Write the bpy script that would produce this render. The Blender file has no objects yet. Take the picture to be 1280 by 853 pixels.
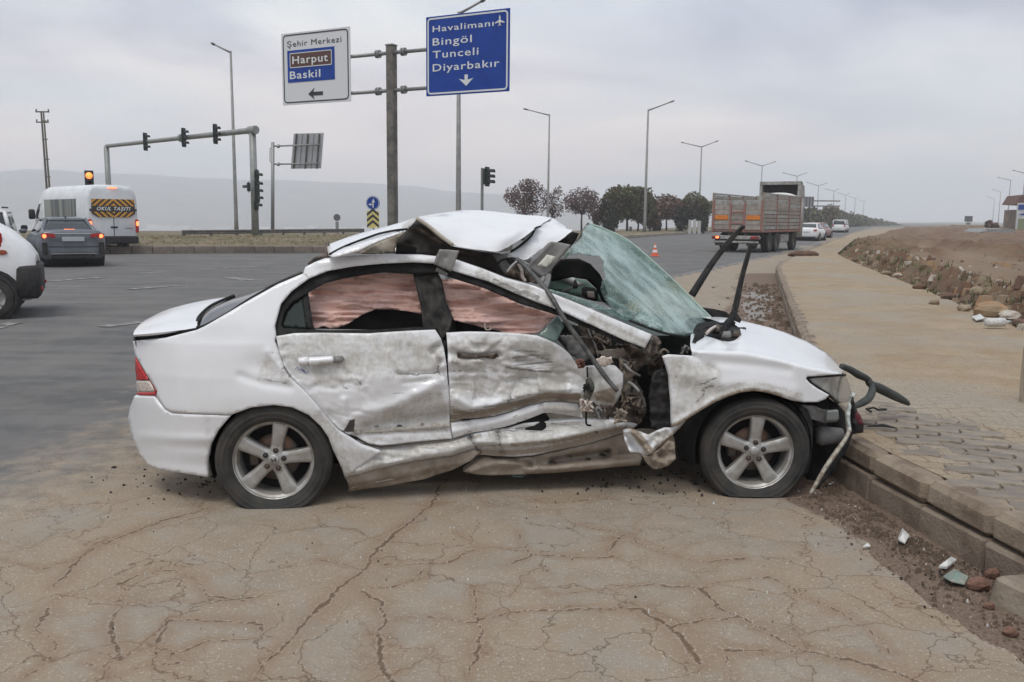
import bpy, math, random
import numpy as np
from mathutils import Vector, Matrix
from mathutils.geometry import delaunay_2d_cdt
random.seed(7)
SC = bpy.context.scene
COL = SC.collection
# ------------------------------------------------------------------ camera
FPX, HCAM = 1100.0, 1.58
TH, RO = math.radians(7.94), math.radians(0.6)
cf = np.array([0, math.cos(TH), -math.sin(TH)])
_r = np.array([1.0, 0, 0]); _u = np.array([0, math.sin(TH), math.cos(TH)])
cr = _r * math.cos(RO) + _u * math.sin(RO)
cu = _u * math.cos(RO) - _r * math.sin(RO)
CAM = np.array([0, 0, HCAM])
cd = bpy.data.cameras.new('camera'); cam = bpy.data.objects.new('camera', cd); COL.objects.link(cam)
cam.matrix_world = Matrix(((cr[0], cu[0], -cf[0], 0), (cr[1], cu[1], -cf[1], 0), (cr[2], cu[2], -cf[2], HCAM), (0, 0, 0, 1)))
cd.sensor_width = 36; cd.lens = 36 * FPX / 1280; cd.clip_start = 0.05; cd.clip_end = 20000
SC.camera = cam
# ------------------------------------------------------------------ sky and sun
SUN_EL, SUN_AZ = math.radians(64), math.radians(205)     # overcast: high, behind the viewer's left shoulder
w = bpy.data.worlds.new('World'); SC.world = w; w.use_nodes = True
nt = w.node_tree; nt.nodes.clear()
def N(nt, typ, **k):
    n = nt.nodes.new(typ)
    for a, b in k.items():
        if a.startswith('i_'):
            key = a[2:]
            key = int(key) if key.isdigit() else key.replace('_', ' ')
            n.inputs[key].default_value = b
        else: setattr(n, a, b)
    return n
def LK(nt, a, b): nt.links.new(a, b)
def ramp(nt, fac, stops, interp='LINEAR'):
    r = nt.nodes.new('ShaderNodeValToRGB'); r.color_ramp.interpolation = interp
    e = r.color_ramp.elements
    while len(e) < len(stops): e.new(0.5)
    for i, (p, c) in enumerate(stops):
        e[i].position = p
        e[i].color = (c, c, c, 1) if isinstance(c, (int, float)) else (c[0], c[1], c[2], 1)
    LK(nt, fac, r.inputs[0]); return r.outputs[0]
out = N(nt, 'ShaderNodeOutputWorld')
sky = N(nt, 'ShaderNodeTexSky', sky_type='NISHITA', sun_disc=False, sun_elevation=SUN_EL, sun_rotation=SUN_AZ)
b1 = N(nt, 'ShaderNodeBackground', i_Strength=0.1); LK(nt, sky.outputs[0], b1.inputs[0])
tc = N(nt, 'ShaderNodeTexCoord'); sx = N(nt, 'ShaderNodeSeparateXYZ'); LK(nt, tc.outputs['Generated'], sx.inputs[0])
ad = N(nt, 'ShaderNodeMath', operation='ADD', i_1=0.16); ab = N(nt, 'ShaderNodeMath', operation='ABSOLUTE'); LK(nt, sx.outputs[2], ab.inputs[0]); LK(nt, ab.outputs[0], ad.inputs[0])
dx = N(nt, 'ShaderNodeMath', operation='DIVIDE'); dy = N(nt, 'ShaderNodeMath', operation='DIVIDE')
LK(nt, sx.outputs[0], dx.inputs[0]); LK(nt, ad.outputs[0], dx.inputs[1]); LK(nt, sx.outputs[1], dy.inputs[0]); LK(nt, ad.outputs[0], dy.inputs[1])
cb = N(nt, 'ShaderNodeCombineXYZ'); LK(nt, dx.outputs[0], cb.inputs[0]); LK(nt, dy.outputs[0], cb.inputs[1])
n1 = N(nt, 'ShaderNodeTexNoise', i_Scale=0.75, i_Detail=7.0, i_Roughness=0.52, i_Distortion=0.5); LK(nt, cb.outputs[0], n1.inputs['Vector'])
cl = ramp(nt, n1.outputs[0], [(0.38, (0.42, 0.46, 0.55)), (0.46, (0.54, 0.58, 0.66)), (0.53, (0.66, 0.695, 0.735)), (0.63, (0.82, 0.83, 0.82))])
n2 = N(nt, 'ShaderNodeTexNoise', i_Scale=0.5, i_Detail=4.0, i_Roughness=0.5)
mp = N(nt, 'ShaderNodeMapping'); mp.inputs['Location'].default_value = (3.1, 1.7, 0); LK(nt, cb.outputs[0], mp.inputs[0]); LK(nt, mp.outputs[0], n2.inputs['Vector'])
warm = ramp(nt, n2.outputs[0], [(0.40, (0.56, 0.575, 0.61)), (0.54, (0.86, 0.70, 0.64))])
hz = ramp(nt, ab.outputs[0], [(0.02, 1.0), (0.22, 0.0)])
mx = N(nt, 'ShaderNodeMixRGB'); LK(nt, hz, mx.inputs[0]); LK(nt, cl, mx.inputs[1]); LK(nt, warm, mx.inputs[2])
b2 = N(nt, 'ShaderNodeBackground', i_Strength=1.0); LK(nt, mx.outputs[0], b2.inputs[0])
ms = N(nt, 'ShaderNodeMixShader'); ms.inputs[0].default_value = 0.93
LK(nt, b1.outputs[0], ms.inputs[1]); LK(nt, b2.outputs[0], ms.inputs[2]); LK(nt, ms.outputs[0], out.inputs[0])
sd = bpy.data.lights.new('sun', 'SUN'); sd.energy = 1.35; sd.angle = math.radians(25); sd.color = (1, 0.96, 0.9)
so = bpy.data.objects.new('sun', sd); COL.objects.link(so)
# sun_rotation is clockwise from +Y
sdir = Vector((math.sin(SUN_AZ) * math.cos(SUN_EL), math.cos(SUN_AZ) * math.cos(SUN_EL), math.sin(SUN_EL)))
so.rotation_euler = sdir.to_track_quat('Z', 'Y').to_euler()
vs = SC.view_settings; vs.view_transform = 'Standard'; vs.look = 'None'; vs.exposure = 0.33; vs.gamma = 1; vs.use_curve_mapping = False
HAZE = 0.00074
SC.cycles.volume_bounces = 2; SC.cycles.max_bounces = 8; SC.cycles.transparent_max_bounces = 12
# ------------------------------------------------------------------ geometry helpers
def ray(px, py):
    px = np.asarray(px, float); py = np.asarray(py, float)
    return cf + ((px - 640) / FPX)[..., None] * cr + ((426.5 - py) / FPX)[..., None] * cu
def G(px, py, z=0.0):
    d = ray(px, py); return CAM + d * ((z - HCAM) / d[..., 2])[..., None]
def AT(px, py, Y):
    """world point on the sight line through a photo pixel at forward distance Y metres"""
    d = ray(px, py); return CAM + d * (Y / d[..., 1])[..., None]
def _hash(i, j, s):
    h = np.sin(i * 127.1 + j * 311.7 + s * 74.7) * 43758.5453
    return h - np.floor(h)
def vnoise(x, y, s=0):
    xi, yi = np.floor(x), np.floor(y); fx, fy = x - xi, y - yi
    fx = fx * fx * (3 - 2 * fx); fy = fy * fy * (3 - 2 * fy)
    a, b, c, d = _hash(xi, yi, s), _hash(xi + 1, yi, s), _hash(xi, yi + 1, s), _hash(xi + 1, yi + 1, s)
    return (a + (b - a) * fx) * (1 - fy) + (c + (d - c) * fx) * fy
def fbm(x, y, o=4, s=0):
    v = 0; a = 0.5; t = 0
    for k in range(o):
        v = v + a * vnoise(x * 2 ** k, y * 2 ** k, s + k * 13); t += a; a *= 0.5
    return v / t - 0.5
def sstep(a, b, x):
    t = np.clip((x - a) / (b - a), 0, 1); return t * t * (3 - 2 * t)
def pdist(X, Y, pts):
    """distance to a polyline, and signed side"""
    best = np.full(X.shape, 1e9); side = np.zeros(X.shape)
    for (x0, y0), (x1, y1) in zip(pts[:-1], pts[1:]):
        dx_, dy_ = x1 - x0, y1 - y0; L = dx_ * dx_ + dy_ * dy_ + 1e-12
        t = np.clip(((X - x0) * dx_ + (Y - y0) * dy_) / L, 0, 1)
        d = np.hypot(X - x0 - t * dx_, Y - y0 - t * dy_)
        m = d < best
        best = np.where(m, d, best); side = np.where(m, np.sign(dx_ * (Y - y0) - dy_ * (X - x0)), side)
    return best, side
def inpoly(X, Y, poly):
    ins = np.zeros(X.shape, bool); n = len(poly)
    for i in range(n):
        x0, y0 = poly[i]; x1, y1 = poly[(i + 1) % n]
        c = ((y0 > Y) != (y1 > Y)) & (X < (x1 - x0) * (Y - y0) / ((y1 - y0) if y1 != y0 else 1e-9) + x0)
        ins ^= c
    return ins
def obj(name, verts, faces, mat=None, parent=None, smooth=False, attrs=None, **tags):
    me = bpy.data.meshes.new(name)
    if isinstance(verts, np.ndarray): verts = verts.tolist()
    me.from_pydata(verts, [], faces)
    if mat is not None: me.materials.append(mat)
    if smooth: me.shade_smooth()
    if attrs:
        for k, v in attrs.items():
            a = me.attributes.new(k, 'FLOAT', 'POINT'); a.data.foreach_set('value', np.asarray(v, np.float32))
    me.update()
    o = bpy.data.objects.new(name, me); COL.objects.link(o)
    if parent is not None: o.parent = parent
    for k, v in tags.items(): o[k] = v
    return o
def grid_obj(name, P, mat, parent=None, smooth=True, attrs=None, mask=None, **tags):
    ny, nx = P.shape[:2]
    idx = np.arange(nx * ny).reshape(ny, nx)
    q = np.stack([idx[:-1, :-1], idx[:-1, 1:], idx[1:, 1:], idx[1:, :-1]], -1).reshape(-1, 4)
    if mask is not None: q = q[mask.reshape(-1)]
    me = bpy.data.meshes.new(name)
    me.vertices.add(nx * ny); me.vertices.foreach_set('co', P.reshape(-1).astype(np.float32))
    nf = len(q); me.loops.add(nf * 4); me.polygons.add(nf)
    me.loops.foreach_set('vertex_index', q.reshape(-1).astype(np.int32))
    me.polygons.foreach_set('loop_start', np.arange(0, nf * 4, 4, dtype=np.int32))
    me.update(calc_edges=True); me.validate()
    if smooth: me.shade_smooth()
    if attrs:
        for k, v in attrs.items():
            a = me.attributes.new(k, 'FLOAT', 'POINT'); a.data.foreach_set('value', np.asarray(v, np.float32).reshape(-1))
    me.materials.append(mat)
    o = bpy.data.objects.new(name, me); COL.objects.link(o)
    if parent is not None: o.parent = parent
    for k, v in tags.items(): o[k] = v
    return o
def empty(name, loc=(0, 0, 0), rz=0.0, parent=None, **tags):
    o = bpy.data.objects.new(name, None); COL.objects.link(o); o.empty_display_size = 0.2
    o.location = tuple(float(v) for v in loc); o.rotation_euler = (0, 0, rz)
    if parent is not None: o.parent = parent
    for k, v in tags.items(): o[k] = v
    return o
def kids(o): return [c for c in list(COL.objects) if c.parent == o]
def copy_tree(o, kmap, parent=None):
    c = o.copy(); COL.objects.link(c)
    if parent is not None: c.parent = parent
    for ch in kmap.get(o.name, []): copy_tree(ch, kmap, c)
    return c
def kidmap():
    m = {}
    for c in COL.objects:
        if c.parent is not None: m.setdefault(c.parent.name, []).append(c)
    return m
class MB:
    """collects shapes, then links them as one mesh object"""
    def __init__(s): s.v = []; s.f = []
    def add(s, v, f):
        b = len(s.v); s.v += [tuple(map(float, p)) for p in v]; s.f += [tuple(b + i for i in q) for q in f]; return s
    def box(s, x0, x1, y0, y1, z0, z1, c=0.0):
        if c <= 0:
            v = [(x, y, z) for z in (z0, z1) for y in (y0, y1) for x in (x0, x1)]
            return s.add(v, [(0, 2, 3, 1), (4, 5, 7, 6), (0, 1, 5, 4), (2, 6, 7, 3), (0, 4, 6, 2), (1, 3, 7, 5)])
        c = min(c, (x1 - x0) * .45, (y1 - y0) * .45, (z1 - z0) * .45)
        v = []; ix = {}
        X = (x0, x1); Y = (y0, y1); Z = (z0, z1)
        for i in (0, 1):
            for j in (0, 1):
                for k in (0, 1):
                    sx_, sy_, sz_ = (1 if i == 0 else -1), (1 if j == 0 else -1), (1 if k == 0 else -1)
                    ix[(i, j, k, 0)] = len(v); v.append((X[i], Y[j] + sy_ * c, Z[k] + sz_ * c))
                    ix[(i, j, k, 1)] = len(v); v.append((X[i] + sx_ * c, Y[j], Z[k] + sz_ * c))
                    ix[(i, j, k, 2)] = len(v); v.append((X[i] + sx_ * c, Y[j] + sy_ * c, Z[k]))
        f = []
        g = lambda i, j, k, a: ix[(i, j, k, a)]
        for i in (0, 1): f.append([g(i, 0, 0, 0), g(i, 1, 0, 0), g(i, 1, 1, 0), g(i, 0, 1, 0)])
        for j in (0, 1): f.append([g(0, j, 0, 1), g(1, j, 0, 1), g(1, j, 1, 1), g(0, j, 1, 1)])
        for k in (0, 1): f.append([g(0, 0, k, 2), g(1, 0, k, 2), g(1, 1, k, 2), g(0, 1, k, 2)])
        for j in (0, 1):
            for k in (0, 1): f.append([g(0, j, k, 1), g(1, j, k, 1), g(1, j, k, 2), g(0, j, k, 2)])
        for i in (0, 1):
            for k in (0, 1): f.append([g(i, 0, k, 0), g(i, 1, k, 0), g(i, 1, k, 2), g(i, 0, k, 2)])
        for i in (0, 1):
            for j in (0, 1): f.append([g(i, j, 0, 0), g(i, j, 1, 0), g(i, j, 1, 1), g(i, j, 0, 1)])
        for i in (0, 1):
            for j in (0, 1):
                for k in (0, 1): f.append([g(i, j, k, 0), g(i, j, k, 1), g(i, j, k, 2)])
        cx = Vector(((x0 + x1) / 2, (y0 + y1) / 2, (z0 + z1) / 2)); ff = []
        for q in f:
            p = [Vector(v[a]) for a in q]; nn = (p[1] - p[0]).cross(p[2] - p[0]); ctr = sum(p, Vector()) / len(p)
            ff.append(tuple(q) if nn.dot(ctr - cx) > 0 else tuple(reversed(q)))
        return s.add(v, ff)
    def tube(s, pts, r, n=8, caps=True, flat=None):
        pts = [Vector(p) for p in pts]; rs = r if isinstance(r, (list, tuple)) else [r] * len(pts)
        rings = []; up = None
        for i, p in enumerate(pts):
            d = (pts[min(i + 1, len(pts) - 1)] - pts[max(i - 1, 0)]).normalized()
            if up is None: up = d.orthogonal().normalized() if flat is None else (Vector(flat) - d * d.dot(Vector(flat))).normalized()
            a = (up - d * up.dot(d)).normalized(); up = a; b = d.cross(a)
            rr = rs[i]; ra, rb = rr if isinstance(rr, (list, tuple)) else (rr, rr)
            rings.append([p + a * math.cos(2 * math.pi * k / n) * ra + b * math.sin(2 * math.pi * k / n) * rb for k in range(n)])
        v = [q for R_ in rings for q in R_]; f = []
        for i in range(len(rings) - 1):
            for k in range(n):
                k2 = (k + 1) % n; f.append((i * n + k, i * n + k2, (i + 1) * n + k2, (i + 1) * n + k))
        if caps: f.append(tuple(range(n - 1, -1, -1))); f.append(tuple((len(rings) - 1) * n + k for k in range(n)))
        return s.add(v, f)
    def lathe(s, prof, n=24, axis='y', c=(0, 0, 0)):
        """prof: (radius, along)"""
        v = []
        for r, h in prof:
            for k in range(n):
                a = 2 * math.pi * k / n
                if axis == 'y': v.append((c[0] + r * math.cos(a), c[1] + h, c[2] + r * math.sin(a)))
                elif axis == 'x': v.append((c[0] + h, c[1] + r * math.cos(a), c[2] + r * math.sin(a)))
                else: v.append((c[0] + r * math.cos(a), c[1] + r * math.sin(a), c[2] + h))
        f = []
        for i in range(len(prof) - 1):
            for k in range(n):
                k2 = (k + 1) % n; q = (i * n + k, (i + 1) * n + k, (i + 1) * n + k2, i * n + k2)
                f.append(q if axis != 'z' else q[::-1])
        return s.add(v, f)
    def prism(s, poly, a0, a1, axis='y'):
        """poly 2D outline extruded; axis y: (x,z) outline; x: (y,z); z: (x,y)"""
        n = len(poly)
        mk = {'y': lambda p, a: (p[0], a, p[1]), 'x': lambda p, a: (a, p[0], p[1]), 'z': lambda p, a: (p[0], p[1], a)}[axis]
        v = [mk(p, a0) for p in poly] + [mk(p, a1) for p in poly]
        f = [tuple(range(n)), tuple(range(2 * n - 1, n - 1, -1))] + [(i, n + i, n + (i + 1) % n, (i + 1) % n) for i in range(n)]
        return s.add(v, f)
    def build(s, name, mat, parent=None, smooth=False, **tags):
        o = obj(name, s.v, s.f, mat, parent, smooth, **tags)
        return o
def loft(rings, closed=True, caps=True):
    n = len(rings[0]); v = [p for r in rings for p in r]; f = []
    m = n if closed else n - 1
    for i in range(len(rings) - 1):
        for k in range(m):
            k2 = (k + 1) % n; f.append((i * n + k, i * n + k2, (i + 1) * n + k2, (i + 1) * n + k))
    if caps: f.append(tuple(range(n - 1, -1, -1))); f.append(tuple((len(rings) - 1) * n + k for k in range(n)))
    return v, f
def fix_normals(o):
    import bmesh
    bm = bmesh.new(); bm.from_mesh(o.data); bmesh.ops.recalc_face_normals(bm, faces=bm.faces); bm.to_mesh(o.data); bm.free(); return o
# ------------------------------------------------------------------ materials
def M(name, col, rough=0.6, metal=0.0, col2=None, scale=6.0, amt=(0.4, 0.6), bump=0.0, bscale=40.0, rough2=None, var=0.0, spec=0.5, emit=None, coord='Object', stretch=None, trans=0.0, alpha=1.0, detail=5.0):
    m = bpy.data.materials.new(name); m.use_nodes = True; t = m.node_tree; t.nodes.clear()
    o = N(t, 'ShaderNodeOutputMaterial'); b = N(t, 'ShaderNodeBsdfPrincipled'); LK(t, b.outputs[0], o.inputs[0])
    b.inputs['Roughness'].default_value = rough; b.inputs['Metallic'].default_value = metal
    b.inputs['Specular IOR Level'].default_value = spec
    b.inputs['Transmission Weight'].default_value = trans; b.inputs['Alpha'].default_value = alpha
    tcn = N(t, 'ShaderNodeTexCoord'); vec = tcn.outputs[coord]
    if stretch:
        mpn = N(t, 'ShaderNodeMapping'); mpn.inputs['Scale'].default_value = stretch; LK(t, vec, mpn.inputs[0]); vec = mpn.outputs[0]
    c1 = (*col, 1); csock = None
    if col2 is not None:
        nn = N(t, 'ShaderNodeTexNoise', i_Scale=scale, i_Detail=detail, i_Roughness=0.6); LK(t, vec, nn.inputs['Vector'])
        fac = ramp(t, nn.outputs[0], [(amt[0], 0.0), (amt[1], 1.0)])
        mxn = N(t, 'ShaderNodeMixRGB'); LK(t, fac, mxn.inputs[0]); mxn.inputs[1].default_value = c1; mxn.inputs[2].default_value = (*col2, 1)
        csock = mxn.outputs[0]
        if rough2 is not None:
            rr = N(t, 'ShaderNodeMapRange'); LK(t, fac, rr.inputs[0]); rr.inputs[3].default_value = rough; rr.inputs[4].default_value = rough2; LK(t, rr.outputs[0], b.inputs['Roughness'])
    if var > 0:
        oi = N(t, 'ShaderNodeObjectInfo'); mr = N(t, 'ShaderNodeMapRange'); LK(t, oi.outputs['Random'], mr.inputs[0]); mr.inputs[3].default_value = 1 - var; mr.inputs[4].default_value = 1 + var
        hs = N(t, 'ShaderNodeHueSaturation'); LK(t, mr.outputs[0], hs.inputs['Value'])
        if csock is not None: LK(t, csock, hs.inputs['Color'])
        else: hs.inputs['Color'].default_value = c1
        csock = hs.outputs[0]
    if csock is not None: LK(t, csock, b.inputs['Base Color'])
    else: b.inputs['Base Color'].default_value = c1
    if bump > 0:
        nb = N(t, 'ShaderNodeTexNoise', i_Scale=bscale, i_Detail=4.0); LK(t, vec, nb.inputs['Vector'])
        bp = N(t, 'ShaderNodeBump', i_Strength=bump, i_Distance=0.01); LK(t, nb.outputs[0], bp.inputs['Height']); LK(t, bp.outputs[0], b.inputs['Normal'])
    if emit is not None:
        b.inputs['Emission Color'].default_value = (*emit[:3], 1); b.inputs['Emission Strength'].default_value = emit[3]
    return m
galv = M('galvanised_steel', (0.22, 0.23, 0.23), 0.5, 0.5, (0.30, 0.30, 0.29), 12, bump=.1)
darkplastic = M('black_plastic', (0.016, 0.016, 0.018), 0.6, 0, (0.04, 0.038, 0.037), 15, rough2=.8, bump=.2, bscale=60, spec=.3)
rubber = M('tyre_rubber', (0.02, 0.02, 0.02), 0.75, 0, (0.05, 0.045, 0.04), 9, rough2=.9, bump=.25, bscale=90)
darkmetal = M('dark_metal', (0.06, 0.06, 0.06), 0.5, 0.6, (0.12, 0.09, 0.07), 12, bump=.3)
glass_dark = M('car_window_glass', (0.03, 0.035, 0.04), 0.08, 0, spec=0.7)
white_far = M('white_car_paint', (0.76, 0.77, 0.78), 0.3, 0, (0.70, 0.70, 0.70), 2)
red_lamp = M('red_lamp_plastic', (0.4, 0.02, 0.02), 0.25)
lamp_on = M('lit_brake_lamp', (0.9, 0.12, 0.05), 0.3, emit=(1.0, 0.16, 0.05, 3.0))
lamp_amber = M('lit_amber_lamp', (0.95, 0.3, 0.05), 0.3, emit=(1.0, 0.17, 0.04, 2.0))
# ================================================================== SETTING
def attr(t, name):
    a = N(t, 'ShaderNodeAttribute', attribute_name=name); return a.outputs['Fac']
def mixc(t, fac, a, b):
    m_ = N(t, 'ShaderNodeMixRGB')
    if isinstance(fac, (int, float)): m_.inputs[0].default_value = fac
    else: LK(t, fac, m_.inputs[0])
    for i, c in ((1, a), (2, b)):
        if isinstance(c, tuple): m_.inputs[i].default_value = (*c, 1)
        else: LK(t, c, m_.inputs[i])
    return m_.outputs[0]
def noise(t, vec, scale, detail=5.0, rough=0.55, dist=0.0):
    n = N(t, 'ShaderNodeTexNoise', i_Scale=scale, i_Detail=detail, i_Roughness=rough, i_Distortion=dist); LK(t, vec, n.inputs['Vector']); return n.outputs[0]
def math_(t, op, a, b=None, clamp=False):
    m_ = N(t, 'ShaderNodeMath', operation=op, use_clamp=clamp)
    for i, c in ((0, a), (1, b)):
        if c is None: continue
        if isinstance(c, (int, float)): m_.inputs[i].default_value = c
        else: LK(t, c, m_.inputs[i])
    return m_.outputs[0]
def base_mat(name, rough=0.85):
    m = bpy.data.materials.new(name); m.use_nodes = True; t = m.node_tree; t.nodes.clear()
    o = N(t, 'ShaderNodeOutputMaterial'); b = N(t, 'ShaderNodeBsdfPrincipled', i_Roughness=rough); LK(t, b.outputs[0], o.inputs[0])
    g = N(t, 'ShaderNodeNewGeometry')
    return m, t, b, g.outputs['Position']
# --- asphalt with dust
m, t, b, pos = base_mat('dusty_asphalt', 0.9)
dust, crack, soil, wet = attr(t, 'dust'), attr(t, 'crack'), attr(t, 'soil'), attr(t, 'wet')
agg = noise(t, pos, 190, 3, .6); agg2 = noise(t, pos, 70, 4, .65); big = noise(t, pos, 0.9, 6, .6, .4); med = noise(t, pos, 5, 5, .6)
str_map = N(t, 'ShaderNodeMapping'); str_map.inputs['Rotation'].default_value = (0, 0, math.radians(-12)); str_map.inputs['Scale'].default_value = (0.12, 1.3, 1); LK(t, pos, str_map.inputs[0])
streak = noise(t, str_map.outputs[0], 1.5, 5, .6)
asph = mixc(t, ramp(t, agg, [(.35, 0.), (.66, 1.)]), (0.095, 0.095, 0.096), (0.185, 0.182, 0.18))
asph = mixc(t, ramp(t, streak, [(.4, 0.), (.6, .75)]), asph, (0.085, 0.085, 0.086))
asph = mixc(t, ramp(t, med, [(.45, 0.), (.75, .35)]), asph, (0.21, 0.20, 0.19))
asph = mixc(t, ramp(t, big, [(.42, 0.), (.66, .6)]), asph, (0.185, 0.172, 0.158))
tan = mixc(t, ramp(t, med, [(.3, 0.), (.7, 1.)]), (0.235, 0.190, 0.140), (0.33, 0.283, 0.225))
tan = mixc(t, ramp(t, big, [(.38, 0.), (.62, .8)]), tan, (0.30, 0.232, 0.165))
stones = ramp(t, agg2, [(.57, 0.), (.64, .75)])
tan = mixc(t, stones, tan, (0.46, 0.42, 0.38))
tan = mixc(t, ramp(t, agg, [(.34, .55), (.47, 0.)]), tan, (0.13, 0.11, 0.088))
patch = ramp(t, noise(t, pos, 1.9, 6, .65, .6), [(.5, 0.), (.66, .6)])
tan = mixc(t, patch, tan, (0.285, 0.265, 0.235))
dn = math_(t, 'ADD', dust, math_(t, 'MULTIPLY', math_(t, 'SUBTRACT', med, 0.5), 0.9))
c_ = mixc(t, ramp(t, dn, [(.3, 0.), (.7, 1.)]), asph, tan)
vo = N(t, 'ShaderNodeTexVoronoi', feature='DISTANCE_TO_EDGE', i_Scale=2.3);
wv = N(t, 'ShaderNodeVectorMath', operation='ADD'); nv = N(t, 'ShaderNodeTexNoise', i_Scale=2.5, i_Detail=4.0)
LK(t, pos, nv.inputs['Vector']); sc_ = N(t, 'ShaderNodeVectorMath', operation='SCALE'); sc_.inputs['Scale'].default_value = .55
LK(t, nv.outputs['Color'], sc_.inputs[0]); LK(t, pos, wv.inputs[0]); LK(t, sc_.outputs[0], wv.inputs[1]); LK(t, wv.outputs[0], vo.inputs['Vector'])
fj = N(t, 'ShaderNodeTexNoise', i_Scale=22.0, i_Detail=3.0); LK(t, pos, fj.inputs['Vector']); fs = N(t, 'ShaderNodeVectorMath', operation='SCALE'); fs.inputs['Scale'].default_value = .075; LK(t, fj.outputs['Color'], fs.inputs[0]); wv2 = N(t, 'ShaderNodeVectorMath', operation='ADD'); LK(t, wv.outputs[0], wv2.inputs[0]); LK(t, fs.outputs[0], wv2.inputs[1]); LK(t, wv2.outputs[0], vo.inputs['Vector'])
hair = math_(t, 'MULTIPLY', ramp(t, vo.outputs[0], [(.0, 1.), (.011, 0.)]), ramp(t, noise(t, pos, .9, 3), [(.40, 0.), (.52, .85)]))
vo2 = N(t, 'ShaderNodeTexVoronoi', feature='DISTANCE_TO_EDGE', i_Scale=5.2); LK(t, wv2.outputs[0], vo2.inputs['Vector'])
hair = math_(t, 'MAXIMUM', hair, math_(t, 'MULTIPLY', ramp(t, vo2.outputs[0], [(.0, 1.), (.02, 0.)]), ramp(t, noise(t, pos, 1.3, 3), [(.50, 0.), (.62, .5)])))
stain = math_(t, 'MULTIPLY', ramp(t, vo.outputs[0], [(.0, .30), (.09, 0.)]), ramp(t, noise(t, pos, 1.3, 4), [(.45, 0.), (.6, 1.)]))
hair = math_(t, 'MULTIPLY', hair, dust)
c_ = mixc(t, math_(t, 'MULTIPLY', stain, dust), c_, (0.235, 0.145, 0.085))
c_ = mixc(t, hair, c_, (0.13, 0.088, 0.058))
jn = math_(t, 'SUBTRACT', noise(t, pos, 45, 4, .6), .5)
cdn = math_(t, 'ADD', crack, math_(t, 'MULTIPLY', jn, .14))
c_ = mixc(t, ramp(t, crack, [(.0, .5), (.8, .0)]), c_, (0.215, 0.135, 0.082))
crk = ramp(t, cdn, [(.04, 1.), (.085, .0)]); c_ = mixc(t, math_(t, 'MULTIPLY', crk, .8), c_, (0.105, 0.07, 0.046))
c_ = mixc(t, math_(t, 'MULTIPLY', ramp(t, cdn, [(.05, 0.), (.09, .5), (.14, 0.)]), ramp(t, agg2, [(.4, 0.), (.6, 1.)])), c_, (0.42, 0.38, 0.33))
sc2 = mixc(t, ramp(t, agg2, [(.35, 0.), (.65, 1.)]), (0.105, 0.070, 0.050), (0.215, 0.16, 0.122))
sn = ramp(t, math_(t, 'ADD', soil, math_(t, 'MULTIPLY', math_(t, 'SUBTRACT', med, .5), .5)), [(.35, 0.), (.6, 1.)])
c_ = mixc(t, sn, c_, sc2)
wn = ramp(t, math_(t, 'ADD', wet, math_(t, 'MULTIPLY', math_(t, 'SUBTRACT', med, .5), .8)), [(.45, 0.), (.6, 1.)])
c_ = mixc(t, wn, c_, (0.20, 0.175, 0.15))
rr = mixc(t, wn, (0.92, .92, .92), (0.42, .42, .42)); LK(t, rr, b.inputs['Roughness'])
LK(t, c_, b.inputs['Base Color']); b.inputs['Specular IOR Level'].default_value = 0.3
bh = math_(t, 'ADD', math_(t, 'MULTIPLY', agg, .5), math_(t, 'MULTIPLY', agg2, .9))
bh = math_(t, 'SUBTRACT', bh, math_(t, 'MULTIPLY', hair, 1.2))
bs_ = math_(t, 'SUBTRACT', 0.55, math_(t, 'MULTIPLY', wn, .5))
bp = N(t, 'ShaderNodeBump', i_Distance=0.006); LK(t, bs_, bp.inputs['Strength']); LK(t, bh, bp.inputs['Height']); LK(t, bp.outputs[0], b.inputs['Normal'])
mat_asph = m
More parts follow.
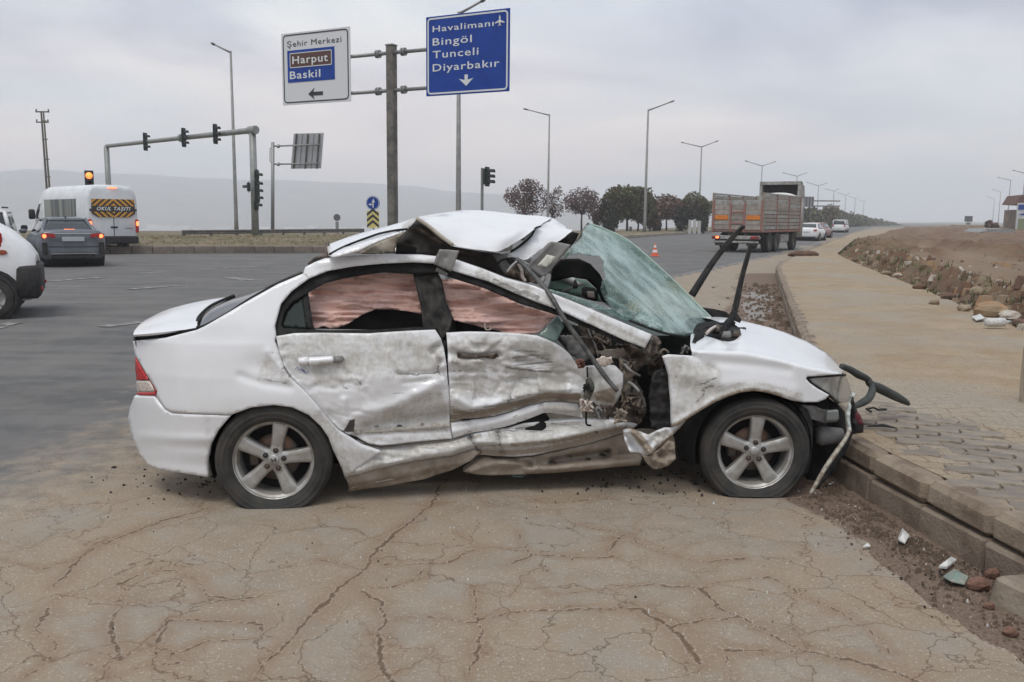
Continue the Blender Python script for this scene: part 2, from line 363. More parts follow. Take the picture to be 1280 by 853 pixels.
# --- one road sheet, fine near the viewer
def axis(f0, f1, step, lo, hi, g=1.09):
    a = list(np.arange(f0, f1 + 1e-6, step)); s_ = step
    while a[-1] < hi: s_ *= g; a.append(a[-1] + s_)
    s_ = step; a2 = []; x = f0
    while x > lo: s_ *= g; x -= s_; a2.append(x)
    return np.array(a2[::-1] + a)
gx = axis(-2.9, 2.6, 0.0125, -300, 300, 1.06); gy = axis(2.6, 6.2, 0.0125, -60, 420, 1.055)
X, Y = np.meshgrid(gx, gy)
CR = [[(558,599),(539,627),(506,655),(478,683),(450,711),(426,735),(386,770),(350,816),(305,853)],
 [(450,739),(473,753),(480,777),(473,814),(478,843),(487,860)], [(666,692),(712,695),(769,695)],
 [(731,657),(787,667),(797,678),(834,692),(872,702),(928,695)], [(647,664),(652,681),(666,692),(637,706)],
 [(872,735),(900,763),(919,770),(956,786),(1003,810),(1050,821),(1125,842),(1150,856)], [(806,760),(839,782),(858,796),(880,830)],
 [(703,760),(750,758),(806,760)], [(919,770),(872,775),(839,782)], [(909,814),(947,810),(989,812)], [(909,819),(919,842),(925,855)],
 [(872,735),(919,725),(961,721),(1003,744),(1050,763),(1077,779),(1115,817)], [(661,725),(694,742),(750,735),(816,730),(872,735)],
 [(567,664),(600,681),(656,688)], [(600,688),(567,702),(478,704)], [(534,707),(530,721),(497,732),(450,739)],
 [(61,755),(76,745),(127,745),(157,755),(178,755),(223,750),(264,752),(330,745)], [(56,760),(56,780),(71,806),(61,826),(30,851)],
 [(147,730),(193,712),(218,712),(254,727),(259,745),(305,750)], [(107,811),(147,821),(188,806),(223,816),(264,800),(340,796)],
 [(112,826),(142,844),(183,831),(230,825)], [(193,801),(213,775),(264,775),(325,775),(340,796)],
 [(254,638),(203,651),(152,669),(102,694),(66,735)], [(0,770),(36,765),(56,760)], [(978,798),(1003,810)], [(640,620),(700,628),(760,622)],
 [(400,700),(450,711)],[(147,745),(140,790),(147,821)],[(780,667),(760,690),(769,695)],[(0,700),(60,710),(102,694)],[(590,735),(600,790),(585,850)],[(480,777),(530,770),(590,778),(661,765),(703,760)]]
crack = np.ones(X.shape)
near = (X > -4.6) & (X < 3.2) & (Y > 2.2) & (Y < 7)
Xn, Yn = X[near], Y[near]
wob = fbm(Xn * 5, Yn * 5, 4, 3) * .075; wob2 = fbm(Xn * 5, Yn * 5, 4, 9) * .075
jit1 = fbm(Xn * 28, Yn * 28, 3, 61) * .030; jit2 = fbm(Xn * 28, Yn * 28, 3, 62) * .030
cn = np.ones(Xn.shape); wn_ = 0.6 + 1.2 * (fbm(Xn * 3, Yn * 3, 3, 5) + .5)
for i, c in enumerate(CR):
    P = G([p[0] for p in c], [p[1] for p in c])[:, :2]
    d, _ = pdist(Xn + wob + jit1, Yn + wob2 + jit2, [tuple(p) for p in P])
    wd = (.85 if i in (0, 1, 5, 6, 11) else .62) * wn_ * (.55 + .6 * sstep(-.25, .2, fbm(Xn * 2.2, Yn * 2.2, 3, 70 + i)))
    cn = np.minimum(cn, d / (wd * .11))
crack[near] = np.clip(cn, 0, 1)
# tan dust on the near apron, dark asphalt beyond; the tan verge beside the pavement
dust = np.zeros(X.shape)
def gp(pts, z=0): return [tuple(G(a, b_, z)[:2]) for a, b_ in pts]
line = gp([(-400, 640), (-120, 560), (0, 522), (160, 455), (300, 395), (480, 350), (700, 400), (845, 347), (960, 321), (1000, 311), (1040, 298), (1068, 288)])
wobx = fbm(X * .8, Y * .8, 4, 21) * 1.1
d, s_ = pdist(X + wobx, Y + wobx, line + [(120, 330)])
dust = np.where(s_ < 0, sstep(-.2, .8, d), 0.0)
dust = np.where((s_ < 0), sstep(-.5, 3.2, d), 0) * (1 - sstep(16, 20, Y))
vergep = gp([(700, 425), (770, 388), (845, 347), (960, 321), (1000, 311), (1040, 298), (1066, 288.5)]) + [(150, 345), (150, 200)] + gp([(1067, 293), (1005, 314), (969, 337), (1007, 430), (1060, 560), (900, 560)])
dust = np.maximum(dust, inpoly(X, Y, vergep) * 1.0)
dark = np.exp(-(((X - 2.0) / 1.3) ** 2 + ((Y - 30) / 22) ** 2)) * 0
soil = np.zeros(X.shape)
kb = [(2.6, 1.0), (2.36, 3.2), (2.2, 4.1), (2.03, 4.9), (1.98, 5.4), (2.3, 6.6), (3.28, 9.88), (7.7, 26.0)]
d, _ = pdist(X + fbm(X * 2, Y * 2, 4, 31) * .35, Y, kb[:5])
soil = np.maximum(soil, 1 - sstep(.26, .52, d))
soilp = gp([(960, 618), (1010, 626), (1070, 668), (1140, 728), (1210, 785), (1300, 856), (1500, 860), (1300, 700), (1060, 590)])
soil = np.maximum(soil, inpoly(X + fbm(X * 3, Y * 3, 3, 8) * .2, Y, soilp) * .8)
d, _ = pdist(X + fbm(X * 1.2, Y * 1.2, 4, 35) * .9, Y, kb[5:]); soil = np.maximum(soil, .85 * (1 - sstep(.5, 1.5, d)))
wetp = gp([(945, 358), (972, 372), (958, 402), (925, 402), (930, 380)])
wet = inpoly(X + fbm(X * 2, Y * 2, 3, 8) * .8, Y, wetp) * 1.0
Z = fbm(X * 1.5, Y * 1.5, 3, 2) * .012 - np.exp(-(crack / .12) ** 2) * .004 + soil * (fbm(X * 9, Y * 9, 4, 6) * .03)
Z += np.where(near, fbm(X * 30, Y * 30, 2, 12) * .003, 0)
far_f = sstep(14, 40, np.hypot(X, Y)); Z *= (1 - far_f)
bk_line = [(-300, 38), (-84, 52), (-50, 66), (-14, 69), (-3, 66), (4, 78), (18, 121), (52, 216), (138, 428)]
_d, _s = pdist(X, Y, bk_line); _ok = (_s < 0); rmask = _ok[:-1, :-1] & _ok[1:, 1:]
road = grid_obj('road', np.stack([X, Y, Z], -1), mat_asph, mask=rmask, attrs=dict(dust=dust, crack=crack, soil=soil, wet=wet), kind='structure')
# --- terrain to the horizon: plateau, valley with hazy hills
m, t, b, pos = base_mat('far_terrain', 0.95)
n_ = noise(t, pos, 0.02, 8, .65); c_ = mixc(t, ramp(t, n_, [(.38, 0.), (.62, 1.)]), (0.10, 0.085, 0.06), (0.20, 0.16, 0.12))
LK(t, c_, b.inputs['Base Color']); mat_terr = m
rad = np.concatenate([np.linspace(0, 60, 13), 60 * 1.06 ** np.arange(1, 69)])
ang = np.radians(np.arange(0, 361, 1.5))
R_, A_ = np.meshgrid(rad, ang); TX, TY = R_ * np.sin(A_), R_ * np.cos(A_)
edge = [(-900, 20), (-60, 78), (-30, 92), (5, 108), (30, 150), (75, 260), (200, 560), (900, 1900)]
d, s_ = pdist(TX, TY, edge)
drop = np.where(s_ > 0, sstep(0, 320, d) * 30, 0)
TZ = -0.12 - drop
bear = np.degrees(np.arctan2(TX, TY))
hill = 96 * (.80 + .22 * fbm(bear * .09 + 5, bear * 0, 4, 4) * 2) * np.exp(-((bear + 17) / 13.5) ** 4) + 92 * (.8 + fbm(bear * .1, bear * 0 + 3, 4, 7)) * np.exp(-((bear + 38) / 13) ** 2) + 60 * (.9 + fbm(bear * .12, bear * 0 + 9, 4, 2) * .8) * np.exp(-((bear - 0) / 14) ** 2)
hill = hill + 50 * np.exp(-((bear + 70) / 30) ** 2)
ridge = (sstep(1500, 2500, R_) * hill + 30 * sstep(1900, 2800, R_)) * np.where(s_ > 0, sstep(0, 320, d), 0)
TZ = TZ + np.where(s_ > 0, ridge * (1 + .12 * fbm(TX * .004, TY * .004, 4, 1)), 0)
far_rise = sstep(200, 4000, R_) * np.where(s_ <= 0, 6.0, 0)
TZ = TZ + far_rise
grid_obj('ground', np.stack([TX, TY, TZ], -1), mat_terr, kind='structure')
# --- pavement: raised sheet of sand covered pavers
m, t, b, pos = base_mat('sandy_pavement', 0.95)
br = N(t, 'ShaderNodeTexBrick', offset=.5); br.inputs['Scale'].default_value = 1.0; br.inputs['Brick Width'].default_value = .24; br.inputs['Row Height'].default_value = .13; br.inputs['Mortar Size'].default_value = .010; br.inputs['Mortar Smooth'].default_value = .6
mpn = N(t, 'ShaderNodeMapping'); mpn.inputs['Rotation'].default_value = (0, 0, math.radians(2));
nd = N(t, 'ShaderNodeTexNoise', i_Scale=9.0, i_Detail=3.0); LK(t, pos, nd.inputs['Vector']); s2 = N(t, 'ShaderNodeVectorMath', operation='SCALE'); s2.inputs['Scale'].default_value = .05; LK(t, nd.outputs['Color'], s2.inputs[0])
a2_ = N(t, 'ShaderNodeVectorMath', operation='ADD'); LK(t, pos, a2_.inputs[0]); LK(t, s2.outputs[0], a2_.inputs[1]); LK(t, a2_.outputs[0], mpn.inputs[0]); LK(t, mpn.outputs[0], br.inputs['Vector'])
br.inputs['Color1'].default_value = (0, 0, 0, 1); br.inputs['Color2'].default_value = (0, 0, 0, 1); br.inputs['Mortar'].default_value = (1, 1, 1, 1)
n1_, n2_, n3_ = noise(t, pos, 2.2, 6, .6, .5), noise(t, pos, 60, 4, .65), noise(t, pos, .5, 5, .6, .5)
c_ = mixc(t, ramp(t, n1_, [(.35, 0.), (.65, 1.)]), (0.30, 0.225, 0.145), (0.375, 0.30, 0.21))
c_ = mixc(t, ramp(t, n3_, [(.47, 0.), (.62, .75)]), c_, (0.325, 0.295, 0.25))
c_ = mixc(t, ramp(t, n2_, [(.38, .55), (.52, 0.)]), c_, (0.17, 0.125, 0.085))
c_ = mixc(t, ramp(t, n2_, [(.64, 0.), (.75, .5)]), c_, (0.42, 0.36, 0.29))
ln = N(t, 'ShaderNodeVectorMath', operation='LENGTH'); LK(t, pos, ln.inputs[0]); nf = ramp(t, math_(t, 'DIVIDE', ln.outputs['Value'], 20.0), [(.28, 1.), (.42, .12), (.9, .0)])
jm = math_(t, 'MULTIPLY', br.outputs['Color'], nf)
jm = math_(t, 'MULTIPLY', jm, ramp(t, n1_, [(.35, .25), (.6, .75)]))
c_ = mixc(t, jm, c_, (0.15, 0.105, 0.07))
LK(t, c_, b.inputs['Base Color']); b.inputs['Specular IOR Level'].default_value = .25
bp = N(t, 'ShaderNodeBump', i_Strength=.6, i_Distance=0.012); LK(t, math_(t, 'SUBTRACT', n2_, math_(t, 'MULTIPLY', jm, .8)), bp.inputs['Height']); LK(t, bp.outputs[0], b.inputs['Normal'])
mat_pave = m
KH = 0.28
kin = [(2.66, 1.0), (2.42, 3.2), (2.28, 4.1), (2.16, 4.9), (2.13, 5.4), (2.40, 6.6), (3.38, 9.85), (7.82, 25.9), (10.3, 32.5), (20, 56), (42, 110), (110, 250), (160, 340)]
kout = [(9, 1.0), (7.6, 6), (6.3, 10.76), (8.4, 18.5), (10.9, 28), (13.2, 36), (25.3, 65.7), (47, 112), (113, 248), (163, 338)]
def resamp(pl, n=None, step=None):
    pl = np.array(pl, float); sg = np.hypot(*np.diff(pl, axis=0).T); L = np.concatenate([[0], np.cumsum(sg)])
    s_ = np.linspace(0, L[-1], n) if n else np.arange(0, L[-1], step)
    return np.stack([np.interp(s_, L, pl[:, 0]), np.interp(s_, L, pl[:, 1])], -1), L[-1]
def by_y(pl, ys): pl = np.array(pl, float); return np.interp(ys, pl[:, 1], pl[:, 0])
ys = np.concatenate([np.arange(1, 7.5, .02), 7.5 + np.cumsum(.02 * 1.05 ** np.arange(1, 135))]); ys = ys[ys < 335]
u = np.linspace(0, 1, 140)
xi = by_y(kin, ys); xo = by_y(kout, ys)
PX = xi[:, None] * (1 - u) + xo[:, None] * u; PY = np.repeat(ys[:, None], len(u), 1)
PZ = KH + .0 + fbm(PX * 2, PY * 2, 4, 40) * .05 * sstep(0, .12, u)[None, :] + fbm(PX * 9, PY * 9, 2, 41) * .012 * sstep(0, .12, u)[None, :]
PZ *= 1.0
farf = sstep(60, 140, PY); PZ = PZ * (1 - farf * .6)
# exposed paver area: sand sheet sinks so that the pavers stand proud
ex = [(2.3, 2.4), (2.28, 5.9), (2.75, 6.3), (3.05, 5.4), (4.2, 4.55), (6, 3.9), (6, 2.4)]
expo = inpoly(PX + fbm(PX * 4, PY * 4, 3, 44) * .25, PY + fbm(PX * 4, PY * 4, 3, 45) * .25, ex)
PZ = np.where(expo, KH - .012 + fbm(PX * 3.2, PY * 3.2, 4, 46) * .045, PZ)
pavement = grid_obj('pavement', np.stack([PX, PY, PZ], -1), mat_pave, kind='structure')
# kerb: individual stones in two courses near the car, one course far
kerbm = M('kerb_concrete', (0.28, 0.225, 0.17), 0.9, 0, (0.155, 0.112, 0.08), 3, amt=(.42, .58), bump=.6, bscale=70, var=.08, coord='Object')
# lower kerb course: shade on the road face is put into its dark colour
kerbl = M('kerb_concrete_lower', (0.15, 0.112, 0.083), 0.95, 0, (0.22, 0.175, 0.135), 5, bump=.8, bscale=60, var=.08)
kerb = empty('kerb', (2.1, 4.5, 0), kind='structure')
def stone(parent, name, p, q, inset0, inset1, z0, z1, mt, ch=.012, jit=.004):
    """a stone between plan points p and q; its road face lies inset0 inside the line, its back inset1"""
    p, q = np.array(p), np.array(q); dv = q - p; L = np.hypot(*dv); dv = dv / L; nv_ = np.array([dv[1], -dv[0]])
    mb = MB().box(0.003, L - 0.003, inset0 + random.uniform(-jit, jit), inset1, z0, z1 + random.uniform(-jit, jit), ch)
    # bevel-roughened corners
    o = MB(); o.v = [(v[0] + random.uniform(-.004, .004), v[1] + random.uniform(-.006, .006), v[2] + random.uniform(-.006, .006)) for v in mb.v]; o.f = [f_[::-1] for f_ in mb.f]
    ob = o.build(name, mt, None)
    a = math.atan2(dv[1], dv[0])
    loc = Vector((p[0] - parent.location.x, p[1] - parent.location.y, 0))
    ob.scale = (1, -1, 1)
    for v in ob.data.vertices: v.co.y = -v.co.y
    ob.data.update(); ob.scale = (1, 1, 1); ob.location = loc; ob.rotation_euler = (0, 0, a); ob.parent = parent
    return ob
kl, L_ = resamp([(2.52, 1.4), (2.30, 3.2), (2.16, 4.1), (2.06, 4.9), (2.03, 5.4), (2.30, 6.5), (3.28, 9.85), (7.72, 25.9)], step=.5)
for i in range(len(kl) - 1):
    stone(kerb, 'kerb_stone', kl[i], kl[i + 1], 0.0, 0.17, KH * .5, KH, kerbm, .03)
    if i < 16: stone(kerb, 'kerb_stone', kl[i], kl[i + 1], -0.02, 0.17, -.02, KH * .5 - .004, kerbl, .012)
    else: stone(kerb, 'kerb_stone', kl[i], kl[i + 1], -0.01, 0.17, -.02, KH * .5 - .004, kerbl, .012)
kl2, _ = resamp([(7.72, 25.9), (10.2, 32.5), (20, 56.6), (30, 80)], step=1.0)
for i in range(len(kl2) - 1): stone(kerb, 'kerb_stone', kl2[i], kl2[i + 1], 0, .17, -.02, KH, kerbm, .02)
# pavers, laid interlocking, some sunk or tilted
paverm = M('concrete_paver', (0.175, 0.155, 0.138), 0.9, 0, (0.26, 0.215, 0.165), 7, amt=(.35, .65), bump=.6, bscale=90, var=.14, coord='Object')
def paver_mesh():
    w_, d_, h_ = .235, .125, .06; k = .018
    pl = [(-w_/2, -d_/2), (-w_/4, -d_/2 - k), (0, -d_/2), (w_/4, -d_/2 + k), (w_/2, -d_/2), (w_/2 + k*.6, 0), (w_/2, d_/2), (w_/4, d_/2 + k), (0, d_/2), (-w_/4, d_/2 - k), (-w_/2, d_/2), (-w_/2 + k*.6, 0)]
    n = len(pl); sh = .965
    v = [(x, y, -h_) for x, y in pl] + [(x, y, -.007) for x, y in pl] + [(x * sh, y * .94, 0) for x, y in pl]
    f = [(i, (i + 1) % n, n + (i + 1) % n, n + i) for i in range(n)] + [(n + i, n + (i + 1) % n, 2 * n + (i + 1) % n, 2 * n + i) for i in range(n)] + [tuple(range(2 * n, 3 * n))]
    me = bpy.data.meshes.new('paver'); me.from_pydata(v, [], f); me.materials.append(paverm); me.update(); return me
pm = paver_mesh(); na = 0; pa = math.radians(-24); ca, sa = math.cos(pa), math.sin(pa)
for r in range(-60, 60):
    for c in range(-40, 40):
        lx = (c + .5 * (r % 2)) * .247; ly = r * .137
        x = 3.0 + lx * ca - ly * sa; y = 4.6 + lx * sa + ly * ca
        if y < 3.25 or y > 6.4 or x < float(by_y(kin, y)) + .07: continue
        if not inpoly(np.array([x + random.uniform(-.1, .1)]), np.array([y]), ex)[0] or x > 1.0 + y * .66: continue
        o = bpy.data.objects.new('paver', pm); COL.objects.link(o); o.parent = pavement
        dz = -abs(random.gauss(0, .006)) - (.018 if random.random() < .12 else 0)
        o.location = (x, y, KH + .004 + dz); o.rotation_euler = (random.gauss(0, .018), random.gauss(0, .018), pa + random.gauss(0, .02)); na += 1
# --- dirt field right of the pavement
m, t, b, pos = base_mat('dirt_field', 0.95)
n1_, n2_, n3_, n4_ = noise(t, pos, .35, 7, .65, .4), noise(t, pos, 3, 7, .7), noise(t, pos, 25, 5, .7), noise(t, pos, .12, 5, .6)
c_ = mixc(t, ramp(t, n1_, [(.38, 0.), (.6, 1.)]), (0.145, 0.072, 0.042), (0.215, 0.142, 0.088))
c_ = mixc(t, ramp(t, n2_, [(.48, 0.), (.66, .7)]), c_, (0.10, 0.095, 0.05))
c_ = mixc(t, ramp(t, n3_, [(.58, 0.), (.68, .7)]), c_, (0.34, 0.29, 0.23))
c_ = mixc(t, attr(t, 'track'), c_, (0.25, 0.18, 0.125))
LK(t, c_, b.inputs['Base Color'])
bp = N(t, 'ShaderNodeBump', i_Strength=.9, i_Distance=.06); LK(t, n3_, bp.inputs['Height']); LK(t, bp.outputs[0], b.inputs['Normal'])
mat_dirt = m
ysf = np.concatenate([np.arange(5, 40, .12), 40 + np.cumsum(.12 * 1.04 ** np.arange(1, 120))]); ysf = ysf[ysf < 330]
uf = np.linspace(0, 1, 260) ** 1.7
xo = by_y(kout, ysf)
FX = xo[:, None] - .05 + uf[None, :] * (60 + ysf[:, None] * 1.0); FY = np.repeat(ysf[:, None], len(uf), 1)
roughz = sstep(0, .6, FX - xo[:, None])
trk = gp([(1150, 322), (1200, 333), (1280, 352), (1400, 385)], .3); trk2 = gp([(1130, 306), (1200, 318), (1280, 330), (1400, 345)], .3)
d1_, _ = pdist(FX, FY, trk); d2_, _ = pdist(FX, FY, trk2)
track = np.maximum(1 - sstep(.6, 1.5, d1_), 1 - sstep(.8, 1.8, d2_))
FZ = .20 + roughz * (fbm(FX * .5, FY * .5, 4, 50) * .55 + fbm(FX * 2.5, FY * 2.5, 4, 51) * .40 * (1 - track) + np.abs(fbm(FX * 5, FY * 5, 3, 57)) * .30 * (1 - track)) - track * .12 + roughz * .04
FZ += roughz * .5 * np.exp(-(np.minimum(np.abs(d1_ - 2.0), np.abs(d2_ - 2.2)) / .6) ** 2) * (fbm(FX * .8, FY * .8, 3, 52) + .5)
FZ += 1.3 * sstep(0, 1, fbm(FX * .06, FY * .06, 3, 53) + .1) * sstep(60, 110, FY) * roughz
field = grid_obj('field', np.stack([FX, FY, FZ], -1), mat_dirt, attrs=dict(track=track), kind='structure')

def field_z(x, y):
    i = int(min(max(np.searchsorted(ysf, y), 0), len(ysf) - 1)); return float(np.interp(x, FX[i], FZ[i]))
# ================================================================== THE WRECKED CAR
RW, FW = G(345, 635), G(943, 622)
ex_ = (FW - RW); CARYAW = math.atan2(ex_[1], ex_[0]); ex_ = ex_ / np.linalg.norm(ex_); ey_ = np.array([-ex_[1], ex_[0], 0.0]); ez_ = np.array([0, 0, 1.0])
CORG = RW
car = empty('wrecked_sedan', RW, CARYAW, label='crushed white four door sedan with caved in doors and torn up roof, against the kerb', category='car')
_o = CAM - CORG; OC = np.array([_o @ ex_, _o @ ey_, _o @ ez_])
def rloc(px, py):
    d = ray(px, py); return np.stack([d @ ex_, d @ ey_, d @ ez_], -1)
def LP(px, py, y):
    """car-frame point (x forward, y towards far side, z up) on a sight line at lateral depth y"""
    d = rloc(px, py); t_ = (np.asarray(y, float) - OC[1]) / d[..., 1]; return OC + d * t_[..., None]
def side(x, z):
    y = np.interp(z, [0, .15, .3, .55, .72, .9, 1.0, 1.2, 1.42], [.09, .055, .02, -.012, -.005, .02, .06, .15, .25])
    y = y + .26 * np.clip((-.30 - x) / .45, 0, 1.6) ** 2.0 + .40 * np.clip((x - 3.0) / .42, 0, 3) ** 2
    return y
def catmull(pts, sub=6, closed=False):
    p = [np.array(q, float) for q in pts]; n = len(p); o = []
    rng = range(n if closed else n - 1)
    for i in rng:
        p0, p1, p2, p3 = (p[(i - 1) % n], p[i], p[(i + 1) % n], p[(i + 2) % n]) if closed else (p[max(i - 1, 0)], p[i], p[i + 1], p[min(i + 2, n - 1)])
        for k in range(sub):
            u_ = k / sub; o.append(.5 * (2 * p1 + (p2 - p0) * u_ + (2 * p0 - 5 * p1 + 4 * p2 - p3) * u_ ** 2 + (3 * p1 - p0 - 3 * p2 + p3) * u_ ** 3))
    if not closed: o.append(p[-1])
    return [tuple(q) for q in o]
def feats(px, py, L):
    v = np.zeros(px.shape)
    for f_ in L:
        d, s_ = pdist(px, py, f_[1])
        if f_[0] == 'g': v += f_[3] * np.exp(-(d / f_[2]) ** 2)
        elif f_[0] == 's': v += f_[3] * np.tanh(s_ * d / f_[2]) * np.exp(-(d / (4.5 * f_[2])) ** 2)
        elif f_[0] == 'b': v += f_[3] * np.exp(-(((px - f_[1][0][0]) / f_[2][0]) ** 2 + ((py - f_[1][0][1]) / f_[2][1]) ** 2))
    return v
def maskf(px, py, L):
    v = np.zeros(px.shape)
    for f_ in L:
        if f_[0] == 'p':
            ins = inpoly(px, py, f_[1]); d, _ = pdist(px, py, list(f_[1]) + [f_[1][0]]); sd_ = np.where(ins, d, -d)
            v = np.maximum(v, f_[3] * sstep(-f_[2], f_[2], sd_))
        else:
            d, _ = pdist(px, py, f_[1]); v = np.maximum(v, f_[3] * (1 - sstep(f_[2] * .4, f_[2], d)))
    return v
def panel(name, outline, mat, parent=car, res=3.0, yfn=None, ypix=None, disp=None, thick=.012, dirt=None, scr=None, seed=1, smooth=True, curve=False, holes=(), jag=0.0, noisy=0.0, ridge=0.0, rscale=(.013, .036), lip=True, nscale=.05, **tags):
    """sheet whose outline follows the photographed edge; depth comes from the body shape plus dents"""
    rnd = random.Random(seed)
    pl = catmull(outline, 5, True) if curve else [tuple(p) for p in outline]
    def dense(pl_):
        o = []
        for i in range(len(pl_)):
            a, b_ = np.array(pl_[i], float), np.array(pl_[(i + 1) % len(pl_)], float); n_ = max(1, int(np.hypot(*(b_ - a)) / res))
            for k in range(n_): o.append(tuple(a + (b_ - a) * k / n_))
        return o
    bd = dense(pl)
    if jag: bd = [(x + rnd.uniform(-jag, jag), y + rnd.uniform(-jag, jag)) for x, y in bd]
    hb = [dense(h) for h in holes]
    A = np.array(bd); x0, y0 = A.min(0); x1, y1 = A.max(0)
    gx_, gy_ = np.meshgrid(np.arange(x0, x1, res), np.arange(y0, y1, res * .9)); gx_[1::2] += res * .5
    gx_, gy_ = gx_.ravel(), gy_.ravel(); rs = np.random.RandomState(seed)
    gx_ = gx_ + rs.uniform(-.15, .15, gx_.shape) * res; gy_ = gy_ + rs.uniform(-.15, .15, gy_.shape) * res
    d, _ = pdist(gx_, gy_, bd + [bd[0]]); ok = inpoly(gx_, gy_, bd) & (d > res * .55)
    for h in hb:
        d, _ = pdist(gx_, gy_, h + [h[0]]); ok &= (~inpoly(gx_, gy_, h)) & (d > res * .55)
    pts = bd + [q for h in hb for q in h]; nb = len(bd)
    edges = [(i, (i + 1) % nb) for i in range(nb)]; b0 = nb
    for h in hb: edges += [(b0 + i, b0 + (i + 1) % len(h)) for i in range(len(h))]; b0 += len(h)
    pts = pts + list(zip(gx_[ok].tolist(), gy_[ok].tolist()))
    r_ = delaunay_2d_cdt([Vector(p) for p in pts], edges, [], 0 if False else 1, 1e-4)
    V, F_ = r_[0], r_[2]
    P = np.array([tuple(v_) for v_ in V])
    # drop triangles that fall in holes or outside
    cen = np.array([P[list(f_)].mean(0) for f_ in F_])
    keep = inpoly(cen[:, 0], cen[:, 1], bd)
    for h in hb: keep &= ~inpoly(cen[:, 0], cen[:, 1], h)
    F_ = [tuple(f_) for f_, k in zip(F_, keep) if k]
    px, py = P[:, 0], P[:, 1]
    yy = np.zeros(len(P)); yf = yfn or side
    for _i in range(4):
        q = LP(px, py, yy)
        yy = ypix(px, py, q[:, 0], q[:, 2]) if ypix else yf(q[:, 0], q[:, 2])
    if disp is not None: yy = yy - (feats(px, py, disp) if isinstance(disp, (list, tuple)) else disp(px, py))
    if noisy: yy = yy - noisy * fbm(px * nscale, py * nscale, 5, seed)
    if ridge:
        w1 = fbm(px * .03, py * .03, 3, seed + 40) * 1.3; r1 = np.abs(fbm(px * rscale[0] + w1, py * rscale[1] + w1, 4, seed + 50)); r2 = np.abs(fbm(px * rscale[0] * 2.7 - w1, py * rscale[1] * 2.4, 3, seed + 60))
        am = sstep(-.12, .18, fbm(px * .018, py * .025, 2, seed + 70)) * .8 + .2; yy = yy + ridge * am * (.6 - 4.2 * np.minimum(r1, .15) - .35 * np.minimum(r2, .12))
    Q = LP(px, py, yy)
    # outward = towards viewer (-y): check winding
    f0 = np.array(F_); nrm = np.cross(Q[f0[:, 1]] - Q[f0[:, 0]], Q[f0[:, 2]] - Q[f0[:, 0]]).sum(0)
    if nrm[1] > 0: F_ = [f_[::-1] for f_ in F_]
    at = {}
    at['dirt'] = maskf(px, py, dirt) if dirt else np.zeros(len(P)); at['scr'] = maskf(px, py, scr) if scr else np.zeros(len(P))
    verts = Q; faces = list(F_)
    if lip:
        cnt = {}
        for f_ in F_:
            for a, b_ in zip(f_, f_[1:] + f_[:1]): cnt[(a, b_)] = cnt.get((a, b_), 0) + 1
        be = [(a, b_) for (a, b_) in cnt if (b_, a) not in cnt]
        ids = sorted({a for e in be for a in e}); mp_ = {a: len(Q) + i for i, a in enumerate(ids)}
        back = Q[ids] + np.array([0, thick, 0]); verts = np.vstack([Q, back])
        faces += [(b_, a, mp_[a], mp_[b_]) for a, b_ in be]
        for k in at: at[k] = np.concatenate([at[k], at[k][ids]])
    o = obj(name, verts, faces, mat, parent, smooth, attrs=at, **tags)
    return o
def bylen(pts, n):
    p = np.array(pts, float); L = np.concatenate([[0], np.cumsum(np.linalg.norm(np.diff(p[:, :2] if p.shape[1] == 2 else p, axis=0), axis=1))])
    s_ = np.linspace(0, L[-1], n); return np.stack([np.interp(s_, L, p[:, k]) for k in range(p.shape[1])], -1)
def patch(name, rows, mat, parent=car, nu=40, sub=6, noisy=0.0, nfreq=3.0, seed=1, attrs=None, smooth=True, raw=False, local=False, crv=True, **tags):
    """rows of (px, py, lateral) control points -> smooth sheet in the car frame"""
    R3 = []
    for r in rows:
        r = np.array(r, float); q = r if local else LP(r[:, 0], r[:, 1], r[:, 2])
        if crv and len(q) > 2: q = np.array(catmull([tuple(k) for k in q], 5))
        R3.append(bylen(q, nu))
    R3 = np.array(R3)
    if sub > 1:
        cols = [np.array(catmull([tuple(k) for k in R3[:, j]], sub)) for j in range(nu)]; R3 = np.stack(cols, 1)
    if noisy:
        R3 = R3 + noisy * np.stack([fbm(R3[..., 0] * nfreq, R3[..., 1] * nfreq + R3[..., 2] * nfreq, 4, seed + k) for k in (0, 1, 2)], -1) * np.array([.5, .5, 1])
    sh = R3.shape[:2]
    at = {'dirt': np.zeros(sh), 'scr': np.zeros(sh)}
    if attrs: at.update({k: (v(R3) if callable(v) else v) for k, v in attrs.items()})
    return grid_obj(name, R3, mat, parent, smooth, attrs=at, **tags)
# paint
m, t, b, pos = base_mat('white_paint_scuffed', 0.3)
tco = N(t, 'ShaderNodeTexCoord').outputs['Object']
dt_, sr_ = attr(t, 'dirt'), attr(t, 'scr')
nA = noise(t, tco, 9, 6, .65); nB = noise(t, tco, 45, 5, .6)
smp = N(t, 'ShaderNodeMapping'); smp.inputs['Scale'].default_value = (3, 3, 60); smp.inputs['Rotation'].default_value = (0, math.radians(6), 0); LK(t, tco, smp.inputs[0]); nS = noise(t, smp.outputs[0], 1.6, 5, .6)
vmp = N(t, 'ShaderNodeMapping'); vmp.inputs['Scale'].default_value = (26, 8, 7); LK(t, tco, vmp.inputs[0]); nV = noise(t, vmp.outputs[0], 1.2, 7, .7, .8)
wht = mixc(t, ramp(t, nA, [(.35, 0.), (.7, 1.)]), (0.745, 0.75, 0.77), (0.71, 0.715, 0.73))
grim = mixc(t, ramp(t, nV, [(.35, 0.), (.7, 1.)]), (0.40, 0.385, 0.35), (0.55, 0.535, 0.50))
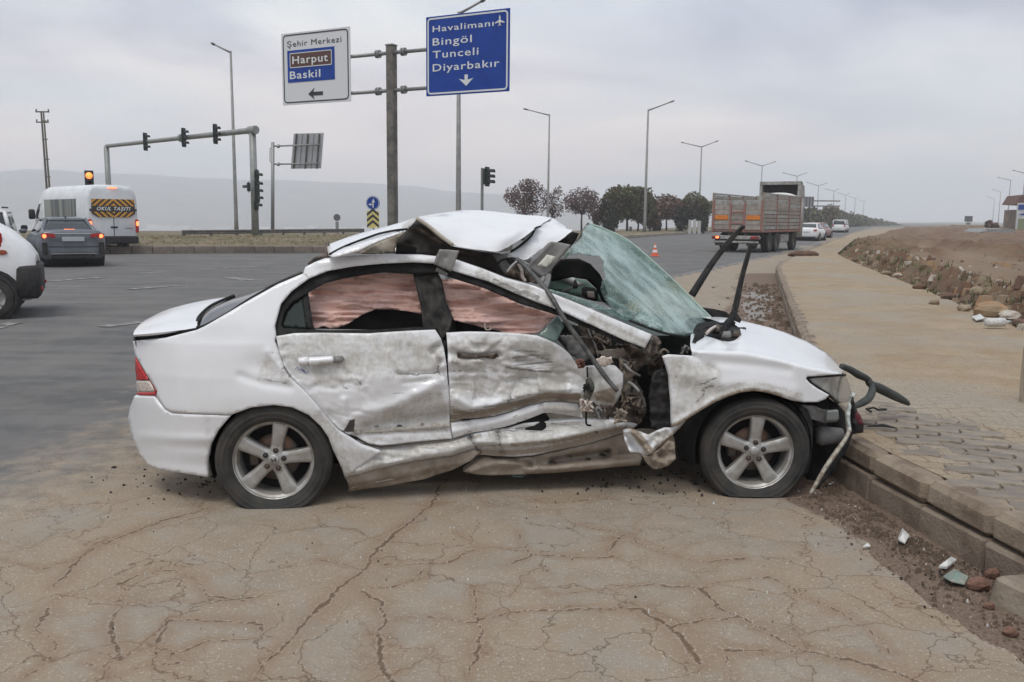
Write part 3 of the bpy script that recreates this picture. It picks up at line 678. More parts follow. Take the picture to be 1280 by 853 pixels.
f1 = ramp(t, math_(t, 'ADD', dt_, math_(t, 'ADD', math_(t, 'MULTIPLY', math_(t, 'SUBTRACT', nA, .5), 1.3), math_(t, 'MULTIPLY', math_(t, 'SUBTRACT', nB, .5), .7))), [(.14, 0.), (.60, 1.)])
f1 = math_(t, 'MULTIPLY', f1, ramp(t, dt_, [(.02, 0.), (.2, 1.)]))
col = mixc(t, math_(t, 'MULTIPLY', f1, .9), wht, grim)
heavy = ramp(t, math_(t, 'ADD', dt_, math_(t, 'MULTIPLY', math_(t, 'SUBTRACT', nB, .5), .7)), [(.72, 0.), (.95, .95)])
col = mixc(t, heavy, col, mixc(t, nB, (0.20, 0.145, 0.10), (0.34, 0.275, 0.21)))
zsep = N(t, 'ShaderNodeSeparateXYZ'); LK(t, tco, zsep.inputs[0])
f2 = ramp(t, math_(t, 'ADD', sr_, math_(t, 'MULTIPLY', math_(t, 'SUBTRACT', nS, .5), 1.8)), [(.62, 0.), (.74, 1.)])
f2 = math_(t, 'MULTIPLY', f2, ramp(t, sr_, [(.05, 0.), (.25, .8)]))
col = mixc(t, f2, col, mixc(t, nB, (0.06, 0.06, 0.06), (0.26, 0.25, 0.24)))
hsp = ramp(t, sr_, [(.86, 0.), (.94, 1.)]); col = mixc(t, hsp, col, (0.05, 0.045, 0.045))
LK(t, col, b.inputs['Base Color'])
rg = N(t, 'ShaderNodeMapRange'); rg.inputs[3].default_value = .22; rg.inputs[4].default_value = .75; LK(t, math_(t, 'MAXIMUM', f1, f2), rg.inputs[0]); LK(t, rg.outputs[0], b.inputs['Roughness'])
b.inputs['Coat Weight'].default_value = .25; b.inputs['Coat Roughness'].default_value = .08
bp = N(t, 'ShaderNodeBump', i_Strength=.35, i_Distance=.004); LK(t, math_(t, 'MULTIPLY', math_(t, 'MAXIMUM', f1, f2), nB), bp.inputs['Height']); LK(t, bp.outputs[0], b.inputs['Normal'])
paint = m
m, t, b, pos = base_mat('airbag_cloth', 0.9)
tco = N(t, 'ShaderNodeTexCoord').outputs['Object']; smp = N(t, 'ShaderNodeMapping'); smp.inputs['Scale'].default_value = (3, 3, 20); LK(t, tco, smp.inputs[0])
nn1 = noise(t, smp.outputs[0], 1.3, 5, .6, .6); nn2 = noise(t, tco, 7, 5, .6)
c_ = mixc(t, ramp(t, nn1, [(.38, 0.), (.55, 1.)]), (0.50, 0.315, 0.265), (0.72, 0.48, 0.415))
c_ = mixc(t, ramp(t, nn2, [(.5, 0.), (.68, .5)]), c_, (0.50, 0.37, 0.38)); LK(t, c_, b.inputs['Base Color'])
bp = N(t, 'ShaderNodeBump', i_Strength=.6, i_Distance=.01); LK(t, nn1, bp.inputs['Height']); LK(t, bp.outputs[0], b.inputs['Normal']); b.inputs['Specular IOR Level'].default_value = .05; b.inputs['Roughness'].default_value = 1; airbagm = m
seal = M('rubber_seal', (0.010, 0.010, 0.010), .75, 0, (0.028, 0.028, 0.028), 12, spec=.2)
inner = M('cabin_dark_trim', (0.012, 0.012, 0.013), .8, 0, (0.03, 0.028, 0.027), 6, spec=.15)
brownsteel = M('dirty_underbody_metal', (0.20, 0.155, 0.115), .8, .1, (0.36, 0.31, 0.26), 10, amt=(.3, .7), bump=.6, bscale=30)
torn = M('torn_dark_steel', (0.05, 0.043, 0.038), .6, .4, (0.19, 0.15, 0.12), 14, bump=.8, bscale=40)
greytrim = M('grey_plastic_trim', (0.16, 0.155, 0.15), .6, 0, (0.24, 0.235, 0.23), 9)
beige = M('beige_lining', (0.42, 0.38, 0.32), .85, 0, (0.30, 0.26, 0.21), 6)
alloy = M('alloy_wheel', (0.50, 0.50, 0.49), .45, .75, (0.36, 0.34, 0.31), 10, rough2=.6)
discm = M('brake_disc_steel', (0.10, 0.09, 0.085), .45, .8, (0.16, 0.09, 0.06), 14)
# glass, shattered
m = bpy.data.materials.new('shattered_glass'); m.use_nodes = True; t = m.node_tree; t.nodes.clear()
o = N(t, 'ShaderNodeOutputMaterial'); tco = N(t, 'ShaderNodeTexCoord').outputs['Object']
b = N(t, 'ShaderNodeBsdfPrincipled', i_Roughness=.3); tr = N(t, 'ShaderNodeBsdfTransparent'); tr.inputs[0].default_value = (.55, .72, .66, 1)
v1 = N(t, 'ShaderNodeTexVoronoi', feature='DISTANCE_TO_EDGE', i_Scale=95.0); LK(t, tco, v1.inputs['Vector'])
v2 = N(t, 'ShaderNodeTexVoronoi', feature='DISTANCE_TO_EDGE', i_Scale=13.0); LK(t, tco, v2.inputs['Vector'])
na_, nb_ = noise(t, tco, 3.2, 5, .6, .2), noise(t, tco, 60, 4, .7)
fine = ramp(t, v1.outputs[0], [(0., 1.), (.14, .0)]); bigc = ramp(t, v2.outputs[0], [(0., 1.), (.035, 0.)])
v3 = N(t, 'ShaderNodeTexVoronoi', feature='DISTANCE_TO_EDGE', i_Scale=38.0); LK(t, tco, v3.inputs['Vector'])
bigc = math_(t, 'MAXIMUM', bigc, math_(t, 'MULTIPLY', ramp(t, v3.outputs[0], [(0., 1.), (.09, 0.)]), ramp(t, noise(t, tco, 3, 3), [(.40, .25), (.52, 1.)])))
cc = mixc(t, ramp(t, na_, [(.36, 0.), (.64, 1.)]), (0.10, 0.20, 0.18), (0.33, 0.47, 0.445)); cc = mixc(t, math_(t, 'MULTIPLY', fine, .55), cc, (0.60, 0.72, 0.70)); cc = mixc(t, math_(t, 'MULTIPLY', bigc, .65), cc, (0.70, 0.80, 0.78))
LK(t, cc, b.inputs['Base Color']); 
bp = N(t, 'ShaderNodeBump', i_Strength=.5, i_Distance=.004); LK(t, v1.outputs[0], bp.inputs['Height']); LK(t, bp.outputs[0], b.inputs['Normal'])
mxs = N(t, 'ShaderNodeMixShader'); fa = ramp(t, math_(t, 'ADD', na_, math_(t, 'MULTIPLY', math_(t, 'SUBTRACT', nb_, .5), .3)), [(.36, .32), (.56, .78)]); LK(t, math_(t, 'MAXIMUM', fa, math_(t, 'MULTIPLY', fine, .5)), mxs.inputs[0])
LK(t, tr.outputs[0], mxs.inputs[1]); LK(t, b.outputs[0], mxs.inputs[2]); LK(t, mxs.outputs[0], o.inputs[0]); glassm = m

# ---- crush depth of the side, metres inward
def crush(x, z):
    return .20 * np.exp(-(((x - 1.75) / .62) ** 2 + ((z - .55) / .50) ** 2)) + .06 * np.exp(-(((x - 1.0) / .5) ** 2 + ((z - .45) / .3) ** 2))
cside = lambda x, z: side(x, z) + crush(x, z)
# ---- quarter panel, bumper, lamp
arch_r = [(431,597),(427.5,586),(416,562),(410.6,547),(401,533),(386,519),(365.6,509.5),(342,506.5),(314,509.5),(288,519)]
panel('quarter_panel', [(166,427),(206,423),(232,416.5),(244,413.5),(255,408.5),(281,393.5),(313,374.5),(347,355.5),(379,342),(386,348.5),(364,364.7),(350.6,380.6),(343,407.8),(344.5,420),(343,427),(348,440),(354,459),(364,474),(382.5,491.5),(397.5,508.5),(410.6,525.5),(424,539),(435,546),(452,557),(476,565)] + arch_r + [(215.6,516),(206,510.5),(195.5,496),(196.5,489),(185.5,472),(176,456),(168.5,443)],
      paint, res=3, thick=.03, yfn=lambda x, z: side(x, z) + .03 * sstep(.9, .6, x) * 0,
      disp=[('b', [(325, 456)], (22, 16), -.014), ('g', [(335, 440), (352, 462)], 5, .012), ('g', [(300, 470), (330, 480), (362, 484)], 5, -.010), ('b', [(345, 500)], (75, 22), .012), ('g', [(408, 540), (424, 562), (436, 590)], 7, .012), ('g', [(230, 425), (300, 424), (345, 432)], 14, -.006)],
      dirt=[('p', [(318,462),(332,440),(350,436),(358,462),(372,486),(345,480),(322,474)], 7, .40), ('l', [(398,520),(420,548),(432,590)], 12, .45), ('p', [(405,540),(440,560),(470,566),(432,596),(420,575)], 6, .35)],
      scr=[('l', [(333,438),(342,441)], 3, .55), ('l', [(330,474),(345,477),(358,479)], 3, .75), ('l', [(353,460),(364,472)], 2.5, .8), ('l', [(398,524),(407,533)], 3, .45)])
panel('rear_bumper', [(168,495.5),(193,496.2),(205,512),(215,517.4),(288,520.2),(272,539),(262.5,557),(259,578),(260,596.6),(230,592),(205,588.5),(192,586),(182.8,580.6),(173.4,566.6),(164,543),(159.8,523),(163,508)], paint, res=3, thick=.05,
      disp=[('g', [(176, 545), (215, 548), (262, 549)], 6, .010), ('g', [(168, 560), (215, 560), (262, 560)], 7, -.004), ('s', [(262, 588), (190, 580)], 5, -.006)],
      dirt=[('l', [(258,520),(262,560),(258,596)], 7, .25), ('l', [(185,584),(260,596)], 6, .3)])
tl = empty('tail_lamp', (0, 0, 0), 0, car)
redm = M('red_lens', (0.36, 0.01, 0.012), .12, 0, (0.5, 0.03, 0.03), 40); clearm = M('clear_lens', (0.62, 0.56, 0.50), .15, 0, (0.42, 0.34, 0.30), 60)
lamp_y = lambda x, z: side(x, z) + .004
panel('red_lens', [(169,446.5),(176.5,459.5),(186,475),(170.5,476),(169,460)], redm, tl, res=2.5, yfn=lamp_y)
panel('clear_lens', [(170.8,477),(186.5,476.5),(193,488),(192.5,490),(173,490),(171.3,484)], clearm, tl, res=2.5, yfn=lamp_y)
panel('lamp_rim', [(170.5,490.5),(192.5,490.8),(194.3,488),(187,475.5),(188,474.5),(196,488.5),(195,493.8),(190,494.8),(172.5,494.3)], redm, tl, res=2.5, yfn=lamp_y)
# hidden rear faces, turned away from the viewer but there
rr_ = lambda *pz: [p for p in pz]
patch('rear_panel', [[(-.76,.45,.28),(-.84,.8,.28),(-.84,1.0,.28),(-.72,1.45,.28)], [(-.83,.42,.52),(-.95,.8,.53),(-.95,1.0,.53),(-.82,1.45,.52)], [(-.80,.38,.70),(-.93,.8,.70),(-.93,1.0,.70),(-.80,1.45,.70)], [(-.80,.30,.90),(-.90,.8,.91),(-.90,1.0,.91),(-.78,1.5,.90)]], paint, local=True, nu=24, sub=5)
# boot lid, popped up a little, and rear window
patch('boot_lid', [[(167,418.8,.26),(190,417,.16),(210,414.8,.14),(232.5,412.2,.14),(246.6,410.8,.15)],
  [(167.2,415.8,.30),(190,411.5,.24),(212,409,.22),(235,405.5,.22),(246.5,404,.22)],
  [(170.5,410.5,.45),(190,406,.45),(212,401,.45),(232,397,.45),(248.5,395,.45)],
  [(178,403,.75),(195,397,.75),(215,391.5,.75),(238,388,.75),(258,386.2,.75)],
  [(190,396,1.05),(205,390.5,1.05),(225,385,1.05),(250,380,1.05),(272,377,1.05)],
  [(209,387.2,1.35),(225,382.5,1.35),(245,377.8,1.35),(265,374.2,1.35),(283,372,1.35)],
  [(226,383.2,1.50),(240,379.8,1.52),(258,376.2,1.53),(275,373.2,1.54),(290,371.2,1.55)]], paint, nu=40, sub=5)
panel('boot_gap', [(167,419),(190,417),(232,412.3),(247,410.5),(245,414),(232,417),(206,423.5),(167,427.5)], seal, res=4, yfn=lambda x, z: side(x, z) + .05, thick=.05)
patch('boot_lid_lip', [[(167,418.8,.26),(190,417,.16),(210,414.8,.14),(246.6,410.8,.15)], [(167.5,421.0,.28),(190,419.6,.18),(210,417,.16),(246,411.6,.17)]], paint, nu=30, sub=2)
rg_rows = [[(246,410,.16),(257,407.5,.17),(284,392.5,.19),(313,373.8,.22),(347,354.8,.26),(379,341.8,.29)],
  [(246.5,401,.45),(262,389,.45),(285,378,.45),(313,368,.45),(347,353,.48),(377,340.6,.5)],
  [(262,386,.9),(275,379.5,.9),(297,371,.9),(320,363.5,.9),(349,350.6,.9),(376.5,339.2,.9)],
  [(284,373,1.35),(297,368.8,1.35),(312,364.8,1.35),(330,358.8,1.35),(350,349.6,1.35),(376,338.6,1.3)]]
rgm = M('rear_window_glass', (0.02, 0.02, 0.022), .06, 0, (0.05, 0.045, 0.045), 5, spec=.8)
patch('rear_window', rg_rows, rgm, nu=40, sub=6)
def tubepx(name, pts, r, mat, parent=car, n=8, curve=True, **tags):
    p = np.array(pts, float); q = LP(p[:, 0], p[:, 1], p[:, 2]); q = catmull([tuple(k) for k in q], 5) if curve and len(q) > 2 else [tuple(k) for k in q]
    rr__ = r if not isinstance(r, list) else np.interp(np.linspace(0, 1, len(q)), np.linspace(0, 1, len(r)), r).tolist()
    return MB().tube(q, rr__, n).build(name, mat, parent, True, **tags)
tubepx('window_seal', [(247,411,.15),(246.3,402,.3),(251,393.5,.5),(266,381,.8),(292,369.5,1.3)], .009, seal)
tubepx('window_seal', [(247,410,.145),(257,407.5,.15),(284,393,.18),(313,374.3,.21),(347,355.3,.25),(379,342.3,.285)], .011, seal)
# ---- roof rail and front pillar
panel('roof_rail', [(381.5,334),(393,328),(405,323.5),(425,320.8),(442,319.8),(484,318),(526.6,319),(550,321.5),(570,325),(605,337),(633,348.4),(670.6,358.7),(687.5,366),(725,381),(770,400),(815,418.75),(806.6,435.6),(781,426),(743.7,408.4),(698.7,387),(670,377),(642.5,365.5),(610.6,351.5),(570,339.5),(555,334),(542,329.5),(517.5,328),(480,329.5),(442.5,333),(409,339),(386,348.5),(379,342)],
      paint, res=2.6, thick=.05, yfn=lambda x, z: side(x, z) + .12 * sstep(1.5, 2.2, x), disp=[('g', [(640,345),(700,372),(812,424)], 5, .014), ('g', [(400,330),(480,322),(560,325),(630,352)], 5, .010), ('b', [(660,362)], (10, 8), -.015), ('b', [(615,347)], (8, 6), -.01)],
      dirt=[('l', [(600,342),(640,360),(690,378)], 10, .55), ('l', [(470,323),(540,326)], 8, .25), ('l', [(740,400),(806,432)], 9, .55), ('l', [(700,372),(810,420)], 5, .3)], scr=[('l', [(618,350),(632,356),(650,366)], 4, .85), ('l', [(655,365),(672,372)], 5, .8)])
panel('pillar_end', [(815,418.8),(822,421),(827,428),(822,442),(812,447),(804,441),(806.6,435.6)], torn, res=2.2, yfn=lambda x, z: side(x, z) + .13, disp=[('g', [(815, 424), (812, 440)], 4, .03)], thick=.06, noisy=.04, nscale=.2)
# ---- black frame round the side windows
fr_out = [(343,407.8),(350.6,380.6),(364,364.7),(386,348.8),(409,339.4),(442.5,333.4),(480,330),(517.5,328.5),(542,330),(555,334.6),(570,340.5),(610.6,352.5),(642.5,366.5),(670,378),(698.7,388),(743.7,409.4),(781,427)]
panel('window_frame', fr_out + [(779,431),(743,414),(697,394.5),(650,380),(605,360.6),(573,350.5),(560,346),(548,342),(517,343),(480,341),(461,343),(427,349),(405,355),(384,367),(378,371),(364,380),(355,392),(351,407),(354,411),(380,412),(410,414),(470,413),(545,408.5),(548,413.5),(461,418),(367.5,417),(346,421.5)],
      seal, res=2.6, thick=.03, yfn=lambda x, z: side(x, z) + .03 + .10 * sstep(1.5, 2.2, x), disp=[('g', [(353,385),(386,353),(480,334),(560,340),(690,388)], 2.5, .008)])
panel('quarter_glass', [(351,407),(355,391),(364,379),(379,368.5),(385,411),(354,410.5)], M('tinted_quarter_glass', (0.012, 0.02, 0.016), .08, 0, (0.02, 0.032, 0.026), 4), res=4, yfn=lambda x, z: side(x, z) + .05)
panel('window_divider', [(377,370),(385,366),(391,411),(384,412)], seal, res=4, yfn=lambda x, z: side(x, z) + .04)
# airbags
def wr(sd, amp):
    def f_(px, py): return -amp * 1.9 * np.abs(fbm(px * .016 + .8 * fbm(px * .03, py * .05, 2, sd), py * .15, 4, sd)) + .010 * fbm(px * .1, py * .1, 3, sd + 2)
    return f_
panel('curtain_airbag', [(383,368),(405,355),(427.5,348.5),(461,343),(499,340),(518,343),(525,366),(527.5,393),(510,389.5),(491,387),(469,387),(452,394),(435,405),(425,409),(414,411.5),(405,408),(392,411.5),(388,390)], airbagm, res=1.8, yfn=lambda x, z: side(x, z) + .13, disp=wr(3, .10))
panel('curtain_airbag', [(550,349),(573,350),(605,360),(642.5,375),(652,382),(697,393.5),(674,415),(665,419.5),(642,418),(605,410),(567.5,400.5),(558,377.5)], airbagm, res=1.8, yfn=lambda x, z: side(x, z) + .16, disp=wr(8, .10))
tubepx('fabric_hook', [(606,405,.2),(607,412,.17),(613,412,.17),(613,409,.19)], .004, beige)
# centre pillar
panel('centre_pillar', [(516,342),(548,342),(553,352),(558,378),(566,398),(562,413),(553,424),(545,414),(529,410),(526,385)], M('pillar_trim', (0.015, 0.015, 0.015), .75, 0, (0.05, 0.046, 0.042), 10, spec=.25), res=2.5, yfn=lambda x, z: side(x, z) + .07, disp=[('g', [(522,342),(530,408)], 2.5, .02), ('g', [(545,350),(555,405)], 5, .02), ('g', [(535,350),(541,405)], 4, -.015)], noisy=.03, nscale=.12)
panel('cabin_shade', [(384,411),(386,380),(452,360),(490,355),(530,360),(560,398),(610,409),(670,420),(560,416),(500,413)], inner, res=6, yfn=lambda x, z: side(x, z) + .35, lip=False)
# ---- doors
panel('rear_door', [(345,421),(367.5,417.2),(400,416.8),(461,417.5),(499,414.8),(544,412.6),(551,423.8),(555,436),(558,455),(559.5,475),(562,500),(562,528),(565,548.5),(540,550.5),(517.5,552.5),(490,556),(476,557),(461,554.4),(452,550),(446,546),(435,543),(424,536.5),(410.6,523.5),(397.5,506.5),(382.5,489.6),(364.5,472),(355,457.5),(349,440)],
      paint, res=2.1, thick=.025, yfn=cside, noisy=.008, nscale=.06, ridge=.016,
      disp=[('g', [(443,522),(480,512),(510,498),(545,484)], 9, .018), ('g', [(455,535),(500,528),(560,520)], 9, -.045), ('s', [(444,543.5),(500,539),(560,535)], 2.2, -.016), ('b', [(470,480)], (50, 25), .012), ('g', [(497,468),(540,466),(556,464)], 3, -.010), ('g', [(505,479),(538,475)], 2.5, -.007), ('g', [(488,440),(498,460),(505,467)], 4, .010),
            ('g', [(541,440),(549,432),(553,440)], 4, -.03), ('g', [(550,452),(547,462),(552,470)], 4, -.03), ('g', [(550,440),(552,458)], 5, .025), ('b', [(440,430)], (70, 8), -.006), ('g', [(520,492),(548,478),(552,470)], 6, .014), ('g', [(430,500),(432,530)], 4, .014), ('s', [(380,475),(470,462),(556,452)], 10, .008), ('g', [(353,452),(395,506),(440,544)], 4, -.010)],
      dirt=[('p', [(345,421),(545,413),(556,440),(560,475),(480,470),(430,490),(375,475),(352,450)], 18, .52), ('p', [(440,530),(470,518),(510,500),(552,486),(560,505),(562,540),(440,543)], 6, .60), ('l', [(444,540),(500,536),(560,531)], 6, .82), ('p', [(515,425),(550,425),(557,450),(552,465),(530,440)], 8, .6), ('l', [(452,550),(562,545)], 5, .35)],
      scr=[('p', [(422,524),(421,508),(427,500),(432,503),(436,522),(432,535),(425,533)], 2, .45), ('p', [(431,535),(436,525),(445,522),(444,541),(433,542),(424,539)], 2, 1.0), ('l', [(498,467.5),(520,468.5),(548,466)], 1.6, .88), ('l', [(505,480),(520,480.5),(537,475)], 1.5, .8), ('l', [(491,492),(512,490.5)], 1.8, .62), ('l', [(444,543),(500,539),(556,536)], 1.3, .95), ('l', [(468,533),(473,533)], 2.2, 1.), ('l', [(497,532.5),(502,532.5)], 2.2, 1.), ('l', [(526,530.5),(530,530)], 2.0, 1.), ('l', [(428,482),(434,487)], 2.5, .7), ('l', [(446,475),(451,480)], 2.3, .8), ('l', [(465,490),(480,493)], 2, .55), ('l', [(540,434),(548,431),(551,440)], 2.0, .8), ('l', [(549,452),(547,462),(550,468)], 1.8, .85), ('p', [(470,420),(545,418),(552,460),(490,455)], 12, .42), ('l', [(360,430),(372,470),(392,498)], 4, .38), ('p', [(400,470),(470,478),(540,500),(460,510)], 14, .30), ('l', [(452,505),(500,492),(530,478)], 2, .5), ('l', [(488,446),(500,464)], 1.4, .7), ('l', [(420,433),(470,431),(530,428)], 2.5, .38)])
dh = empty('door_handle', (0, 0, 0), 0, car)
def ell(cx, cy, rx, ry, n=20, rot=0): return [(cx + rx * math.cos(a) * math.cos(rot) - ry * math.sin(a) * math.sin(rot), cy + rx * math.cos(a) * math.sin(rot) + ry * math.sin(a) * math.cos(rot)) for a in [2 * math.pi * k / n for k in range(n)]]
panel('handle_grip', [(386,447.5),(400,447),(415,446),(417,450.5),(415,454),(400,456),(387,456.8),(385,452)], paint, dh, res=2, yfn=lambda x, z: cside(x, z) - .035, disp=[('g', [(388,452),(415,450)], 3.5, .012)], thick=.03, dirt=[('l', [(386,456),(416,454)], 5, .35)])
panel('handle_end', [(373,448.5),(384,447),(386,452),(384,456.5),(375,455.5),(372,452)], paint, dh, res=2, yfn=lambda x, z: cside(x, z) - .022, disp=[('b', [(379,452)], (5, 3), .012)], thick=.03)
panel('handle_end', [(417.5,446),(427,446),(430,449),(427,453),(417.5,454)], greytrim, dh, res=2, yfn=lambda x, z: cside(x, z) - .022, disp=[('b', [(423,450)], (5, 3), .01)], thick=.03)
inkm = M('blue_ink', (0.04, 0.08, 0.30), .6)
for pts in ([(369,462),(372,459.5),(374,463),(377,460)], [(376,464),(379,462),(381,465)], [(378,463),(382,466.5),(386,464.5)]):
    tubepx('ink_mark', [(a, b_, float(cside(.2, .75)) - .002) for a, b_ in pts], .0016, inkm, n=5)
fd = [(558,417),(586,415.6),(610,416),(635,417),(655,418.5),(672.5,420.6),(684,425),(695,430),(704,436),(712,443),(719,452.5),(732,459),(745,458),(757,457),(770,458),(779,467.5),(779,480),(777.5,490),(773,500),(766,508.75),(755,510.5),(746,506),(738,500),(728,502.5),(721,503),(700,501),(682,501.5),(660,507),(639,514),(618,520),(597.5,523),(580,524),(563.5,527),(563,500),(561,475),(560,455),(560,440)]
panel('front_door', fd, paint, res=2.1, thick=.04, yfn=cside, noisy=.014, nscale=.05, ridge=.034,
      disp=[('g', [(572,500),(590,512),(615,508),(650,496),(700,490),(735,492)], 9, .045), ('g', [(563,520),(590,520),(640,509),(680,497),(730,499)], 6, -.05), ('g', [(565,440),(590,446),(612,444),(622,444)], 3.5, -.022), ('g', [(563,452),(580,455),(600,452)], 5, .02), ('g', [(640,437),(665,444),(685,451)], 3, -.018), ('g', [(630,455),(655,460),(685,463)], 3, .016), ('b', [(658,455)], (26, 7), -.022),
            ('g', [(640,474),(655,471),(668,472)], 4, -.02), ('g', [(650,474),(640,495),(636,505)], 4, -.016), ('g', [(700,470),(705,500)], 4, -.02), ('b', [(720,480)], (14, 16), .035), ('b', [(757,485)], (18, 22), .05), ('g', [(738,462),(738,500)], 5, -.05), ('g', [(590,470),(592,495)], 3, .01), ('g', [(563,465),(600,464),(650,468)], 2.5, -.008), ('g', [(672,468),(680,495)], 3.5, .016), ('b', [(600,490)], (30, 16), .02)],
      dirt=[('p', [(558,417),(670,420),(712,444),(735,462),(772,460),(777,495),(740,500),(640,500),(563,500)], 14, .48), ('l', [(565,524),(600,519),(640,508),(680,496),(722,497)], 9, .97), ('p', [(735,490),(778,478),(768,508),(745,505)], 5, .95), ('p', [(630,420),(690,430),(700,442),(660,438),(636,432)], 6, .7), ('p', [(562,440),(600,438),(625,446),(600,458),(563,460)], 5, .72), ('l', [(566,513),(590,518)], 5, .9)],
      scr=[('p', [(640,434),(690,437),(700,470),(640,462)], 6, .62), ('l', [(633,459),(648,462),(690,466)], 2.0, .85), ('l', [(640,448),(668,444),(690,452)], 1.8, .8), ('l', [(565,452),(572,455),(600,453)], 2, .8), ('l', [(570,440),(600,444),(618,442),(622,446)], 2.2, .82), ('l', [(562,464),(600,463.5),(612,466)], 1.5, .75), ('l', [(566,472),(612,475)], 1.5, .55), ('l', [(645,476),(655,472),(664,470)], 3.5, .62), ('l', [(674,488),(675,500)], 1.6, .8), ('l', [(638,496),(636,503)], 1.6, .85), ('p', [(580,450),(640,440),(640,470),(600,480)], 8, .3), ('l', [(728,465),(732,490)], 3, .4), ('l', [(563,508),(590,513),(620,506),(660,494),(700,490)], 2.4, .6), ('l', [(566,519),(590,516),(640,503),(690,497),(735,500)], 2.2, .72), ('p', [(565,425),(630,424),(640,440),(570,436)], 7, .42), ('p', [(690,445),(735,470),(740,495),(700,488)], 8, .42), ('l', [(592,470),(593,498)], 1.4, .6), ('l', [(672,468),(676,490)], 1.6, .62), ('l', [(700,455),(712,470),(708,490)], 2, .5), ('l', [(585,482),(625,480),(650,484)], 2, .5)])
panel('door_handle', [(571,441),(590,444),(612,443),(621,441),(623,445),(618,449),(600,447.5),(585,448.5),(572,447)], torn, res=2, yfn=lambda x, z: cside(x, z) - .004, noisy=.02, nscale=.2)
# strip under the front door and the long buckled sill
panel('door_lower_flange', [(563.5,530),(580,527),(600,525),(620,522),(640,516),(660,509),(682,503.5),(700,503.5),(722,505.5),(726,512),(729,523),(722,521),(705,518.5),(690,516.5),(680,516.5),(668,521),(657.5,525),(635,533),(610,538),(590,541),(566,548)], paint, res=2.2, thick=.03, yfn=lambda x, z: cside(x, z) + .01,
      disp=[('g', [(565,540),(600,533),(640,523),(678,510),(720,513)], 5, .02), ('g', [(675,505),(678,516)], 3, -.02)], dirt=[('p', [(563,530),(600,526),(640,518),(600,540),(565,547)], 5, .3), ('p', [(676,503),(725,505),(728,523),(700,519),(680,517)], 5, .72)], scr=[('l', [(566,546),(600,539),(640,531),(668,519)], 1.8, .75), ('l', [(565,528),(600,524),(640,514),(660,508)], 1.6, .8), ('l', [(600,532),(640,522),(670,512)], 4, .35), ('l', [(641,522),(646,519)], 2, .9), ('l', [(580,541),(590,539.5)], 1.5, .85)])
panel('sill', [(446,552),(461,560.5),(476,563),(490,561.5),(517.5,558),(540,555.5),(565,552.5),(580,548),(590,543.5),(610,540),(635,535.5),(655,530),(672.5,528),(700,526),(721,524.7),(747.5,525.6),(765,524),(781,526.5),(797,531),(790,537),(779,541),(760,547),(740,553),(720,558),(700.6,562),(665,569.5),(645,571),(622,570.5),(606,569),(594,569),(580,573),(565,577),(545,583),(531,589),(505,596),(479,602),(455,607),(437.5,612),(435,604),(431,597)],
      paint, res=2.2, thick=.05, yfn=lambda x, z: cside(x, z) + .02, noisy=.014, nscale=.06, ridge=.034,
      disp=[('s', [(431,598),(475,585),(520,575),(565,569),(589,560),(600,557),(640,559),(680,556),(720,548),(770,535)], 2.6, -.042), ('g', [(455,575),(500,571),(540,566),(580,556)], 7, .016), ('g', [(587,543),(589,552),(598,565)], 3, -.035), ('g', [(622,540),(624,555),(628,566)], 3, -.03), ('g', [(600,548),(618,547)], 8, .022), ('g', [(640,550),(690,546),(740,538)], 8, .03), ('g', [(650,538),(700,533),(745,531)], 3.5, -.02), ('g', [(452,560),(470,572),(500,572)], 4, -.012)],
      dirt=[('p', [(431,598),(475,585),(520,575),(565,569),(589,561),(600,560),(640,562),(680,558),(720,550),(770,534),(797,531),(790,540),(700,565),(620,573),(560,581),(437,614)], 2.5, 1.0), ('p', [(640,531),(720,525),(780,527),(760,545),(690,557),(620,560),(590,548)], 7, .55), ('p', [(446,552),(500,560),(570,552),(570,565),(480,582),(431,595)], 8, .55), ('l', [(460,563),(520,559),(565,554),(600,545)], 4, .8), ('l', [(640,556),(700,551),(760,538)], 5, .85), ('p', [(565,552),(590,545),(625,555),(590,566),(560,572)], 6, .5)],
      scr=[('l', [(450,556),(480,566),(540,559),(566,554),(590,546)], 1.6, .72), ('l', [(600,543),(640,537),(700,529),(760,526)], 1.5, .75), ('p', [(600,545),(680,535),(760,530),(720,548),(640,560),(605,562)], 8, .42), ('p', [(455,566),(520,562),(560,560),(500,578),(450,588)], 8, .36), ('p', [(640,533),(720,526),(760,530),(700,545),(620,552)], 6, .6), ('l', [(588,543),(590,552),(598,562)], 1.8, .85), ('l', [(622,541),(626,557)], 1.6, .8), ('l', [(495,594.5),(498,595)], 2.6, 1.), ('l', [(744,540),(747,541)], 2.4, 1.), ('l', [(470,566),(510,566),(560,560)], 3, .45), ('l', [(555,580),(565,578)], 3, .9), ('l', [(597,556),(620,557)], 1.5, .6)])
panel('sill_underside', [(433,597.5),(475,586),(520,577),(565,571),(590,563),(600,566),(589,576),(565,588),(545,594),(531,599),(505,604),(479,608.5),(455,611.5),(437.5,614.8)], brownsteel, res=2.4, thick=.06, yfn=lambda x, z: cside(x, z) + .03, disp=[('s', [(437,608),(500,598),(560,584)], 3, -.02), ('g', [(540,578),(545,594)], 2.5, -.02)], noisy=.02, nscale=.07)
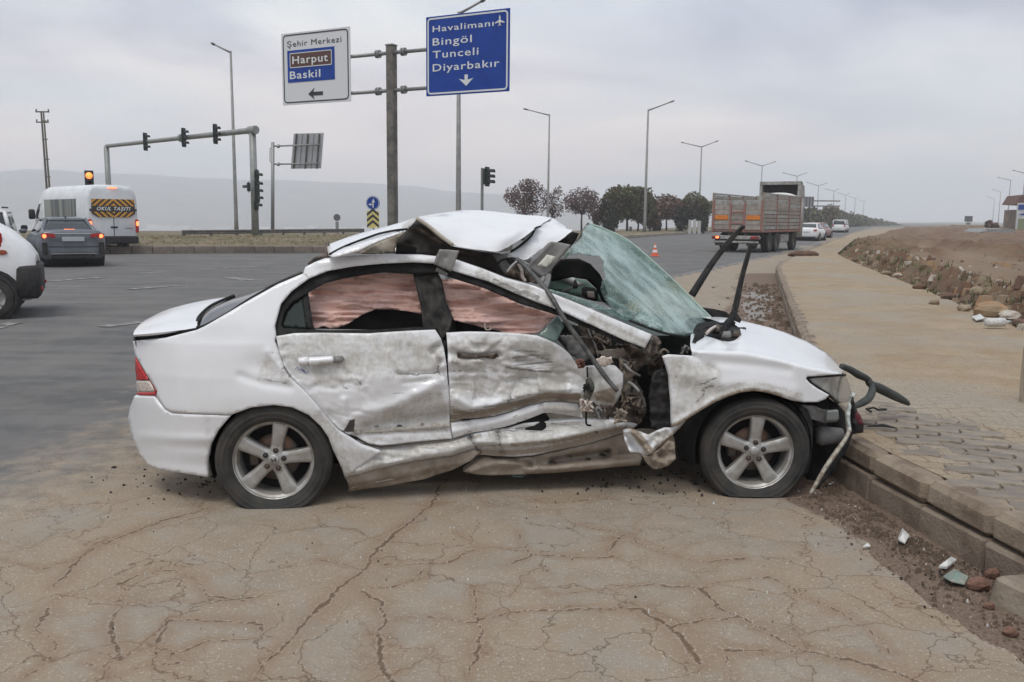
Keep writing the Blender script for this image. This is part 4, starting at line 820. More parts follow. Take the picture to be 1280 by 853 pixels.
panel('floor_edge', [(579,590),(592,580),(606,572),(622,573),(645,574),(665,572.5),(700,564),(740,554.5),(779,542),(797,540),(805,556),(803,572),(800,581.5),(770,584),(729,588.5),(691,591.5),(650,593.5),(616,594.5),(596,593.5)], brownsteel, res=2.4, thick=.08, yfn=lambda x, z: cside(x, z) + .06,
      disp=[('g', [(590,588),(616,580),(650,579),(668,582)], 6, .035), ('s', [(665,583),(729,577),(800,571)], 2, .035), ('g', [(617,571),(650,576),(664,582)], 3, -.04), ('g', [(690,576),(730,570),(760,566)], 4, -.05), ('g', [(660,590),(800,578)], 4, .02)], noisy=.035, nscale=.07)
for i, (x_, y_, r_) in enumerate([(712,570,5), (762,562,6), (752,568,4), (690,578,4), (775,566,4), (590,579,4), (560,585,3), (735,574,3)]):
    random.seed(i); mb = MB()
    for k in range(9):
        a = random.uniform(0, 6.28); q = LP(np.array([x_ + random.uniform(-r_, r_), x_ + random.uniform(-r_, r_), x_ + random.uniform(-r_, r_) * 1.6]), np.array([y_ + random.uniform(-r_, r_) * .7 for _ in range(3)]), np.array([.10 + random.uniform(-.03, .03) + float(crush(1.9, .3)) for _ in range(3)]))
        mb.add([tuple(p) for p in q], [(0, 1, 2)])
    mb.build('torn_scrap', torn, car)
# ---- fender and bonnet (one surface: depth grows towards the silhouette)
topx = [866, 872.5, 900, 925, 951, 979, 1007.5, 1032, 1047, 1057]; topy = [412, 410, 402, 401.6, 406.6, 414.6, 426.2, 440.2, 455.2, 467.6]
shx = [829, 866, 900, 930, 970, 1010, 1040, 1058]; shy = [444, 440, 442, 443, 451, 461, 466, 469]
def bon(px, py, x, z):
    ys_ = np.interp(px, shx, shy); yt = np.interp(px, topx, topy); v = np.clip((ys_ - py) / np.maximum(ys_ - yt, 2.0), 0, 1)
    top = .03 + .95 * v ** 1.45
    s0 = side(x, z) + .035 * np.exp(-(((px - 838) / 30) ** 2 + ((py - 490) / 40) ** 2))
    return np.where(py < ys_, np.maximum(s0, 0) * (1 - v) + top * sstep(0, .15, v), np.maximum(s0, 0))
hole = [(872.5,413.8),(878,418),(887,421.8),(895,424),(905,427.5),(914,428.4),(920,427),(924,424.7),(928,420),(928.5,415),(925.5,410),(921,406.8)]
panel('front_fender_and_bonnet', [(866,412.8)] + hole + [(922,402.8),(925,401.8),(938,403.8),(951,407),(965,410.4),(979,415),(993,420.4),(1007.5,426.6),(1020,433),(1032,440.6),(1040,447.5),(1047,455.6),(1053,462),(1057.5,467.3),(1040,468.8),(1018.7,470.4),(1009,471),(1007.3,473.5),(1012,479),(1022,486),(1036.6,494),(1032,499),(1022.5,502.8),(1005,503),(988.7,500.6),(975,496),(962.5,492),(952,490),(942,489),(925,491),(910,496),(895,502.5),(876,513.5),(857.5,525),(849,531),(840.6,534.5),(840,518),(839.7,502.5),(838,486),(837,470.6),(833,457),(829.4,446.5),(837,444.2),(850,445),(867.5,446),(865,432)],
      paint, res=2.4, thick=.035, ypix=bon, disp=[('g', [(868,440),(885,452),(930,456),(985,462)], 7, -.012), ('g', [(860,470),(900,480),(940,478),(990,488)], 9, .012), ('g', [(868,446),(880,458),(892,462)], 5, -.018), ('b', [(848,500)], (10, 30), .012), ('g', [(845,530),(895,499),(940,486),(990,497)], 5, .014), ('g', [(867,416),(866,440)], 3, .012)],
      dirt=[('p', [(829,445),(866,447),(905,462),(898,500),(842,534),(838,480)], 10, .50), ('l', [(842,533),(860,523),(898,500),(925,489.5),(945,487.5),(975,494)], 6, .93), ('l', [(890,495),(925,484),(965,486),(1000,497)], 9, .45)],
      scr=[('l', [(848,458),(853,460),(845,472)], 3.5, .62), ('l', [(869,482),(880,480),(888,475),(896,473)], 2.2, .85), ('l', [(878,488),(886,483),(893,482)], 3.2, .82), ('l', [(870,503),(877,497),(882,490)], 1.8, .9), ('l', [(898,484),(906,482)], 1.8, .8), ('l', [(840,474),(852,474)], 1.5, .7), ('l', [(840,483),(846,486)], 1.5, .7), ('p', [(838,448),(866,450),(880,470),(850,480)], 8, .42)])
# far half of the bonnet falls away behind the silhouette
tp = [(900,402.6),(925,401.8),(951,407),(979,415),(1007.5,426.6),(1032,440.6),(1047,455.6),(1057,467.3)]
r0_ = np.array([LP(a, b_, .97) for a, b_ in tp]); r1_ = r0_ + np.array([0, .35, -.012]); r2_ = r0_ + np.array([-.04, .62, -.06]); r3_ = r0_ + np.array([-.05, .74, -.24])
patch('far_bonnet', [r0_ + np.array([0, -.01, -.003]), r1_, r2_, r3_], paint, local=True, nu=40, sub=5)
# headlamp
hl = empty('headlamp', (0, 0, 0), 0, car)
hlm = M('scuffed_headlamp_lens', (0.34, 0.34, 0.325), .15, 0, (0.20, 0.195, 0.185), 9, spec=.8)
panel('lamp_lens', [(1009.5,472.6),(1020,471.6),(1040,470),(1057,469.3),(1060,476),(1063,484),(1065.5,493),(1066,499),(1058,503),(1050,504.5),(1042,498),(1036,492.5),(1024,485),(1014,478)], hlm, hl, res=2.4, ypix=lambda px, py, x, z: np.maximum(side(x, z), 0) + .02 + .10 * sstep(1040, 1066, px), disp=[('g', [(1040,472),(1048,500)], 5, .008)])
panel('lamp_edge', [(1007.5,471.5),(1019,470.6),(1057.5,468),(1058,470),(1020,472.8),(1012,473.8),(1016,478.5),(1036,491.5),(1050,504),(1047,505.5),(1035,495),(1014,481),(1008,475)], seal, hl, res=2.2, ypix=lambda px, py, x, z: np.maximum(side(x, z), 0) + .012 + .10 * sstep(1040, 1066, px))
tubepx('lamp_reflector', [(1034,480,.14),(1040,482,.12)], [.05, .03], clearm, hl)
# torn front corner: bumper carrier, liner, brackets
panel('wheel_arch_liner', [(985,503),(1000,505),(1010,512),(1016,530),(1016,550),(1014,572),(1010,590),(1006,596),(1003,580),(1006,556),(1003,535),(995,518),(980,503)], darkplastic, res=3, yfn=lambda x, z: side(x, z) * 0 + .10, disp=[('g', [(1000,510),(1010,540),(1008,590)], 3, .03)], thick=.05)
panel('inner_structure', [(975,500),(1000,503),(1022,503.5),(1036,498),(1048,506),(1056,515),(1058,540),(1048,560),(1036,585),(1022,600),(1010,602),(1000,560)], inner, res=5, yfn=lambda x, z: x * 0 + .32, noisy=.1, nscale=.05)
panel('bumper_bracket', [(998,507),(1020,508),(1030,513),(1048,514),(1047,527),(1030,529),(1014,524),(1001,514)], greytrim, res=2.4, yfn=lambda x, z: x * 0 + .10, noisy=.07, nscale=.12, thick=.03)
panel('mount_plate', [(1034,514),(1048,513),(1049,524),(1044,528),(1033,527)], galv, res=3, yfn=lambda x, z: x * 0 + .06, thick=.02)
MB().lathe([(.001, 0), (.045, .0), (.06, .03), (.045, .16)], 14, 'x', tuple(LP(1020, 545, .22))).build('horn', greytrim, car, True)
tubepx('torn_bumper_edge', [(1067,492,.12),(1063,504,.1),(1060,520,.08),(1062,540,.05)], [.014, .012, .013, .012], M('chipped_white_trim', (0.6, 0.62, 0.60), .5, 0, (0.22, 0.26, 0.24), 30), n=6)
tubepx('torn_bumper_edge', [(1062,538,.05),(1056,550,.03),(1042,570,0),(1030,588,-.02),(1013,618,-.04)], [.012, .012, .015, .013, .012], M('dirty_white_trim', (0.45, 0.42, 0.36), .6, 0, (0.20, 0.16, 0.12), 30), n=6)
panel('torn_bumper_skin', [(1066,495),(1072,515),(1080,530),(1079,541),(1066,543),(1060,560),(1045,585),(1018,617),(1014,618),(1030,588),(1044,567),(1056,549),(1062,538),(1061,520)], darkplastic, res=3, yfn=lambda x, z: x * 0 + .12, disp=[('g', [(1066,500),(1070,535)], 4, .04)], noisy=.06, nscale=.1)
panel('red_reflector', [(1068,508),(1076,520),(1080,531),(1068,530)], M('dark_red_plastic', (0.12, 0.02, 0.03), .3), res=3, yfn=lambda x, z: x * 0 + .10, noisy=.03, nscale=.2)
bpl = M('black_bumper_plastic', (0.022, 0.025, 0.024), .55, 0, (0.05, 0.055, 0.05), 14, rough2=.7)
tubepx('bumper_strip', [(1052,458,.45),(1062,462,.5),(1072,468,.55),(1084,474,.6),(1088,480,.6),(1100,486,.65),(1118,495,.7),(1131,502,.75),(1136,505.5,.77)], [.018, .022, .026, .022, .024, .034, .032, .022, .012], bpl, n=8)
tubepx('bumper_hook', [(1090,482,.55),(1090,490,.5),(1085,499,.42),(1075,505,.35),(1066,509,.28)], [.018, .024, .026, .022, .014], bpl, n=8)
# ---- scuttle hole, wipers
patch('scuttle', [[(866,428,.25),(890,434,.25),(930,432,.25)], [(868,418,.45),(895,424,.5),(932,420,.5)], [(868,411,.85),(895,406,.85),(930,406,.85)], [(880,404,1.3),(895,400,1.3),(915,400,1.3)]], inner, nu=16, sub=3, noisy=.05, nfreq=6)
panel('scuttle_cover', [(878,384.5),(893,386.5),(908,390),(915,397),(921,403),(908,404),(900,401.5),(893.7,400)], seal, res=3, yfn=lambda x, z: x * 0 + 1.35, noisy=.05)
tubepx('scuttle_seal', [(873,413,.28),(885,408.5,.5),(897,405.6,.7),(909,404.8,.85),(921,405.8,.9)], .007, seal)
tubepx('scuttle_strip', [(883,417,.35),(890,411,.45),(897,407.5,.6)], .010, clearm)
for nm_, pt in (('wiper_motor', (907, 420, .5)), ('wiper_link', (897, 413, .55)), ('wiper_link', (919, 419, .5))):
    c0 = LP(*pt); MB().lathe([(.001, -.02), (.035, -.02), (.04, .0), (.03, .03), (.001, .035)], 10, 'z', tuple(c0)).build(nm_, greytrim if nm_ == 'wiper_motor' else darkmetal, car, True)
for pts, rr2 in ((([(864.7,369.4,.9),(886,335.6,.9),(901,315,.9),(918,295,.9),(931,283,.9)]), [.026, .022, .020, .016, .008]), (([(903,420,.5),(909,405,.5),(917,393.75,.5),(927.5,348.75,.5),(935,322,.5),(939.7,304.7,.5)]), [.016, .024, .022, .014, .012, .008])):
    wp = empty('wiper', (0, 0, 0), 0, car)
    tubepx('wiper_arm', pts, rr2, darkplastic, wp)
    off = 2.2
    tubepx('wiper_blade', [(a - off, b_ - 1, c - .01) for a, b_, c in pts[1 if len(pts) == 5 else 2:]], .007, rubber, wp, n=6)
panel('wiper_joint', [(914,396),(917,388),(922,392),(927,400),(925,404),(918,401),(910,413),(905,424),(900,421),(906,408)], darkplastic, res=2.5, yfn=lambda x, z: x * 0 + .48, thick=.03)
# ---- windscreen
def wsy(px, py, x, z): return np.clip(.2 + (px - 834) * .01689 - (py - 416) * .02023, .24 + 0 * px, 1.52)
ws_hole = [(700,326),(712,317),(730,319),(750,321),(755.6,328),(757.5,345),(753,352.5),(754,371),(761,380.6),(772.5,391),(765,388.5),(745,381),(727,375),(705,368),(688,362.5),(683,349),(690,336)]
panel('windscreen', [(735,279),(748,283.5),(761,288.75),(775,296),(789,303.75),(812,324),(836,345),(853,362),(870,378.75),(880,388),(893.7,401),(885,408),(875,412.5),(866,417),(856,419.5),(834,416.5),(810,409),(789,400),(772,392.5),(765,388.5),(761,380.6),(756,375),(754,371),(751,362),(753,352.5),(756,349),(757.5,345),(754,336),(755.6,328),(750,321),(738,320),(724,317.5),(712,319),(704,325),(708,316),(716,307.5),(722,303),(727.5,296),(729,289)],
      glassm, res=2.2, ypix=wsy, thick=.012, noisy=.05, nscale=.03, ridge=.05, rscale=(.03, .03), disp=[('g', [(790,372),(830,378),(828,408)], 4, .02), ('g', [(735,285),(742,305),(736,318)], 5, .03)])
panel('windscreen_shard', [(684,361),(700,365),(725,373),(750,381.5),(772,391.5),(789,400),(800,406),(784,402),(766,396),(745,387),(722,379),(700,370),(686,365.5)], glassm, res=2.4, yfn=lambda x, z: x * 0 + .27, noisy=.03, nscale=.08)
tubepx('windscreen_edge', [(735,279,1.36),(761,288.75,1.48),(789,303.75,1.5),(836,345,1.5),(870,378.75,1.5),(893,400.5,1.45)], .006, M('glass_edge', (0.45, 0.58, 0.50), .3), n=6)
tubepx('windscreen_seal', [(786,400.5,.24),(810,410,.22),(830,416.5,.22),(845,419.5,.25),(858,421,.3)], .007, seal, n=6)
tubepx('windscreen_seal', [(735,280,1.3),(728,291,1.1),(722,303,.9),(712,313,.7),(704,325,.55)], .010, torn, n=6)
# dark far side of the cabin seen through the hole
panel('far_pillar_trim', [(690,352),(692,335),(703,324.5),(725,324),(738,330),(750,343),(757,358),(763,381),(755,378),(748,362),(735,350),(715,347)], inner, res=4, yfn=lambda x, z: x * 0 + 1.25, thick=.08)
panel('far_window_glass', [(684,362),(689,347),(712,347),(733,351),(746,362),(752,378),(735,375),(705,366)], M('far_green_glass', (0.15, 0.24, 0.205), .3, 0, (0.22, 0.32, 0.28), 5), res=5, yfn=lambda x, z: x * 0 + 1.48, thick=.01)
panel('door_mirror', [(729.5,362),(733,359.5),(744,361),(747.5,365),(748,375),(744,377),(733,374),(729.5,370)], darkplastic, res=2.5, yfn=lambda x, z: x * 0 + 1.1, thick=.08, disp=[('b', [(739,368)], (7, 6), .02)])
panel('mirror_glass', [(734,364.5),(742.5,364.5),(744,373.5),(735,372)], M('mirror_face', (0.5, 0.38, 0.36), .1, .3), res=2.5, yfn=lambda x, z: x * 0 + 1.06)
tubepx('grab_handle', [(703,364,.9),(712,361,.9),(722,357,.9),(731,355,.9)], .010, greytrim, n=6)
tubepx('hanging_clip', [(719,350,.8),(719,357,.8),(719,361,.8)], [.004, .02, .012], darkplastic, n=8)
# ---- torn up roof
rf = [ [(521,273.5,.42),(535,282,.40),(549,293,.38),(560,301,.37),(569,307,.36),(583,310.5,.35),(600,313.5,.35),(620,315.5,.36),(632,311,.42),(650,300,.52),(669,286.5,.62)],
       [(521,272.8,.46),(540,279,.44),(560,289,.42),(575,297,.41),(590,301,.40),(605,303,.40),(622,301,.42),(640,294,.50),(655,288,.60),(672,284.5,.70)],
       [(521,272.2,.62),(545,271.5,.60),(570,276,.60),(595,280,.60),(615,283,.60),(635,283,.64),(650,280,.70),(664,279,.76),(680,279,.82)],
       [(521.5,271.8,.85),(548,268.2,.85),(577,265.5,.85),(608,267,.85),(635,270.5,.86),(655,272.5,.88),(672,273,.92),(688,275,.95)],
       [(522,271.6,1.0),(550,267,1.0),(577,263,1.0),(608,264,1.0),(642,267,1.0),(665,269.5,1.02),(680,271.5,1.03),(690,273.6,1.05)] ]
def topl(px, py, y, dy, dz): p_ = LP(px, py, y); return (p_[0], p_[1] + dy, p_[2] + dz)
R5 = [[tuple(LP(*q)) for q in r] for r in rf]
last = R5[-1]; R5.append([(x, y + .25, z - .05) for x, y, z in last]); R5.append([(x, y + .42, z - .16) for x, y, z in last])
rd = lambda R3: np.where(fbm(R3[..., 0] * 9, R3[..., 1] * 9, 3, 5) > .22, .0, 0.)
patch('roof_panel', R5, paint, local=True, nu=90, sub=7, noisy=.022, nfreq=5, seed=4, attrs={'dirt': lambda R3: .18 * sstep(.35, .1, np.linspace(1, 0, R3.shape[0])[:, None] * np.ones(R3.shape[:2]) * 0 + .4)})
patch('roof_panel_fold', [ [(640.5,322,.55),(650,322.5,.55),(661,323.5,.56),(672.5,315.8,.60),(686,308,.64),(698.7,301.8,.68),(714.7,290,.75)],
       [(638.5,315.6,.56),(652,308,.60),(664,303,.62),(676,299,.66),(690,294.5,.70),(702,292,.74),(714,289.2,.80)],
       [(655,301.5,.62),(664,294,.66),(674,289,.72),(684,285.5,.78),(693,283.5,.82),(702,283.5,.86),(710,286.5,.90)],
       [(670,284.8,.72),(676,283.3,.76),(682,280.5,.82),(688,277,.90),(693,276,.96),(700,279.5,.98),(707,284.5,1.0)],
       [(672,282,.80),(678,279,.84),(684,276,.92),(690,273.6,1.0),(695,276,1.06),(701,280,1.08),(708,285,1.10)] ], paint, nu=50, sub=6, noisy=.035, nfreq=10, seed=9)
tubepx('roof_fold_edge', [(638.5,315,.55),(652,306,.58),(664,295,.62),(669,286,.66),(676,283,.72)], [.007, .009, .008, .007, .005], seal, n=6)
panel('roof_flap', [(408,306.5),(420,302),(435,296.5),(450.6,291.5),(470,286.5),(486,282.4),(503,277.5),(521,271.8),(519,277),(509,285),(501,291.5),(488,296.5),(475,301.6),(462,308),(449,314.7),(433,319),(417,323),(411,320)], paint, res=2.4, ypix=lambda px, py, x, z: .34 + .25 * np.clip((np.interp(px, [408, 450, 521], [306, 292, 272]) + 4 - py) / 10, -1, 1) + .0 * px, thick=.02,
      disp=[('g', [(413,317.5),(430,308.5),(445,302.5),(475,292),(509,286)], 1.8, -.02), ('g', [(418,322),(449,313),(475,300.5),(505,288)], 3, .015)], dirt=[('l', [(417,322),(449,314),(475,301)], 3, .45), ('l', [(408,306),(411,320)], 4, .8), ('l', [(505,284),(521,273)], 5, .7)], scr=[('l', [(412,317.8),(420,313.5),(430,308.5),(445,302.5),(475,292),(509,286.5)], 1.7, 1.0)])
tubepx('roof_seal', [(412,318,.10),(420,313.5,.15),(430,308.5,.19),(445,302.5,.17),(460,297,.21),(475,292,.22),(492,288.5,.19),(509,286.5,.12)], .006, seal, n=6)
panel('roof_flap_lining', [(449,315.5),(462,309),(475,302.5),(488,297.5),(501,292),(508,289),(500,298),(494,308),(494,317),(470,318),(452,318)], beige, res=3, yfn=lambda x, z: x * 0 + .62, noisy=.06, nscale=.06)
panel('roof_lining', [(494,318),(496,303),(503,293),(510,286),(521,275),(535,284),(549,295),(567,308.5),(600,315),(625,317),(640,324),(660,331),(680,345),(660,354),(633,347),(605,336),(570,324),(550,320.5),(526,318)], M('dark_lining', (0.045, 0.042, 0.04), .9, 0, (0.085, 0.078, 0.07), 8), res=4, yfn=lambda x, z: x * 0 + .70, noisy=.10, nscale=.05)
tubepx('roof_edge_trim', [(521,273.5,.40),(535,282.5,.38),(549,294,.36),(566,306.5,.34)], [.014, .012, .013, .012], beige, n=6)
tubepx('roof_bow', [(511,286.5,.45),(524,287.5,.45),(540,296,.45),(556,306,.45),(572,313,.45),(600,318,.48)], .015, torn, n=6)
tubepx('roof_bow', [(430,312,.5),(455,300,.5),(480,294,.5),(500,287,.5)], .008, torn, n=6)
panel('dark_padding', [(496,304),(505,303),(521,310),(520,318),(495,318)], inner, res=4, yfn=lambda x, z: x * 0 + .5)
panel('torn_bracket', [(549.7,312),(561,312.5),(574,313.75),(569,328),(563.7,340),(553,335.5),(542,330.6),(545,321)], greytrim, res=2.4, yfn=lambda x, z: x * 0 + .16, disp=[('b', [(557,322)], (3, 3), -.012), ('g', [(550,314),(544,330)], 2, .01)], thick=.02)
tubepx('torn_bracket', [(545,337,.2),(552,340,.2),(559,344,.2)], [.012, .014, .01], greytrim, n=6)
tubepx('roof_bow', [(418,321,.34),(412,320,.36),(404,322,.4),(394,325,.5),(386,330,.6)], [.014, .022, .018, .016, .008], torn, n=7)
tubepx('roof_bow', [(409,304,.4),(410,314,.36),(412,322,.32)], [.014, .016, .016], torn, n=7)
# sun visor and cluster at the windscreen header
panel('sun_visor', [(686,304),(690,302.3),(702,303.8),(713.7,306),(708,315),(698,326),(690,337),(682,345.5),(676,346.5),(668,341),(659,334),(666,325),(676,314)], greytrim, res=2.6, yfn=lambda x, z: x * 0 + .42, thick=.03, disp=[('g', [(690,303),(660,333),(680,345),(712,307)], 2.5, .01)])
panel('visor_label', [(683.7,318.4),(695,321),(690,328),(683.7,334.4),(671.5,332.2),(678,325)], M('paper_label', (0.62, 0.61, 0.54), .7), res=3, yfn=lambda x, z: x * 0 + .395, thick=.004)
tubepx('visor_rod', [(680,347,.42),(676,353,.4),(668,350,.4)], [.016, .012, .01], greytrim, n=6)
tubepx('roof_wiring', [(622,330,.4),(628,325,.38),(640,323,.36),(650,326,.34),(657,333,.33)], .006, seal, n=6)
tubepx('roof_wiring', [(648,330,.36),(652,338,.35),(653,346,.35),(657,352,.35)], .010, clearm, n=6)
tubepx('roof_wiring', [(634,340,.4),(640,332,.38),(646,327,.37)], .006, white_far, n=6)
panel('broken_lamp_unit', [(631,345),(640,333),(650,328),(660,334),(668,345),(672,356),(660,352),(645,347)], torn, res=2.4, yfn=lambda x, z: x * 0 + .42, noisy=.12, nscale=.12)
panel('roof_stay', [(616,318),(628,318),(637,316),(632,325),(640,335),(633,345),(627,338)], greytrim, res=3, yfn=lambda x, z: x * 0 + .5, noisy=.06)
panel('header_panel', [(698,303),(716,290),(724,292),(719,302),(712,310),(700,305)], inner, res=3, yfn=lambda x, z: x * 0 + 1.0, thick=.05)
# long bent trim strip hanging across the front door
tubepx('hanging_trim_strip', [(646,323,.33),(661,338,.26),(685.6,366,.12),(706,400,.05),(729,432,.03),(755,469,.0),(772,489.5,-.02)], [.011, .014, .014, .013, .014, .014, .011], M('scuffed_black_trim', (0.045, 0.045, 0.045), .6, 0, (0.13, 0.13, 0.125), 18), n=6)
panel('window_shard', [(697,394.5),(701,401),(705,409),(700,419),(695,428),(684,424),(673,419.5),(681,411),(690,403)], M('green_window_glass', (0.10, 0.155, 0.14), .15, 0, (0.17, 0.23, 0.20), 7), res=3, yfn=lambda x, z: side(x, z) + .12, thick=.008)
# ---- wreckage between door and fender
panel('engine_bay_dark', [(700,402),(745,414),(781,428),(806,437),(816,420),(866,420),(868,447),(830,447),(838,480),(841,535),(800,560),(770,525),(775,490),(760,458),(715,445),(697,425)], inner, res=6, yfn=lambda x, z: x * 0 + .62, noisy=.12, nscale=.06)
rnd = random.Random(5)
def shard(name, pts, mat, y, seed=0, nz=.06, jag=1.0, **k): return panel(name, pts, mat, res=2.4, ypix=lambda px, py, x, z: px * 0 + y, noisy=nz, nscale=.13, jag=jag, seed=seed, thick=.02, **k)
shard('dash_remnant', [(700,420),(716,420),(728,436),(738,447),(730,455),(714,444)], greytrim, .30, 3, .03)
shard('door_hinge_plate', [(744,452),(752,446),(764,447),(767,453),(758,459),(748,458)], clearm, .10, 4, .03)
shard('torn_metal', [(770,430),(790,431),(806,440),(808,455),(792,468),(778,462),(768,448)], torn, .26, 6, .12)
shard('torn_metal', [(775,448),(786,452),(792,470),(788,492),(780,500),(777,470)], brownsteel, .18, 7, .10)
shard('torn_metal', [(786,470),(796,476),(806,492),(808,515),(800,530),(792,510),(785,490)], torn, .22, 8, .12)
shard('torn_metal', [(768,508),(782,498),(792,510),(800,530),(786,537),(770,530)], torn, .20, 9, .12)
shard('torn_metal', [(806,440),(824,430),(832,448),(826,470),(812,470)], torn, .36, 10, .12)
shard('fender_liner', [(820,464),(830,462),(836,480),(840,505),(841,534),(830,540),(815,536),(812,500),(814,478)], darkplastic, .16, 11, .06)
shard('pillar_remnant', [(745,440),(760,438),(779,436),(786,444),(775,449),(757,446)], brownsteel, .22, 12, .05)
shard('torn_metal', [(722,400),(730,404),(738,420),(745,446),(738,446),(728,422)], torn, .30, 13, .04)
for i, pts in enumerate([[(733,406,.3),(738,420,.3),(744,432,.3),(748,446,.28)], [(712,421,.35),(726,422,.3),(745,424,.3)], [(755,438,.3),(775,438,.3),(790,440,.3)], [(785,478,.15),(792,482,.14),(800,492,.12),(806,508,.15)], [(786,485,.12),(784,500,.12),(788,514,.12)], [(825,441,.3),(830,437,.3),(836,441,.3)], [(780,455,.15),(790,465,.12),(800,470,.2)]]):
    tubepx('bent_rod', pts, .007 if i != 3 else .010, [greytrim, darkmetal, brownsteel][i % 3], n=6)
# hinge and wiring knot hanging in front of the door
tubepx('hinge_knot', [(734,459,-.02),(734.5,472,-.03)], .005, seal, n=6)
def knot(name, cx, cy, r, mt, y, n_=14, seed=1, thick=.010):
    rn = random.Random(seed); mb = MB()
    for k in range(n_):
        pts = [tuple(LP(cx + rn.uniform(-r, r), cy + rn.uniform(-r, r), y + rn.uniform(-.05, .05))) for _ in range(3)]
        mb.tube(pts, rn.uniform(thick * .5, thick), 5)
    return mb.build(name, mt, car)
tubepx('latch_block', [(735,474,-.02),(738,483,-.02),(735,493,-.02),(733,500,-.02)], [.016, .026, .024, .018], M('dark_green_grime', (0.035, 0.04, 0.032), .8, 0, (0.09, 0.085, 0.07), 30, bump=1), n=7)
knot('wiring_knot', 735, 485, 6, seal, -.02, 12, 1, .008); knot('wiring_knot', 733, 507, 8, clearm, -.02, 22, 2, .008); knot('wiring_knot', 744, 516, 8, greytrim, 0.02, 18, 3, .008); knot('wiring_knot', 725, 455, 5, M('rusty_brown', (0.12, 0.05, 0.035), .7, 0, (0.2, 0.1, 0.07), 20), 0.0, 10, 4, .012)
knot('wiring_knot', 790, 500, 13, torn, .12, 26, 5, .010); knot('wiring_knot', 775, 520, 9, brownsteel, .1, 16, 6, .009); knot('wiring_knot', 786, 460, 10, torn, .2, 20, 7, .010); knot('wiring_knot', 756, 515, 9, torn, .10, 14, 8, .008); knot('wiring_knot', 818, 450, 9, torn, .3, 14, 9, .010); knot('wiring_knot', 857, 438, 6, greytrim, .3, 10, 10, .008); knot('wiring_knot', 752, 425, 12, torn, .35, 16, 11, .008)
tubepx('hinge_pin', [(733,515,-.03),(733,530,-.03),(739,532,-.03)], .006, seal, n=6)
# crumpled lump at the front of the sill and the hanging splash guard
panel('sill_end_crumple', [(780,539),(786,537),(793,538),(802,541),(812,545),(822,540),(832,536),(842,536),(858,525),(850,535),(842,543),(832,551),(822,560),(816,567),(808,570),(798,566),(788,566),(782,553)], paint, res=2.0, yfn=lambda x, z: x * 0 + .06, noisy=.09, nscale=.09, thick=.03, disp=[('g', [(792,540),(806,556),(814,568)], 5, .05), ('g', [(784,545),(796,565)], 3, -.04)], dirt=[('l', [(793,540),(806,556),(815,567)], 8, 1.), ('l', [(820,560),(845,540),(858,527)], 5, .9), ('p', [(800,541),(842,537),(822,560)], 5, .55)])
panel('splash_guard', [(802,569),(812,571),(818,566),(828,560),(836,552),(843,553),(845,574),(836,582),(826,586),(817,587),(809,580)], brownsteel, res=2.2, yfn=lambda x, z: x * 0 + .04, noisy=.10, nscale=.12, thick=.02, disp=[('b', [(826,570)], (6, 5), -.05)])
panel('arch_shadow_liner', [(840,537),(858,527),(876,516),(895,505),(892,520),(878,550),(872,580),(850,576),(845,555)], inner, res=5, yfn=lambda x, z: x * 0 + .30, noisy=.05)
# ---- wheels
def tyre_mesh(cz, seed):
    R_o, prof = .316, [(.216, .0), (.222, -.012), (.236, -.018), (.240, -.022), (.245, -.022), (.262, -.024), (.266, -.027), (.270, -.024), (.288, -.020), (.292, -.022), (.300, -.012), (.312, .004), (.316, .03), (.317, .10), (.316, .17), (.308, .195), (.28, .21), (.235, .21)]
    n = 72; V = []; rn = random.Random(seed)
    for r, h in prof:
        for k in range(n):
            a = 2 * math.pi * k / n; x, z = r * math.cos(a), r * math.sin(a); bulge = 0
            lim = -cz + .006
            if z < lim + .06:
                dd = (lim + .06 - z); bulge = min(dd * .35, .035)
                z2 = lim + max(0, .06 - dd) * .4 if dd < .06 else lim
                z2 = max(lim, z if z > lim else lim); z = z2; x *= 1 + bulge * .5
            V.append((x, h - bulge * (1 if h < .1 else -1) * .8, z))
    F_ = []
    for i in range(len(prof) - 1):
        for k in range(n): k2 = (k + 1) % n; F_.append((i * n + k, (i + 1) * n + k, (i + 1) * n + k2, i * n + k2))
    return V, F_
